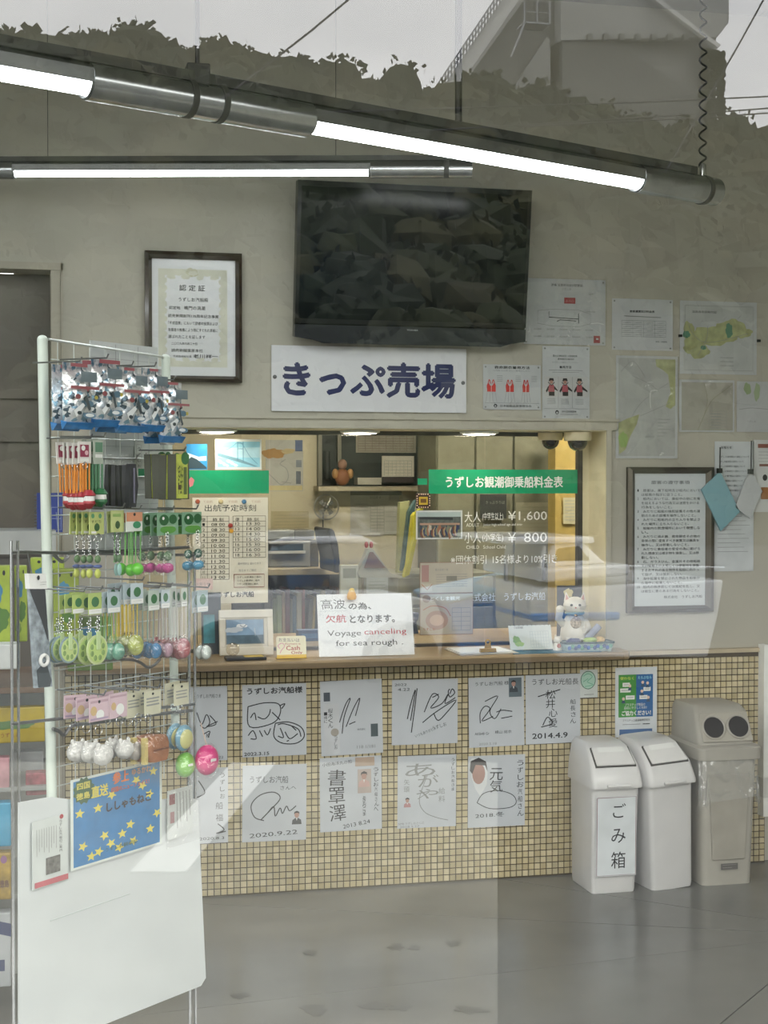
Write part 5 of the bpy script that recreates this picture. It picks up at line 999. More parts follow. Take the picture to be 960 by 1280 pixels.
for sx in (-1, 1): MB().loft([[(sx * .004, -.006, .054), (sx * .014, -.004, .052), (sx * .009, .002, .053)], [(sx * .011, -.003, .066), (sx * .012, -.003, .066), (sx * .0115, -.002, .066)]], CT).build('ear', t)
MB().ell((0, -.017, .022), (.009, .004, .009), M('#b06a5a', vary=.4, scale=200)).build('bib', t, True)
c3 = on_y(736, 806, .17).x
o = Sheet('dark_card', 'dark card with a pale character mark behind the lucky cat', 'card', (696, 732, 726, 800), y=.19, thick=.004, mat=M('#34363a', .5)); o.blob(710, 741, 5, 6, M('#c9bd8c'), 3); o.done()
p = on_y(735, 806, -.06); t = thing('snack_tray', 'long shallow tray with blue and green leaf pattern', 'tray', (p.x - .01, -.06, CZ)); tm_ = M('#9fb6b8', .4, vary=.3, scale=60)
MB().loft([rrect(0, 0, .19, .085, .012, 0), rrect(0, 0, .21, .10, .014, .034), rrect(0, 0, .20, .09, .012, .034), rrect(0, 0, .185, .08, .01, .006)], tm_).build('tray_body', t, True); MB().loft([rrect(0, 0, .212, .102, .014, .031), rrect(0, 0, .212, .102, .014, .038), rrect(0, 0, .2, .09, .014, .038), rrect(0, 0, .2, .09, .014, .031)], M('#1d4650', .4)).build('rim', t, True)
for k in range(14):
    x = -.085 + k * .0131; MB().ell((x, -.05 + .001, .016 + .006 * (k % 2)), (.008, .0015, .008), M(['#2f5fa8', '#5f9a86', '#2b4a7c'][k % 3], .5), 8, 6).build('printed_leaf', t)
MB().ell((.02, 0, .04), (.03, .02, .012), M('#a3bf6a', .6), jitter=.2).ell((.06, .0, .04), (.02, .02, .014), M('#d0b070', .6), jitter=.3).ell((-.05, 0, .038), (.03, .02, .012), M('#3a4a78', .6), jitter=.3).build('sweets', t)
o = MB().tube([(0, 0, 0), (.05, 0, .05)], .014, M('#8b93a8', .35), 14).build('rolled_tube', None, True); o.location = (p.x + .0, -.05, CZ + .045); tag(o, 'grey-blue cylinder leaning out of the leaf-pattern tray', 'tube')

# ------------------------------------------------------------------ bins
def slim_bin(px0, px1, pyb, pyt, label, W_, Dp, body_m, flapm, lean=0, sheet=False):
    a = on_z(px0, pyb); b = on_z(px1, pyb); yf_ = (a.y + b.y) / 2; W0 = W_; t = thing('swing_lid_bin', label, 'bin', ((a.x + b.x) / 2 , yf_, 0)); H = on_y((px0 + px1) / 2, pyt, yf_ + Dp * .5).z
    hb = H * .745
    MB().loft([rrect(0, Dp / 2 + .01, W0 * .93, Dp * .88, .014, 0), rrect(0, Dp / 2 + .01, W0 * .96, Dp * .92, .018, .015), rrect(0, Dp / 2, W0 * 1.03, Dp * .99, .018, hb - .02), rrect(0, Dp / 2, W0 * 1.05, Dp * 1.02, .018, hb)], body_m).build('body', t, True)
    # lid: skirt, then a front slope up to the back
    def sec(z, y0, w_): y1 = Dp * 1.06; return rrect(0, (y0 + y1) / 2, w_, y1 - y0, min(.02, (y1 - y0) * .3), z)
    MB().loft([sec(hb - .012, -.022, W0 * 1.11), sec(hb + .0, -.024, W0 * 1.11), sec(hb + H * .07, -.008, W0 * 1.08), sec(hb + H * .12, .006, W0 * 1.05), sec(H * .93, .05, W0 * .98), sec(H * .975, .085, W0 * .92), sec(H, .125, W0 * .78)], body_m).build('lid', t, True)
    z0, y0, z1, y1 = hb + H * .125, .003, H * .968, .077; n = Vector((0, -(z1 - z0), (y1 - y0))).normalized() * .004; w_ = W0 * .42
    gp = [Vector((-w_ - .004, y0, z0 - .004)), Vector((w_ + .004, y0, z0 - .004)), Vector((w_ * .94 + .004, y1, z1 + .002)), Vector((-w_ * .94 - .004, y1, z1 + .002))]; MB().loft([[tuple(v - n) for v in gp], [tuple(v + n * .7) for v in gp]], M('#4d4c49', .6)).build('flap_gap', t)
    fl_ = MB(); q = [Vector((-w_, y0, z0)), Vector((w_, y0, z0)), Vector((w_ * .94, y1, z1)), Vector((-w_ * .94, y1, z1))]; fl_.loft([[tuple(v) for v in q], [tuple(v + n * 2) for v in q]], flapm); fl_.build('flap', t, bevel=.004)
    q2 = [v + n * 2.1 + (q[0] + q[1] + q[2] + q[3]) * 0 for v in q]; lab = MB(); c_ = sum(q2, Vector()) / 4
    q3 = [c_ + Vector(((v - c_).x * .7, (v - c_).y * .28, (v - c_).z * .28)) + (Vector((0, y1 - y0, z1 - z0)) * .33) for v in q2]; lab.loft([[tuple(v) for v in q3], [tuple(v + n * .15) for v in q3]], WHITE).build('lid_label', t)
    MB().tube([(-W0 * .25, -.03, hb + .0), (W0 * .25, -.03, hb)], .006, body_m, 8).build('front_lip', t, True)
    return t, H, hb, yf_
BM1 = M('#d8d8d8', .3, vary=.03, coat=.2); BM2 = M('#d0d0d0', .32, vary=.03, coat=.2); FLP = M('#dcdcdb', .3, vary=.03)
t, H, hb, yf_ = slim_bin(741, 799, 1118, 926, 'off-white swing-lid bin with a lettered white label', .185, .25, BM1, FLP)
W0 = .185; rt_ = t; x0 = 736; s = Sheet('front_label', None, None, (740, 995, 799, 1090), loc=(0.0, .0045, (.07 + hb - .045) / 2), W=.162, H=hb - .115, parent=t, thick=.001, lean=-.018, mat=M('#d3d9dd', .3)); s.line([(741, 996), (798, 996), (798, 1089), (741, 1089)], .8, M('#8d6a6c'), closed=True)
s.root.location.y = -.001 ; bk = M('#24262a', .5)
s.text('ご', 764, 783, 1012, 17, bk, .012); s.text('み', 762, 783, 1042, 17, bk, .012); s.text('箱', 762, 783, 1071, 20, bk, .012); s.done()
t, H, hb, yf_ = slim_bin(817, 873, 1113, 921, 'plain off-white swing-lid bin in the middle of the three', .185, .25, BM2, FLP)
t.rotation_euler = (0, -.055, .12)
# big recycling bin with two round holes
a = on_z(877, 1107); b = on_z(946, 1107); W0 = b.x - a.x; yf_ = (a.y + b.y) / 2; t = thing('two_hole_bin', 'large grey-beige bin with two round openings and a bag', 'bin', ((a.x + b.x) / 2, yf_, 0)); Dp = .3; BM3 = M('#a3a097', .4, vary=.04)
H = on_y(905, 880, yf_ + .12).z; hb = on_y(905, 935, yf_).z; hs_ = on_y(905, 944, yf_).z
MB().loft([rrect(0, Dp / 2, W0 * 1.0, Dp * .9, .025, 0), rrect(0, Dp / 2, W0 * 1.14, Dp, .03, hb - .03)], BM3).build('body', t, True)
MB().prism([(-W0 * .33, .1), (W0 * .33, .1), (W0 * .42, hb - .1), (-W0 * .42, hb - .1)][::-1], .0, .03, M('#98948a', .45)).build('front_panel', t, bevel=.004); D.objects[t.children[-1].name].location.y = -.0
MB().loft([rrect(0, Dp / 2, W0 * 1.26, Dp * 1.1, .03, hb - .045), rrect(0, Dp / 2, W0 * 1.28, Dp * 1.12, .03, hb), rrect(0, Dp / 2, W0 * 1.22, Dp * 1.06, .03, hb + .006), rrect(0, Dp / 2 + .01, W0 * 1.1, Dp * .95, .03, hb + .01)], BM3).build('collar', t, True)
hd = MB().loft([rrect(0, Dp / 2 + .01, W0 * 1.13, Dp * .98, .03, hb), rrect(0, Dp / 2 + .04, W0 * 1.06, Dp * .82, .03, H - .02), rrect(0, Dp / 2 + .05, W0 * .96, Dp * .7, .03, H)], BM3).build('hood', t, True)
fy0 = .01 + .005; fz0, fz1 = hb + .012, H - .02; fy1 = Dp / 2 + .04 - Dp * .41
fp = MB(); q = [Vector((-W0 * .51, fy0 - .004, fz0 + .01)), Vector((W0 * .51, fy0 - .004, fz0 + .01)), Vector((W0 * .485, fy1 - .006, fz1 - .003)), Vector((-W0 * .485, fy1 - .006, fz1 - .003))]; fp.loft([[tuple(v + Vector((0, .008, 0))) for v in q], [tuple(v) for v in q]], M('#a5a196', .4)); fp.build('hole_plate', t, bevel=.003)
sl = math.atan2(fy1 - fy0, fz1 - fz0); zc_ = (fz0 + fz1) / 2 + .004; yc_ = (fy0 + fy1) / 2 - .006; rr_ = W0 * .222
for sx in (-1, 1):
    o = MB().ring((0, 0, 0), rr_ * .98, .004, M('#a8a49b', .3), 30, 8).build('hole_rim', t, True); o.location = (sx * W0 * .25, yc_ - .003, zc_); o.rotation_euler = (-sl, 0, 0)
    o = MB().lathe([(.001, .0), (rr_ * .95, .0), (rr_ * .95, .002), (.001, .002)], (0, 0, 0), M('#16130f', .9), 30, 'y').build('round_opening', t); o.location = (sx * W0 * .25, yc_ - .0005, zc_); o.rotation_euler = (-sl, 0, 0)
s = Sheet('maker_plate', None, None, (897, 1078, 920, 1087), loc=(0.0, -.001, .075), W=.07, H=.024, parent=t, thick=.001, mat=M('#5c5a57', .5)); s.line([(899, 1080), (918, 1080)], .6, M('#8d8b87')); s.line([(899, 1084), (912, 1084)], .6, M('#8d8b87')); s.done()
# the bag hanging out under the collar
rd = random.Random(4); BG = CLEAR('bin_bag_film', fac=.14, rough=.18, bump=.8, bscale=16, edge=False, haze=.10); n = 60; rings = []
for j, (zz, ex) in enumerate([(hb - .04, 1.17), (hb - .07, 1.19), (hb - .11, 1.2), (hb - .15, 1.22), (hb - .19, 1.24)]):
    r0 = rrect(0, Dp / 2, W0 * ex, Dp * (ex - .14), .03, zz, 15); rings.append([(x + rd.uniform(-1, 1) * .002 * j, y + rd.uniform(-1, 1) * .002 * j, z - (abs(math.sin(i * .35)) * .012 + (.03 * math.sin(i * .9) ** 2 if j > 2 else 0)) * (j > 1)) for i, (x, y, z) in enumerate(r0)])
MB().loft(rings, BG, cap=False).build('bag_skirt', t, True)
# ------------------------------------------------------------------ goods rack in front
A1 = at_depth(59, 900, 3.70); A2 = at_depth(213, 900, 4.09); RD = Vector((A2.x - A1.x, A2.y - A1.y, 0)).normalized(); RN = Vector((RD.y, -RD.x, 0)); RZ = math.atan2(RD.y, RD.x)
RO = Vector((A1.x, A1.y, 0))
def rk(px, py, off=0.0):      # real point on the rack's plane, off metres out of it towards the aisle
    d = ray(px, py); o = RO + RN * off; k = (o - EYE).dot(RN) / d.dot(RN); return EYE + d * k
def rl(px, py, off=0.0):      # the same in the rack's own frame
    v = rk(px, py, off) - RO; return Vector((v.dot(RD), -off, v.z))
rack = thing('goods_rack', 'white-posted wire grid rack full of hanging souvenirs', 'rack', tuple(RO), RZ)
PW = M('#d3ded6', .35, vary=.03); WIRE = M('#c9cfcb', .3, .3)
for x0, y0, x1, y1, r in ((53, 424, 66, 1004, .0125), (207, 447, 219, 850, .0115)):
    a, b = rl(x0, y0), rl(x1, y1); bz = Vector((b.x + (b.x - a.x) * .02, 0, .62 if x0 < 100 else .9)); 
    o = MB().tube([tuple(bz), tuple(a)], r, PW, 18).ell(tuple(a), (r, r, r * .8), PW, 18, 8).build('post', rack, True)
# chrome floor frame that carries it
def rod(name, pts, r, m=CHROME, par=rack, n=8): return MB().tube([tuple(p) for p in pts], r, m, n).build(name, par, True)
for px in (14, 22):
    a = rl(px, 676, .05); rod('chrome_upright', [a, Vector((a.x, a.y, .03))], .0035)
for px in (236, 243):
    a = rl(px, 690, .0); rod('chrome_upright', [a, Vector((a.x, a.y, .03))], .0042)
xl = rl(14, 1200, .05).x; xr = rl(243, 1200, 0).x
for z_ in (.05, .03): pass
rod('foot_rail', [(xl, -.05, .03), (xr, 0, .03)], .011, STEEL); rod('foot', [(xl, -.25, .012), (xl, .22, .012)], .012, STEEL); rod('foot', [(xr, -.25, .012), (xr, .22, .012)], .012, STEEL)
for py0, py1 in ((690, 694), (905, 880)): rod('cross_rail', [rl(14, py0, .05), rl(243, py1, 0)], .004, STEEL)
# S-shaped carrier arms
def curve(par, name, pts, r, m, off=.02):
    P = [rl(x, y, off) for x, y in pts]; out = []
    for i in range(len(P) - 1):
        for k in range(4):
            a = P[max(i - 1, 0)]; b = P[i]; c = P[i + 1]; d = P[min(i + 2, len(P) - 1)]; t = k / 4
            out.append(.5 * ((2 * b) + (-a + c) * t + (2 * a - 5 * b + 4 * c - d) * t * t + (-a + 3 * b - 3 * c + d) * t ** 3))
    out.append(P[-1]); return MB().tube(out, r, m, 8).build(name, par, True)
curve(rack, 'carrier_arm', [(66, 692), (72, 698), (78, 702), (84, 697), (88, 690), (110, 689), (150, 689), (236, 684)], .0045, STEEL)
curve(rack, 'carrier_arm', [(66, 911), (74, 914), (80, 919), (86, 911), (94, 906), (115, 904), (170, 896), (240, 888)], .0045, STEEL)
curve(rack, 'carrier_arm', [(68, 832), (90, 829), (120, 826), (160, 824), (175, 828), (184, 834), (192, 832), (200, 824)], .004, STEEL)
# wire grid: rim, many level wires, a few uprights (each a part)
gl, gr_ = rl(62, 430), rl(208, 446); gt = rl(62, 423, 0)
rod('top_rim', [rl(60, 424), rl(203, 446), rl(206, 452), rl(206, 470)], .0032, WIRE)
wx = rl(66, 700).x; wxr = rl(216, 700).x; ztop = rl(62, 424).z; zlow = rl(62, 1010).z
wm = MB().tube([(0, 0, 0), (wxr - wx, 0, 0)], .0016, WIRE, 5).mesh('level_wire'); nrow = 24
for k in range(1, nrow):
    o = D.objects.new('level_wire', wm); COL.objects.link(o); o.parent = rack; o.location = (wx + .002, .006, ztop - (ztop - zlow) * k / nrow)
um = MB().tube([(0, 0, zlow), (.001, 0, ztop - .004)], .0014, WIRE, 5).mesh('upright_wire')
for k in range(8):
    o = D.objects.new('upright_wire', um); COL.objects.link(o); o.parent = rack; o.location = (wx + (wxr - wx) * (k + .5) / 8, .009, 0)
# small basket front of wires, low
for k in range(12):
    a = rl(84 + k * 13, 872 - k * 1.6, .03); b = rl(84 + k * 13, 900 - k * 1.6, .03); MB().tube([tuple(a), tuple(b)], .0012, WIRE, 5).build('basket_wire', rack)
for (x0, y0), (x1, y1) in (((80, 868), (232, 842)), ((80, 884), (232, 857))): rod('basket_rim', [rl(x0, y0, .03), rl(x1, y1, .03)], .0016, WIRE)
# pale backing sheet inside the grid
def rsheet(name, label, cat, rect, off, m, thick=.0015, group=None, roll=0.0, corner=0, **k):
    x0, y0, x1, y1 = rect; a = rk(x0, (y0 + y1) / 2, off); b = rk(x1, (y0 + y1) / 2, off); xm = (x0 + x1) / 2
    W_ = (b - a).length if False else ((b - a).xy).length; t_ = rk(xm, y0, off).z; u_ = rk(xm, y1, off).z; c = (a + b) / 2; c.z = (t_ + u_) / 2
    return Sheet(name, label, cat, rect, loc=c, W=W_, H=t_ - u_, rz=RZ, roll=roll, thick=thick, mat=m, group=group, corner=corner, **k)
s = rsheet('backing_board', 'pale slatted board behind the upper rows of hanging goods', 'board', (112, 430, 196, 690), -.02, M('#c6cbcc', .5, vary=.04), .004)
for k in range(14): s.line([(112, 450 + k * 18), (196, 450 + k * 18)], .8, M('#a9aeb0', .5))
s.line([(142, 432), (142, 560)], .8, GREY); s.line([(170, 432), (170, 560)], .8, GREY); s.done()
# green poster behind row two, drawn ring
s = rsheet('bracelet_poster', 'white and green poster with a drawn ring behind the hanging boxes', 'poster', (168, 553, 204, 596), -.012, M('#cfd5cf', .5)); s.rect(172, 586, 204, 596, GREENB); s.line([(182, 566), (180, 576), (186, 583), (204, 584)], 1.2, M('#7d6a62'), smooth=True); s.line([(170, 556), (176, 556), (176, 588), (170, 588)], .5, GREY, closed=True); s.vtext('うずしお', 173, 558, 586, 4, INK); s.done()
# ------------------------------------------------------------------ hanging goods
def foil():
    m = D.materials.new('crinkled_foil'); m.use_nodes = True; n = m.node_tree.nodes; l = m.node_tree.links.new; b = n['Principled BSDF']
    b.inputs['Roughness'].default_value = .2; b.inputs['Metallic'].default_value = .55
    t = n.new('ShaderNodeTexCoord'); v = n.new('ShaderNodeTexVoronoi'); v.inputs['Scale'].default_value = 95; z = n.new('ShaderNodeTexNoise'); z.inputs['Scale'].default_value = 38; z.inputs['Detail'].default_value = 4
    mx = n.new('ShaderNodeVectorMath'); mx.operation = 'ADD'; l(t.outputs['Object'], z.inputs['Vector']); l(t.outputs['Object'], mx.inputs[0]); sc = n.new('ShaderNodeVectorMath'); sc.operation = 'SCALE'; sc.inputs['Scale'].default_value = .03; l(z.outputs['Color'], sc.inputs[0]); l(sc.outputs[0], mx.inputs[1]); l(mx.outputs[0], v.inputs['Vector'])
    sp = n.new('ShaderNodeSeparateColor'); l(v.outputs['Color'], sp.inputs[0]); r = n.new('ShaderNodeValToRGB'); r.color_ramp.interpolation = 'CONSTANT'; e = r.color_ramp.elements
    e[0].position = 0; e[0].color = (.62, .68, .74, 1); e[1].position = .35; e[1].color = (.9, .92, .94, 1)
    for p_, c_ in ((.6, (.25, .42, .55, 1)), (.72, (.8, .83, .86, 1)), (.86, (.08, .12, .16, 1)), (.93, (.55, .6, .62, 1))): q = e.new(p_); q.color = c_
    l(sp.outputs[0], r.inputs['Fac']); l(r.outputs['Color'], b.inputs['Base Color']); bp = n.new('ShaderNodeBump'); bp.inputs['Strength'].default_value = .9; bp.inputs['Distance'].default_value = .006; l(z.outputs['Fac'], bp.inputs['Height']); l(bp.outputs['Normal'], b.inputs['Normal']); return m
FOIL = foil(); FILM = CLEAR('goods_film', fac=.09, rough=.14, bump=.9, bscale=40, edge=False)
def local(px, py, o0, off): v = rk(px, py, off) - o0; return Vector((v.dot(RD), -(v.dot(RN)), v.z))
def hook(px, py, off):
    a = rl(px, py, 0); b = rl(px, py, 0); z0 = a.z; L_ = off + .02; e_ = rl(px, py, off)
    MB().tube([(e_.x, .0, e_.z + .006), (e_.x, -L_, e_.z + .004), (e_.x, -L_ - .006, e_.z + .014)], .0022, STEEL, 6).build('hook', rack, True)
HALF = ['front one on its hook', 'second back', 'third back', 'rearmost on its hook', 'fourth back']
def multi(maker, name, lb, cat, grp, px, py, off, n, step, hk=True):
    """build the front one with its parts, then copy it back along the hook"""
    o0 = rk(px, py, off); t = thing(name, lb + ', ' + HALF[0], cat, tuple(o0), RZ, grp); maker(t, o0, off)
    if hk: hook(px, py - 1, off)
    for i in range(1, n):
        c = copy_tree(t); jr = random.Random(int(px * 7 + i)); c.location = o0 - RN * step * (i + jr.uniform(-.12, .12)) + Vector((0, 0, jr.uniform(-.004, .0015))) + RD * jr.uniform(-.003, .003); c.rotation_euler = (jr.uniform(-.03, .03), jr.uniform(-.05, .05), RZ + jr.uniform(-.2, .2)); c['label'] = lb + ', ' + (HALF[3] if i == n - 1 else HALF[4] if i == 3 else HALF[i])
    return t
def rectl(t, o0, off, r, m, name, yo=0.0, thick=.0012, bevel=0):
    a, b = local(r[0], r[3], o0, off), local(r[2], r[1], o0, off); xm = (r[0] + r[2]) / 2; zb = local(xm, r[3], o0, off).z; zt_ = local(xm, r[1], o0, off).z
    return MB().box((a.x, yo - thick, zb), (b.x, yo, zt_), m).build(name, t, bevel=bevel)
def decor(t, o0, off, r, prints, yo=0.0, name='print'):
    mb = MB(); k = 0
    for kind, q, m in prints:
        k += 1; y = yo - .0016 - .00012 * k
        if kind == 'r':
            a = local(q[0], q[3], o0, off); b = local(q[2], q[1], o0, off); xm = (q[0] + q[2]) / 2; mb.quad([(a.x, y, a.z), (b.x, y, a.z), (b.x, y, b.z), (a.x, y, b.z)], m)
        elif kind == 'd':
            c = local(q[0], q[1], o0, off); rx = abs(local(q[0] + q[2], q[1], o0, off).x - c.x); rz_ = abs(local(q[0], q[1] + q[3], o0, off).z - c.z)
            mb.quad([(c.x + rx * math.cos(-6.2832 * i / 14 * -1), y, c.z + rz_ * math.sin(6.2832 * i / 14)) for i in range(14)], m)
        elif kind == 't':
            a = local(q[1], q[4], o0, off); b = local(q[3], q[2], o0, off); vs, fs, gx, gy, gw, gh = glyphs(q[0]); mb.add([(a.x + (vx - gx) / gw * (b.x - a.x), y, a.z + (vy - gy) / gh * (b.z - a.z)) for vx, vy in vs], fs, m)
        elif kind == 'p':
            v = [local(x, yy, o0, off) for x, yy in q]; ar = sum(v[i].x * v[(i + 1) % len(v)].z - v[(i + 1) % len(v)].x * v[i].z for i in range(len(v)))
            if ar < 0: v = v[::-1]
            mb.quad([(p_.x, y, p_.z) for p_ in v], m)
    mb.build(name, t)
# row 1: foil snack packs
def pack(r):
    def f(t, o0, off):
        x0, y0, x1, y1 = r; n, m_ = 7, 12; vs = []; fs = []; rd = random.Random(int(x0)); hN = {}
        a = local(x0, y1, o0, off); b = local(x1, y0, o0, off); W_ = b.x - a.x; H_ = b.z - a.z; mb = MB()
        for side in (-1, 1):
            vs = []
            for j in range(m_ + 1):
                for i in range(n + 1):
                    u, v = i / n, j / m_; puff = .020 * (math.sin(math.pi * u) * math.sin(math.pi * min(1, v * 1.1))) ** .6 if 0 < u < 1 and 0 < v < .98 else 0
                    vs.append((a.x + W_ * u, side * puff * (1 + .35 * rd.uniform(-1, 1)) - .01, a.z + H_ * v))
            fs = [(j * (n + 1) + i, j * (n + 1) + i + 1, (j + 1) * (n + 1) + i + 1, (j + 1) * (n + 1) + i) for j in range(m_) for i in range(n)]
            if side > 0: fs = [f_[::-1] for f_ in fs]
            mb.add(vs, fs, FOIL)
        mb.build('foil_bag', t, True)
        bl = M('#2f78b8', .3, vary=.2, scale=40, coat=.4); MB().loft([[(a.x, -.012, a.z), (b.x, -.012, a.z), (b.x, -.008, a.z), (a.x, -.008, a.z)], [(a.x, -.024, a.z + H_ * .1), (b.x, -.024, a.z + H_ * .1), (b.x, -.004, a.z + H_ * .13), (a.x, -.004, a.z + H_ * .13)]], bl).build('blue_base', t)
        w_ = x1 - x0; h_ = y1 - y0; P = lambda u, v: (x0 + w_ * u, y0 + h_ * v); GM = M('#66757e', .4, vary=.3); RM = M('#94505a', .4); ju = lambda: rd.uniform(-.08, .08); q_ = rd.uniform(.38, .9)
        pr = [('r', (*P(0, .0), *P(q_, .03)), RM), ('r', (*P(.4 + ju(), .13), *P(.92, .27)), GM), ('r', (*P(.0, .36), *P(1, .375)), RM), ('p', [P(.52, .37), P(.68, .37), P(.6, .43)], RM), ('d', (*P(.25 + ju(), .5), w_ * .1, h_ * .04), M('#8a4a50', .4)),
              ('d', (*P(.66 + ju(), .56 + ju()), w_ * .15, h_ * .05), M('#4f6f86', .35)), ('p', [P(.1, .75 + ju()), P(.42, .6), P(.5, .64), P(.2, .82)], M('#e1e6ea', .2)), ('d', (*P(.66 + ju(), .8), w_ * .22, h_ * .045), M('#5a7c96', .35)), ('d', (*P(.66, .795), w_ * .15, h_ * .028), M('#dfe4e8', .3)), ('d', (*P(.3 + ju(), .7 + ju()), w_ * .08, h_ * .03), M('#2c3840', .3)), ('p', [P(.48, .5 + ju()), P(.56, .47), P(.7, .7), P(.62, .73)], M('#39444d', .4)), ('d', (*P(.88, .52), w_ * .06, h_ * .03), M('#b5a84a', .4))]
        random.Random(int(x0)).shuffle(pr[3:])
        decor(t, o0, off, r, pr, yo=-.034, name='print')
    return f
for i, r in enumerate([(74, 456, 110, 536), (110, 452, 141, 533), (141, 461, 173, 540), (173, 462, 198, 539), (196, 479, 223, 553)]):
    multi(pack(r), 'snack_pack', 'silver snack pack with blue base, ' + ['leftmost in the top row', 'second in the top row', 'third in the top row', 'fourth in the top row', 'lowest in the top row'][i], 'snack', 'foil snack packs in the top row', (r[0] + r[2]) / 2, r[1] - 1, .13, 2, .045)
for k_, (x0, x1) in enumerate(((198, 222),)): pass
# cards with cords and charms
GD = {}
def card_item(r, cardm, prints, cords, charm, ring=None, n=4, name='charm_strap', step=.02):
    """r card rect px; cords (x list, y0, y1, material, r); charm(t, o0, off)"""
    def f(t, o0, off):
        c = rectl(t, o0, off, r, cardm, 'header_card', thick=.0022)
        if prints: decor(t, o0, off, r, prints, yo=-.0012)
        if ring:
            c_ = local(ring[0], ring[1], o0, off); MB().ring((c_.x, -.006, c_.z), ring[2], .0010, CHROME, 18, 5, 'y').build('split_ring', t, True)
        if cords:
            xs, ya, yb_, m_, rr_ = cords; mb = MB()
            for x in xs: a = local(x, ya, o0, off); b = local(x, yb_, o0, off); mb.tube([(a.x, -.004, a.z), (b.x, -.004, b.z)], rr_, m_, 6)
            mb.build('cord', t, True)
        if charm: charm(t, o0, off)
    return f
def ballcharm(cx_, cy_, r, m_, film=True, flatz=1.0, face=None):
    def f(t, o0, off):
        c = local(cx_, cy_, o0, off); rr_ = abs(local(cx_, cy_ + r, o0, off).z - c.z)
        MB().ell((c.x, -.012, c.z), (rr_ * .9, rr_ * .7, rr_ * flatz), m_, 16, 10, .0).build('charm', t, True)
        if face: face(t, c, rr_)
        if film: MB().ell((c.x, -.012, c.z), (rr_ * 1.15, rr_ * .95, rr_ * flatz * 1.25), FILM, 12, 8, .18, 3).build('film_bag', t, True)
    return f
def tree_print(r, base='#c9d7a4'):
    x0, y0, x1, y1 = r; w_, h_ = x1 - x0, y1 - y0; gm = M('#2c6b3a', .5)
    return [('r', (x0, y1 - h_ * .28, x1, y1), WHITE), ('d', (x0 + w_ * .5, y0 + h_ * .42, w_ * .3, h_ * .24), gm), ('p', [(x0 + w_ * .3, y0 + h_ * .6), (x0 + w_ * .7, y0 + h_ * .6), (x0 + w_ * .5, y0 + h_ * .2)], gm), ('r', (x0 + w_ * .15, y0 + h_ * .82, x0 + w_ * .85, y0 + h_ * .87), GREY)]
# row 2
pk = (97, 552, 113, 579)
def lantern(cx_, cy_, c1, c2):
    def f(t, o0, off):
        c = local(cx_, cy_, o0, off); k = 1 / 520.
        MB().lathe([(.001, 7 * k), (5 * k, 6 * k), (9 * k, 0), (8 * k, -1 * k)], (c.x, -.012, c.z), c1, 14).build('charm_top', t, True)
        MB().lathe([(7 * k, 0), (7.5 * k, -6 * k), (6 * k, -9 * k), (.001, -10 * k)], (c.x, -.012, c.z), WHITE, 14).build('charm', t, True); MB().lathe([(7.8 * k, -7 * k), (8.4 * k, -10 * k), (4 * k, -16 * k), (.001, -17 * k)], (c.x, -.012, c.z), c1, 14).build('charm_base', t, True)
    return f
for i in range(4):
    x0 = 96 + (0, -6, 5, 10)[i]; dyy = (0, -1, 1, 1)[i]
OR = M('#d98a33', .5); GRC = M('#4f8464', .5)
multi(card_item(pk, M('#d9d6d3', .5), [('r', (99, 556, 110, 571), M('#8d3550')), ('d', (103, 560, 2.5, 3.4), WHITE), ('d', (107, 566, 2.2, 3), M('#d9b0b8')), ('r', (99, 573, 110, 577), WHITE)], ([99, 102, 106, 110], 579, 615, OR, .0022), lantern(106, 619, M('#9c2f38', .4), None), (104, 582, .008)), 'charm_strap', 'maroon-print card strap, orange cords, red charm', 'strap', 'orange-corded straps with red charms', 105, 551, .13, 5, .017)
multi(card_item((116, 550, 128, 580), M('#aab3a8', .5), [('r', (118, 553, 127, 565), M('#56806a')), ('r', (118, 568, 127, 572), WHITE)], ([110, 114, 118, 122, 126], 580, 616, GRC, .0026), lantern(121, 617, M('#2f6f47', .4), None), None), 'charm_strap', 'greyish card strap, green cords and charm', 'strap', 'green-corded straps with green charms', 122, 549, .12, 3, .018)
# dark flat folded fans
def fanpack(r):
    def f(t, o0, off):
        a = local(r[0], r[3], o0, off); b = local(r[2], r[1], o0, off); dk = M('#23232f', .45, vary=.2); MB().loft([[(a.x, -.01, a.z), (b.x, -.01, a.z), (b.x, 0, a.z), (a.x, 0, a.z)], [(a.x - .004, -.014, (a.z + b.z) / 2), (b.x + .004, -.014, (a.z + b.z) / 2), (b.x + .004, 0, (a.z + b.z) / 2), (a.x - .004, 0, (a.z + b.z) / 2)], [(a.x, -.01, b.z), (b.x, -.01, b.z), (b.x, 0, b.z), (a.x, 0, b.z)]], dk).build('folded_fan', t); MB().box(((a.x + b.x) / 2 - .002, -.016, a.z + .01), ((a.x + b.x) / 2 + .002, -.0135, b.z - .01), M('#6d6b80')).build('edge', t)
        MB().box((a.x + .004, -.006, b.z), (b.x - .004, -.004, b.z + .025), FILM).build('film_tab', t)
    return f
multi(fanpack((158, 580, 166, 634)), 'folding_fan', 'narrow dark navy folded fan in film', 'fan', 'dark folded fans in the second row', 162, 577, .14, 5, .017)
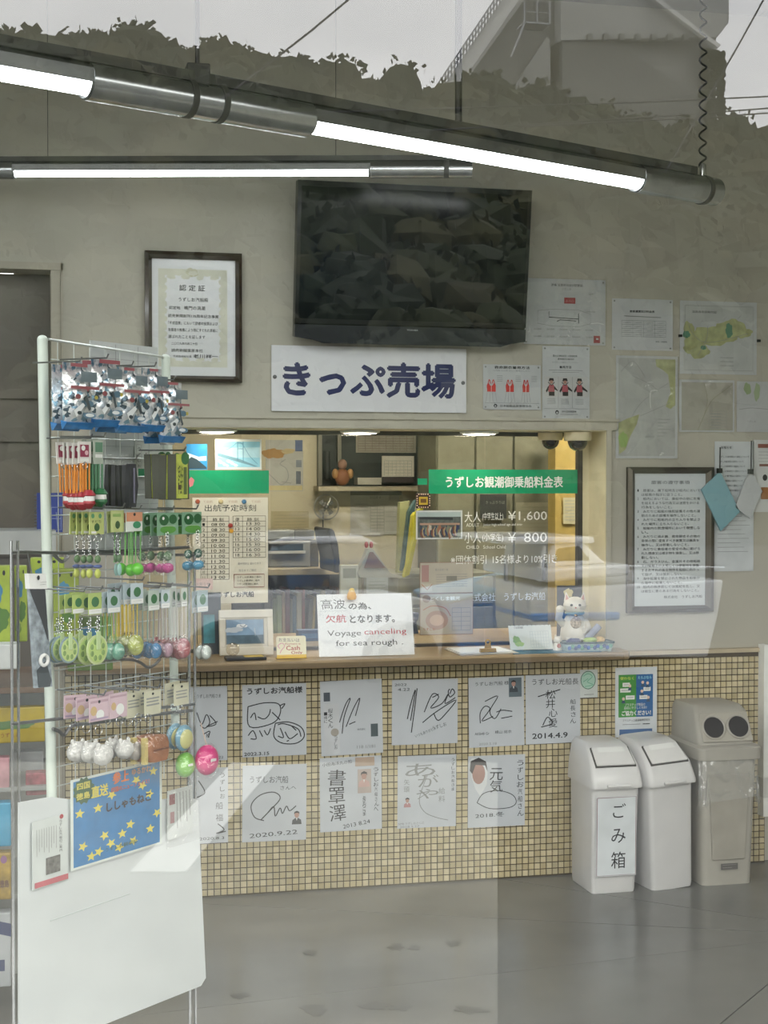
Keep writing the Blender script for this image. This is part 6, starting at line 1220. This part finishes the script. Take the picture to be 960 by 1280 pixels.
# incense-like boxes with yellow-green label
def boxpack(t, o0, off):
    r = (215, 568, 232, 624); a = local(r[0], r[3], o0, off); b = local(r[2], r[1], o0, off)
    MB().box((a.x, -.012, a.z), (b.x, .0145, b.z), M('#4f4f48', .4, vary=.2)).build('box', t, bevel=.001)
    decor(t, o0, off, r, [('r', (215, 568, 229, 623), M('#b9c457', .4, vary=.15, scale=60)), ('d', (226, 573, 5, 8), M('#2f6a3c')), ('t', ('鳴門金時', 217, 580, 223, 618), M('#2b3524')), ('r', (224, 584, 228, 618), M('#59683a')), ('r', (217, 606, 221, 612), M('#4a3a2a'))], yo=-.0125)
    MB().lathe([(.001, 0), (.016, 0), (.016, .008), (.001, .01)], (0, 0, 0), M('#b8bcbd', .2, .6), 16).build('price_holder', t, True) if False else None
multi(boxpack, 'tea_box', 'slim box with yellow-green label and green seal', 'box', 'slim green-labelled boxes', 223, 566, .13, 4, .0272)
o = rk(209, 556, .12); q = MB().lathe([(.001, .0), (.018, .0), (.02, .012), (.018, .022), (.001, .024)], (0, 0, 0), M('#c3c7c8', .2, .5), 20).build('tape_roll', None, True); q.location = o; tag(q, 'small clear tape roll on the hook above the slim boxes', 'roll')
# row 3 upper: key rings
def pendant(cx_, y0, cols, m2=None):
    def f(t, o0, off):
        mb = None
        for k, (hx, dy, rx, rz_) in enumerate(cols):
            c = local(cx_, y0 + dy, o0, off); s_ = 1 / 520.; MB().ell((c.x, -.008, c.z), (rx * s_, rx * s_ * .6, rz_ * s_), M(hx, .35), 12, 8).build('charm_bead' if k else 'charm', t, True)
        a = local(cx_, y0 - 22, o0, off); b = local(cx_, y0 - 6, o0, off); ch = MB()
        for k in range(5): z_ = a.z + (b.z - a.z) * k / 4; ch.ring((a.x, -.006, z_), .0032, .0008, CHROME, 10, 4, 'y' if k % 2 else 'x')
        ch.build('chain', t)
    return f
KC = (111, 640, 129, 668)
multi(card_item(KC, M('#b9c47c', .5), [('d', (115, 645, 2, 3), M('#5f9a6f')), ('d', (124, 645, 2, 3), M('#5f9a6f')), ('t', ('すだち', 113, 650, 125, 654), INK), ('d', (120, 659, 3.4, 5), M('#355a32')), ('r', (113, 664, 119, 667), WHITE)], None, pendant(119, 699, [('#56764a', 0, 5, 5), ('#4a5a8a', 9, 7, 2.5), ('#b8c25c', 18, 5, 6)]), (121, 672, .009), 5), 'key_ring', 'lime card key ring, stacked green figure', 'keyring', 'lime card key rings with stacked figures', 120, 639, .12, 4, .02)
multi(card_item((138, 638, 154, 665), M('#bcc689', .5), [('d', (146, 656, 3, 5), M('#3f5a3a')), ('r', (140, 642, 150, 646), M('#8fae6a'))], None, pendant(146, 698, [('#4f6f4a', 0, 4, 5), ('#8fb5b0', 14, 4, 8)]), (146, 671, .008)), 'key_ring', 'lime card key ring with slim blue-green pendant', 'keyring', 'key rings with slim pendants', 146, 637, .12, 2, .02)
multi(card_item((157, 640, 177, 664), M('#d5dbd6', .5), [('r', (157, 640, 177, 652), M('#c98c6c')), ('d', (167, 643, 1.5, 2), INK), ('d', (170, 656, 5, 4.5), M('#3f8a63'))], ([162, 168, 174], 665, 703, M('#79b56a', .5), .0016), ballcharm(167, 711, 10, M('#5fbf2c', .3, coat=.5), False, .8)), 'ball_strap', 'coral card strap with bright green ball', 'strap', 'straps with bright green balls', 167, 639, .13, 3, .024)
def plush(cx_, cy_, hx, leaf='#3f6b4a'):
    def f(t, o0, off):
        c = local(cx_, cy_, o0, off); m_ = M(hx, .55, vary=.2, scale=80); mb = MB()
        MB().ell((c.x, -.012, c.z), (.018, .013, .012), m_, 14, 8, .2, 5).build('plush_body', t, True); MB().ell((c.x, -.012, c.z + .03), (.012, .01, .012), M(leaf, .6), 10, 8, .2, 3).build('plush_head', t, True)
        MB().loft([[(c.x + .028 * math.cos(a_) * q, -.012 + .02 * math.sin(a_) * q, z) for a_ in [6.283 * i / 12 for i in range(12)]] for z, q in ((c.z - .018, .8), (c.z, 1.0), (c.z + .03, .8), (c.z + .06, .35), (c.z + .085, .3))], FILM, cap=False).build('film_bag', t, True)
        ch = MB(); [ch.ring((c.x, -.01, c.z + .06 + k * .007), .0035, .0009, CHROME, 10, 4, 'y' if k % 2 else 'x') for k in range(5)]; ch.build('chain', t)
    return f
G2 = M('#7fa88c', .35, coat=.4)
def gcard(x0, y0): return [('d', (x0 + 8, y0 + 9, 6, 7), M('#1f5a30')), ('d', (x0 + 19, y0 + 8, 5, 6), M('#1f5a30')), ('d', (x0 + 13, y0 + 21, 10, 5), M('#5c9a45')), ('d', (x0 + 7, y0 + 7, 1.4, 2), WHITE), ('r', (x0 + 3, y0 + 16, x0 + 22, y0 + 17), WHITE)]
multi(card_item((196, 641, 222, 669), G2, gcard(196, 641), None, plush(205, 710, '#c2478f', '#5c7a56')), 'plush_charm', 'green two-leaf card with a magenta plush in film', 'plush', 'magenta plush charms', 208, 640, .12, 4, .03)
multi(card_item((227, 640, 251, 667), G2, gcard(227, 640), None, plush(243, 706, '#3f93b8', '#3f6b5a')), 'plush_charm', 'green two-leaf card with a blue plush in film', 'plush', 'blue plush charms', 238, 639, .11, 2, .03)
# row 4: lime cards, disc key holders and crystal balls
def disc_key(cx_, cy_, R, m1, m2):
    def f(t, o0, off):
        c = local(cx_, cy_, o0, off); s_ = 1 / 510.; rx = R * s_; 
        MB().lathe([(.001, 0), (rx, 0), (rx, .003), (.001, .003)], (c.x, -.004, c.z), m1, 26, 'y').build('disc', t, True); MB().lathe([(.001, 0), (rx * .86, 0), (rx * .86, .0012), (.001, .0012)], (c.x, -.0068, c.z), m2, 26, 'y').build('fruit_face', t)
        for k in range(8): a_ = math.tau * (k + .5) / 8; MB().ell((c.x + rx * .58 * math.cos(a_), -.008, c.z + rx * .58 * math.sin(a_)), (rx * .17, .0012, rx * .2), M('#7c9a5a', .4), 8, 5).build('segment', t)
        MB().box((c.x - rx * .2, -.012, c.z + rx * .0), (c.x + rx * .2, -.009, c.z + rx * 1.25), M('#b9cf9a', .4)).build('strap_tab', t, bevel=.002)
        ch = MB(); [ch.ring((c.x + (.002 if k % 3 else -.003), -.008, c.z + rx * 1.25 + k * .0065), .0038, .001, CHROME, 10, 4, 'y' if k % 2 else 'x') for k in range(6)]; ch.build('chain', t)
    return f
LIME = M('#a8bd6a', .45)
R4 = (90, 743, 104, 767)
multi(card_item(R4, LIME, tree_print(R4), None, disc_key(84, 812, 16, M('#8aa0a8', .4), M('#b9cc86', .4))), 'key_holder', 'pale lime card key holder with grey-rimmed citrus disc', 'keyring', 'grey-rimmed citrus disc holders', 97, 742, .12, 3, .022)
R4 = (110, 741, 126, 768)
multi(card_item(R4, LIME, tree_print(R4), None, disc_key(119, 812, 18, M('#c2d09a', .35), M('#b3cc7a', .4))), 'key_holder', 'lime card key holder with large citrus slice disc', 'keyring', 'large citrus slice holders', 118, 740, .14, 3, .026)
row4 = [((134, 740, 149, 766), '#aebfc6', [138, 143], 766, 804, '#78a86a', (143, 814, 11), '#5f9f86', 'pale blue card strap with a sea-green glass cube', 3), ((163, 729, 178, 755), '#b9c8d0', [156, 160, 165, 170], 755, 795, '#c9b02f', (165, 806, 13), '#b9c36a', 'pale card strap with yellow cords, yellow-green ball', 5),
        ((185, 738, 198, 763), '#b4c4b9', [183, 190], 763, 802, '#7f9b95', (190, 813, 10), '#3f7aa8', 'pale green card strap with a blue cube charm', 4), ((201, 737, 211, 760), '#bccad0', [200, 205], 760, 800, '#9a8f8c', (205, 812, 9), '#a88595', 'narrow card strap with a mauve ball charm', 3),
        ((226, 735, 233, 758), '#c2c9c0', [217, 221, 226, 231], 758, 800, '#c9c9c4', (224, 810, 13), '#b0656a', 'narrow card strap with pale cords and a rose ball', 5), ((246, 738, 259, 765), '#a9bcc2', [252], 765, 805, '#2c3a3c', (253, 815, 9), '#c3cdc9', 'right-end card strap with a clear bottle charm', 2)]
for r, hx, xs, ya, yb_, cc, (bx, by, br_), bh, lb, n in row4:
    gm = M(bh, .12, vary=.3, scale=50, coat=.8)
    multi(card_item(r, M(hx, .4), tree_print(r), (xs, ya, yb_, M(cc, .5), .0013), ballcharm(bx, by, br_, gm, True)), 'charm_strap', lb, 'strap', 'straps: ' + lb.split(' with ')[1], (r[0] + r[2]) / 2, r[1] - 1, .12, n, .018)
# row 5: pink and kraft cards with fluffy charms
FLUF = M('#d9d9d6', .9, vary=.1, scale=60, bump=.8, bscale=160)
def fluffy(cx_, cy_, r, m_):
    def f(t, o0, off):
        c = local(cx_, cy_, o0, off); rr_ = r / 510.
        MB().ell((c.x, -.014, c.z), (rr_, rr_ * .8, rr_ * .92), m_, 16, 12, .12, 2).build('fluffy_body', t, True)
        for sx in (-1, 1): MB().ell((c.x + sx * rr_ * .55, -.014, c.z + rr_ * .85), (rr_ * .22, rr_ * .18, rr_ * .3), m_, 8, 6).build('ear', t, True)
        MB().ell((c.x, -.014, c.z - rr_ * .1), (rr_ * 1.25, rr_ * 1.0, rr_ * 1.3), FILM, 12, 8, .2, 7).build('film_bag', t, True)
    return f
PK = M('#cdb3bd', .5); KR = M('#c3c1a8', .5)
multi(card_item((111, 872, 135, 901), PK, [('r', (112, 873, 134, 880), M('#b598a4')), ('d', (123, 877, 1.5, 2), INK), ('d', (116, 889, 4, 6), M('#c4a878')), ('d', (124, 893, 5, 6), WHITE), ('r', (112, 897, 134, 899), M('#a995b0'))], None, fluffy(123, 943, 14, FLUF), (121, 912, .012)), 'fluffy_charm', 'pink card charm with a white fluffy ball with ears', 'charm', 'white fluffy ball charms on pink cards', 122, 871, .13, 3, .04)
multi(card_item((136, 866, 158, 897), PK, [('r', (137, 867, 157, 873), M('#b598a4')), ('d', (141, 883, 3, 5), M('#c4a878')), ('d', (149, 886, 5, 7), WHITE)], None, fluffy(150, 936, 13, FLUF), (147, 901, .012)), 'fluffy_charm', 'pink card charm with a plain white fluffy ball', 'charm', 'second pair of white fluffy charms', 147, 865, .11, 2, .035)
kp = lambda r: [('r', (r[0] + 2, r[1] + 9, r[2] - 2, r[1] + 10), GREY), ('r', (r[0] + 2, r[1] + 13, r[2] - 3, r[1] + 14), GREY), ('r', (r[0] + 2, r[1] + 17, r[2] - 2, r[1] + 18), GREY), ('d', ((r[0] + r[2]) / 2, r[1] + 4, 1.4, 1.6), INK)]
def toast(t, o0, off):
    c = local(190, 934, o0, off); MB().loft([rrect(c.x, -.014, .1 * q, .03, .012, c.z + z) for z, q in ((-.032, .62), (-.02, .74), (.01, .78), (.022, .7), (.03, .55))], M('#a5704f', .7, vary=.15, scale=50)).build('plush_body', t, True); MB().box((c.x - .028, -.032, c.z - .004), (c.x + .028, -.029, c.z), M('#7d5038')).build('seam', t)
    MB().box((c.x - .05, -.02, c.z - .035), (c.x - .038, -.008, c.z + .03), M('#d0bf7c', .6)).build('side_slice', t); MB().ell((c.x, -.014, c.z), (.06, .03, .05), FILM, 12, 8, .2, 9).build('film_bag', t, True)
r = (180, 863, 200, 893); multi(card_item(r, KR, kp(r), None, toast, (183, 898, .011)), 'plush_charm', 'kraft card charm with a brown bread-loaf plush', 'plush', 'brown loaf plush charms', 190, 862, .12, 2, .03)
r = (157, 866, 175, 897); multi(card_item(r, KR, kp(r), None, ballcharm(165, 938, 12, M('#c9c2bb', .8, bump=.5)), (166, 903, .010)), 'plush_charm', 'kraft card charm with an off-white bun plush', 'plush', 'off-white bun plush charms', 166, 865, .09, 2, .03)
def bluebird(t, o0, off):
    c = local(226, 922, o0, off); MB().ell((c.x, -.01, c.z), (.033, .012, .034), M('#6f9fb5', .4, vary=.2), 18, 10).build('blue_rim', t, True); MB().ell((c.x, -.018, c.z - .002), (.025, .008, .025), M('#cfcf8f', .5), 18, 10).build('yellow_face', t, True); MB().ell((c.x, -.012, c.z), (.038, .02, .04), FILM, 12, 8, .2, 4).build('film_bag', t, True)
r = (217, 854, 235, 881); multi(card_item(r, KR, kp(r), None, bluebird, (226, 888, .011)), 'plush_charm', 'kraft card charm, blue-rimmed yellow disc', 'plush', 'blue-rimmed yellow charms', 226, 853, .13, 2, .03)
def shrink(cx_, cy_, r_, hx):
    def f(t, o0, off):
        c = local(cx_, cy_, o0, off); rr_ = r_ / 500.; m_ = M(hx, .35, vary=.1, coat=.3); MB().ell((c.x, -.02, c.z), (rr_ * 1.05, rr_ * .8, rr_ * 1.15), m_, 20, 12).build('ball', t, True)
        MB().box((c.x - rr_ * .5, -.02 - rr_ * .82, c.z + rr_ * .0), (c.x + rr_ * .1, -.02 - rr_ * .76, c.z + rr_ * .2), WHITE).build('label_patch', t); MB().ell((c.x, -.02, c.z - .003), (rr_ * 1.2, rr_ * .95, rr_ * 1.35), FILM, 14, 9, .16, 8).build('film_bag', t, True)
        a = local(cx_ - 4, cy_ - 46, o0, off); MB().tube([(a.x, -.01, a.z), (c.x, -.02, c.z + rr_)], .0012, M('#c9b0a0')).build('cord', t)
    return f
for cx_, cy_, rr_, hx, lb in ((251, 949, 17, '#d8267f', 'hot pink plush ball in clear film at the rack end'), (224, 955, 14, '#7cc04a', 'light green plush ball in clear film beside the pink one')):
    o0 = rk(cx_ - 3, cy_ - 50, .15 if cx_ > 240 else .12); t = thing('plush_ball', lb, 'plush', tuple(o0), RZ); shrink(cx_, cy_, rr_, hx)(t, o0, .15 if cx_ > 240 else .12)
# long thin package hanging from the near chrome upright
def longpack():
    off = .10; r = (33, 718, 62, 860); o0 = rk(45, 716, off); t = thing('long_package', 'long narrow black and silver package under a white header card', 'package', tuple(o0), RZ)
    q = [local(x, y, o0, off) for x, y in ((35, 736), (55, 736), (64, 858), (43, 860))]; MB().loft([[(v.x, -.004, v.z) for v in q], [(v.x, .004, v.z) for v in q]], M('#8f9aa2', .3, vary=.4, scale=60, bump=.4)).build('bag', t)
    q = [local(x, y, o0, off) for x, y in ((35, 736), (54, 736), (58, 800), (50, 775), (38, 745))]; MB().loft([[(v.x, -.0062, v.z) for v in q], [(v.x, -.0045, v.z) for v in q]], M('#2f3438', .3)).build('dark_panel', t)
    q = [local(x, y, o0, off) for x, y in ((44, 838), (55, 826), (62, 850), (60, 858), (46, 859))]; MB().loft([[(v.x, -.0062, v.z) for v in q], [(v.x, -.0045, v.z) for v in q]], M('#3a4348', .3)).build('lower_panel', t)
    q = [local(x, y, o0, off) for x, y in ((33, 717), (54, 717), (56, 736), (34, 736))]; MB().loft([[(v.x, -.008, v.z) for v in q], [(v.x, .006, v.z) for v in q]], WHITE).build('header_card', t)
    decor(t, o0, off, r, [('d', (44, 722, 1.8, 3), INK), ('r', (46, 727, 54, 728), GREY), ('r', (46, 730, 53, 731), GREY)], yo=-.0085)
    c = local(52, 825, o0, off); MB().ring((c.x, -.008, c.z), .0118, .0042, WHITE, 22, 8, 'y').build('white_ring', t, True)
    a = local(34, 690, o0, off); b = local(40, 718, o0, off); MB().tube([(a.x, 0, a.z), (b.x, 0, b.z)], .0014, STEEL).build('hanger_wire', t)
longpack()
# big white card below, with hung sheets
BC_ = M('#d0d6d8', .5, vary=.03, scale=5, bump=.05)
pts = [(22, 1003), (62, 996), (120, 1003), (190, 1000), (236, 996), (246, 1000), (256, 1222), (250, 1232), (200, 1252), (180, 1260), (140, 1276), (110, 1288), (22, 1320)]
o0 = rk(22, 1003, .05); Q = [local(x, y, o0, .05) for x, y in pts]; mb = MB(); mb.prism([(v.x, v.z) for v in Q][::-1], -.004, 0, BC_)
big = mb.build('card_sheet'); big.location = o0; big.rotation_euler = (0, 0, RZ); tag(big, 'big white card sheet covering the lower part of the goods rack', 'panel'); MB().box((Q[0].x + .1, -.0055, Q[0].z - .3), (Q[0].x + .38, -.004, Q[0].z - .298), M('#bcc5c4')).build('crease', big)
s = rsheet('souvenir_poster', 'blue poster with yellow stars and the yellow-green delivery heading', 'poster', (88, 962, 202, 1072), .062, M('#d5ded9', .4), .001, roll=-.0); 
BL = M('#2f7ab3', .45, vary=.1, scale=20); YL = M('#d9cf5a', .5)
s.rect(91, 965, 199, 1069, BL)
def star(cx_, cy_, r_, rot=0): s.poly([(cx_ + (r_ if k % 2 == 0 else r_ * .45) * math.sin(math.tau * k / 10 + rot), cy_ - (r_ if k % 2 == 0 else r_ * .45) * math.cos(math.tau * k / 10 + rot)) for k in range(10)], YL)
rd = random.Random(9)
for cx_, cy_ in ((102, 1046), (121, 1058), (112, 1061), (136, 1052), (150, 1044), (164, 1057), (128, 1040), (186, 1048), (176, 990), (137, 992), (120, 1004), (185, 1003), (168, 981), (146, 1060), (195, 1030), (98, 1005), (160, 1035), (190, 975)): star(cx_, cy_, 6.2, rd.random())
DGN = M('#2f5a34', .5); s.poly([(103 + (13 if k % 2 else 11) * math.cos(math.tau * k / 24), 978 + (17 if k % 2 else 14) * math.sin(math.tau * k / 24)) for k in range(24)], DGN)
s.text('四国', 95, 110, 972, 8, YL, .02); s.text('徳島', 94, 110, 984, 8, YL, .02); s.text('直送', 112, 132, 983, 14, YL, .03); s.text('参上', 138, 158, 972, 14, M('#d9763a'), .03); s.text('ゆるかわ', 162, 186, 970, 8, M('#c99a72'), .02); s.text('四国のニューフェイス！', 136, 184, 986, 6, M('#c9623a'), .02); s.text('ししゃもねこ', 130, 186, 1006, 11, INK, .03); s.text('うずしお観潮船', 128, 168, 1058, 5, DGN, .01); s.done()
s = rsheet('shop_leaflet', 'white leaflet with vertical lines, small photo and red bottom strip', 'leaflet', (40, 1022, 84, 1106), .062, M('#cbd2d1', .4)); s.vtext('うずしお汽船のご案内', 75, 1028, 1068, 3.5, INK); s.disc(76, 1024, 2.5, 3, M('#a83a44'), 10)
for k in range(9): s.line([(45 + k * 3, 1033), (45 + k * 3, 1066 - (k * 5) % 12)], .7, GREY)
s.rect(56, 1071, 74, 1092, M('#6d6d6a', .5, vary=.4, scale=80)); s.rect(42, 1098, 84, 1105, M('#b85c66')); s.done()
s = rsheet('price_slip', 'narrow slip with printed columns and a small photo, right of the blue poster', 'slip', (209, 985, 240, 1046), .062, M('#cdd3d2', .4)); s.rect(211, 990, 218, 1003, M('#8d5358')); [s.line([(220 + k * 4, 990), (221 + k * 4, 1034 - (k * 7) % 16)], 1.2, GREY) for k in range(5)]; s.rect(212, 1012, 217, 1026, M('#b08a8e')); s.done()
MB().quad([(-s.W / 2 - .01, -.004, -s.H / 2 - .02), (s.W / 2 + .03, -.006, -s.H / 2 - .02), (s.W / 2 + .02, -.008, s.H / 2 + .02), (-s.W / 2 - .01, -.004, s.H / 2)], FILM).build('film_sleeve', s.root)
# ------------------------------------------------------------------ low table of goods behind the rack, far left
TYY = -1.15
def tb(px, py, y=TYY): return on_y(px, py, y)
sh = thing('display_shelf', 'low white display shelf of packed goods at the left edge', 'shelf', (tb(20, 1000).x, TYY, 0)); R0 = Vector((tb(20, 1000).x, TYY, 0))
def sbox(name, x0, y0, x1, y1, yf, dep, m, par=sh, rel=R0, bevel=.002): return pbox(name, x0, y0, x1, y1, yf, dep, m, par, bevel, rel)
sbox('top_board', -90, 860, 66, 868, TYY - .05, .5, M('#6f5a48', .5)); sbox('middle_board', -90, 985, 66, 991, TYY - .05, .5, M('#8a8d8c', .5)); sbox('low_board', -90, 1120, 66, 1126, TYY - .05, .5, M('#8a8d8c', .5))
sbox('back_panel', -90, 868, 66, 1230, TYY + .4, .02, M('#8f9290', .6))
for px in (-88, 62): sbox('shelf_post', px, 860, px + 4, 1238, TYY - .04, .03, STEEL)
def sgood(name, label, cat, rect, y, m, dr=None, grp=None, dep=.05, roll=0):
    s = Sheet(name, label, cat, rect, y=y, thick=dep, mat=m, group=grp, bevel=.004, roll=roll); 
    if dr: dr(s)
    s.done(); return s
YG = M('#a3b83a', .4, vary=.15, scale=20, coat=.3)
def leafy(s):
    w_, h_ = s.W / s.sx, s.H / s.sy; x0 = s.xc - w_ / 2; y0 = s.yc - h_ / 2
    s.blob(x0 + w_ * .4, y0 + h_ * .3, w_ * .22, h_ * .14, M('#3f83a8'), 3); s.blob(x0 + w_ * .6, y0 + h_ * .6, w_ * .3, h_ * .12, M('#4f7a2c'), 5); s.blob(x0 + w_ * .3, y0 + h_ * .82, w_ * .2, h_ * .08, M('#6f8f2f'), 8); s.disc(x0 + w_ * .25, y0 + h_ * .08, w_ * .05, h_ * .03, INK, 10); s.disc(x0 + w_ * .7, y0 + h_ * .08, w_ * .05, h_ * .03, INK, 10)
GP = 'yellow-green snack bags on the left shelf'
sgood('snack_bag', 'yellow-green snack bag at the left frame edge, tall', 'snack', (-20, 706, 16, 818), TYY - .0, YG, leafy, GP); sgood('snack_bag', 'yellow-green snack bag between the chrome uprights and the white post', 'snack', (18, 706, 34, 800), TYY + .06, YG, leafy, GP); sgood('snack_bag', 'yellow-green snack bag half hidden by the white post, upper', 'snack', (38, 696, 80, 760), TYY + .12, YG, leafy, GP)
sgood('snack_bag', 'olive-green snack bag behind the lime cards', 'snack', (66, 710, 98, 800), TYY + .06, M('#8fa035', .4, vary=.2), leafy, GP); sgood('snack_bag', 'darker green snack bag low behind the citrus discs', 'snack', (84, 770, 140, 836), TYY + .16, M('#5f7a3a', .5, vary=.2), leafy, GP)
sgood('white_carton', 'white carton beneath the yellow-green snack bags', 'box', (-20, 802, 25, 833), TYY - .06, M('#cfd3d2', .5), None, None, .08)
def boatpic(s): s.blob(s.xc, s.yc, s.W / s.sx * .3, 6, M('#5c7a4a'), 3); s.text('うずしお', s.xc - 12, s.xc + 12, s.yc + 12, 6, M('#7d3b2a'))
sgood('yellow_package', 'mustard yellow flat package on the left shelf', 'package', (-30, 882, 56, 926), TYY, M('#a8942f', .4, vary=.3, scale=12), boatpic, None, .04)
sgood('pink_package', 'pinkish package beside the white post on the left shelf', 'package', (-20, 944, 12, 982), TYY, M('#b98a92', .4, vary=.3, scale=20), None, None, .05); sgood('red_package', 'small red printed package behind the white post', 'package', (32, 962, 58, 990), TYY + .02, M('#8f4a55', .4, vary=.4, scale=40), None, None, .05)
sgood('grey_package', 'grey film-wrapped package above the white card', 'package', (16, 936, 54, 960), TYY + .12, M('#a3a8aa', .3, vary=.2), None, None, .05)
sgood('sky_blue_package', 'sky blue package at the left frame edge', 'package', (-30, 1000, 14, 1054), TYY - .02, M('#3f9ac0', .4, vary=.1), None, None, .05)
sgood('ochre_package', 'ochre patterned package low at the left frame edge', 'package', (-30, 1062, 14, 1120), TYY - .02, M('#a88a35', .4, vary=.4, scale=30), lambda s: (s.disc(5, 1070, 4, 5, M('#8a5a86'), 12), s.text('徳島', 0, 11, 1100, 9, M('#5a2f1c'), .02)), None, .05)
sgood('navy_package', 'white package with navy stripe low at the left frame edge', 'package', (-30, 1136, 14, 1228), TYY - .02, M('#b9bec2', .4), lambda s: (s.poly([(-30, 1138), (14, 1150), (14, 1166), (-30, 1154)], M('#2b3a6b')), s.rect(-20, 1194, 6, 1208, M('#2b3a6b'))), None, .05)
o = pbox('white_side_table', -80, 664, 70, 693, -.5, .35, M('#b4b7b6', .5)); tag(o, 'white-grey ledge crossing the dark door at the left', 'ledge')
BLU = M('#2b3f8c', .45); s = Sheet('blue_notebook', 'royal blue spiral notebook standing before the dark door', 'notebook', (46, 616, 78, 665), y=-.3, thick=.03, mat=BLU)
for k in range(12): x, z = s.L(46, 619 + k * 4); MB().ring((x, -.015, z), .008, .0014, M('#8f96ad', .3, .5), 10, 4, 'z').build('spiral_ring', s.root)
s.line([(64, 634), (76, 634), (76, 662), (64, 662)], .8, M('#9aa3c4'), closed=True); s.line([(70, 640), (72, 662)], .8, M('#9aa3c4')); s.line([(64, 648), (76, 648)], .8, M('#9aa3c4')); s.done()
o = pbox('left_shelf_box', -60, 694, 64, 700, TYY + .2, .2, M('#33383a', .5)) if False else None
# ------------------------------------------------------------------ done
for _o in list(COL.objects):
    if _o.type == 'EMPTY' and not _o.children: D.objects.remove(_o)
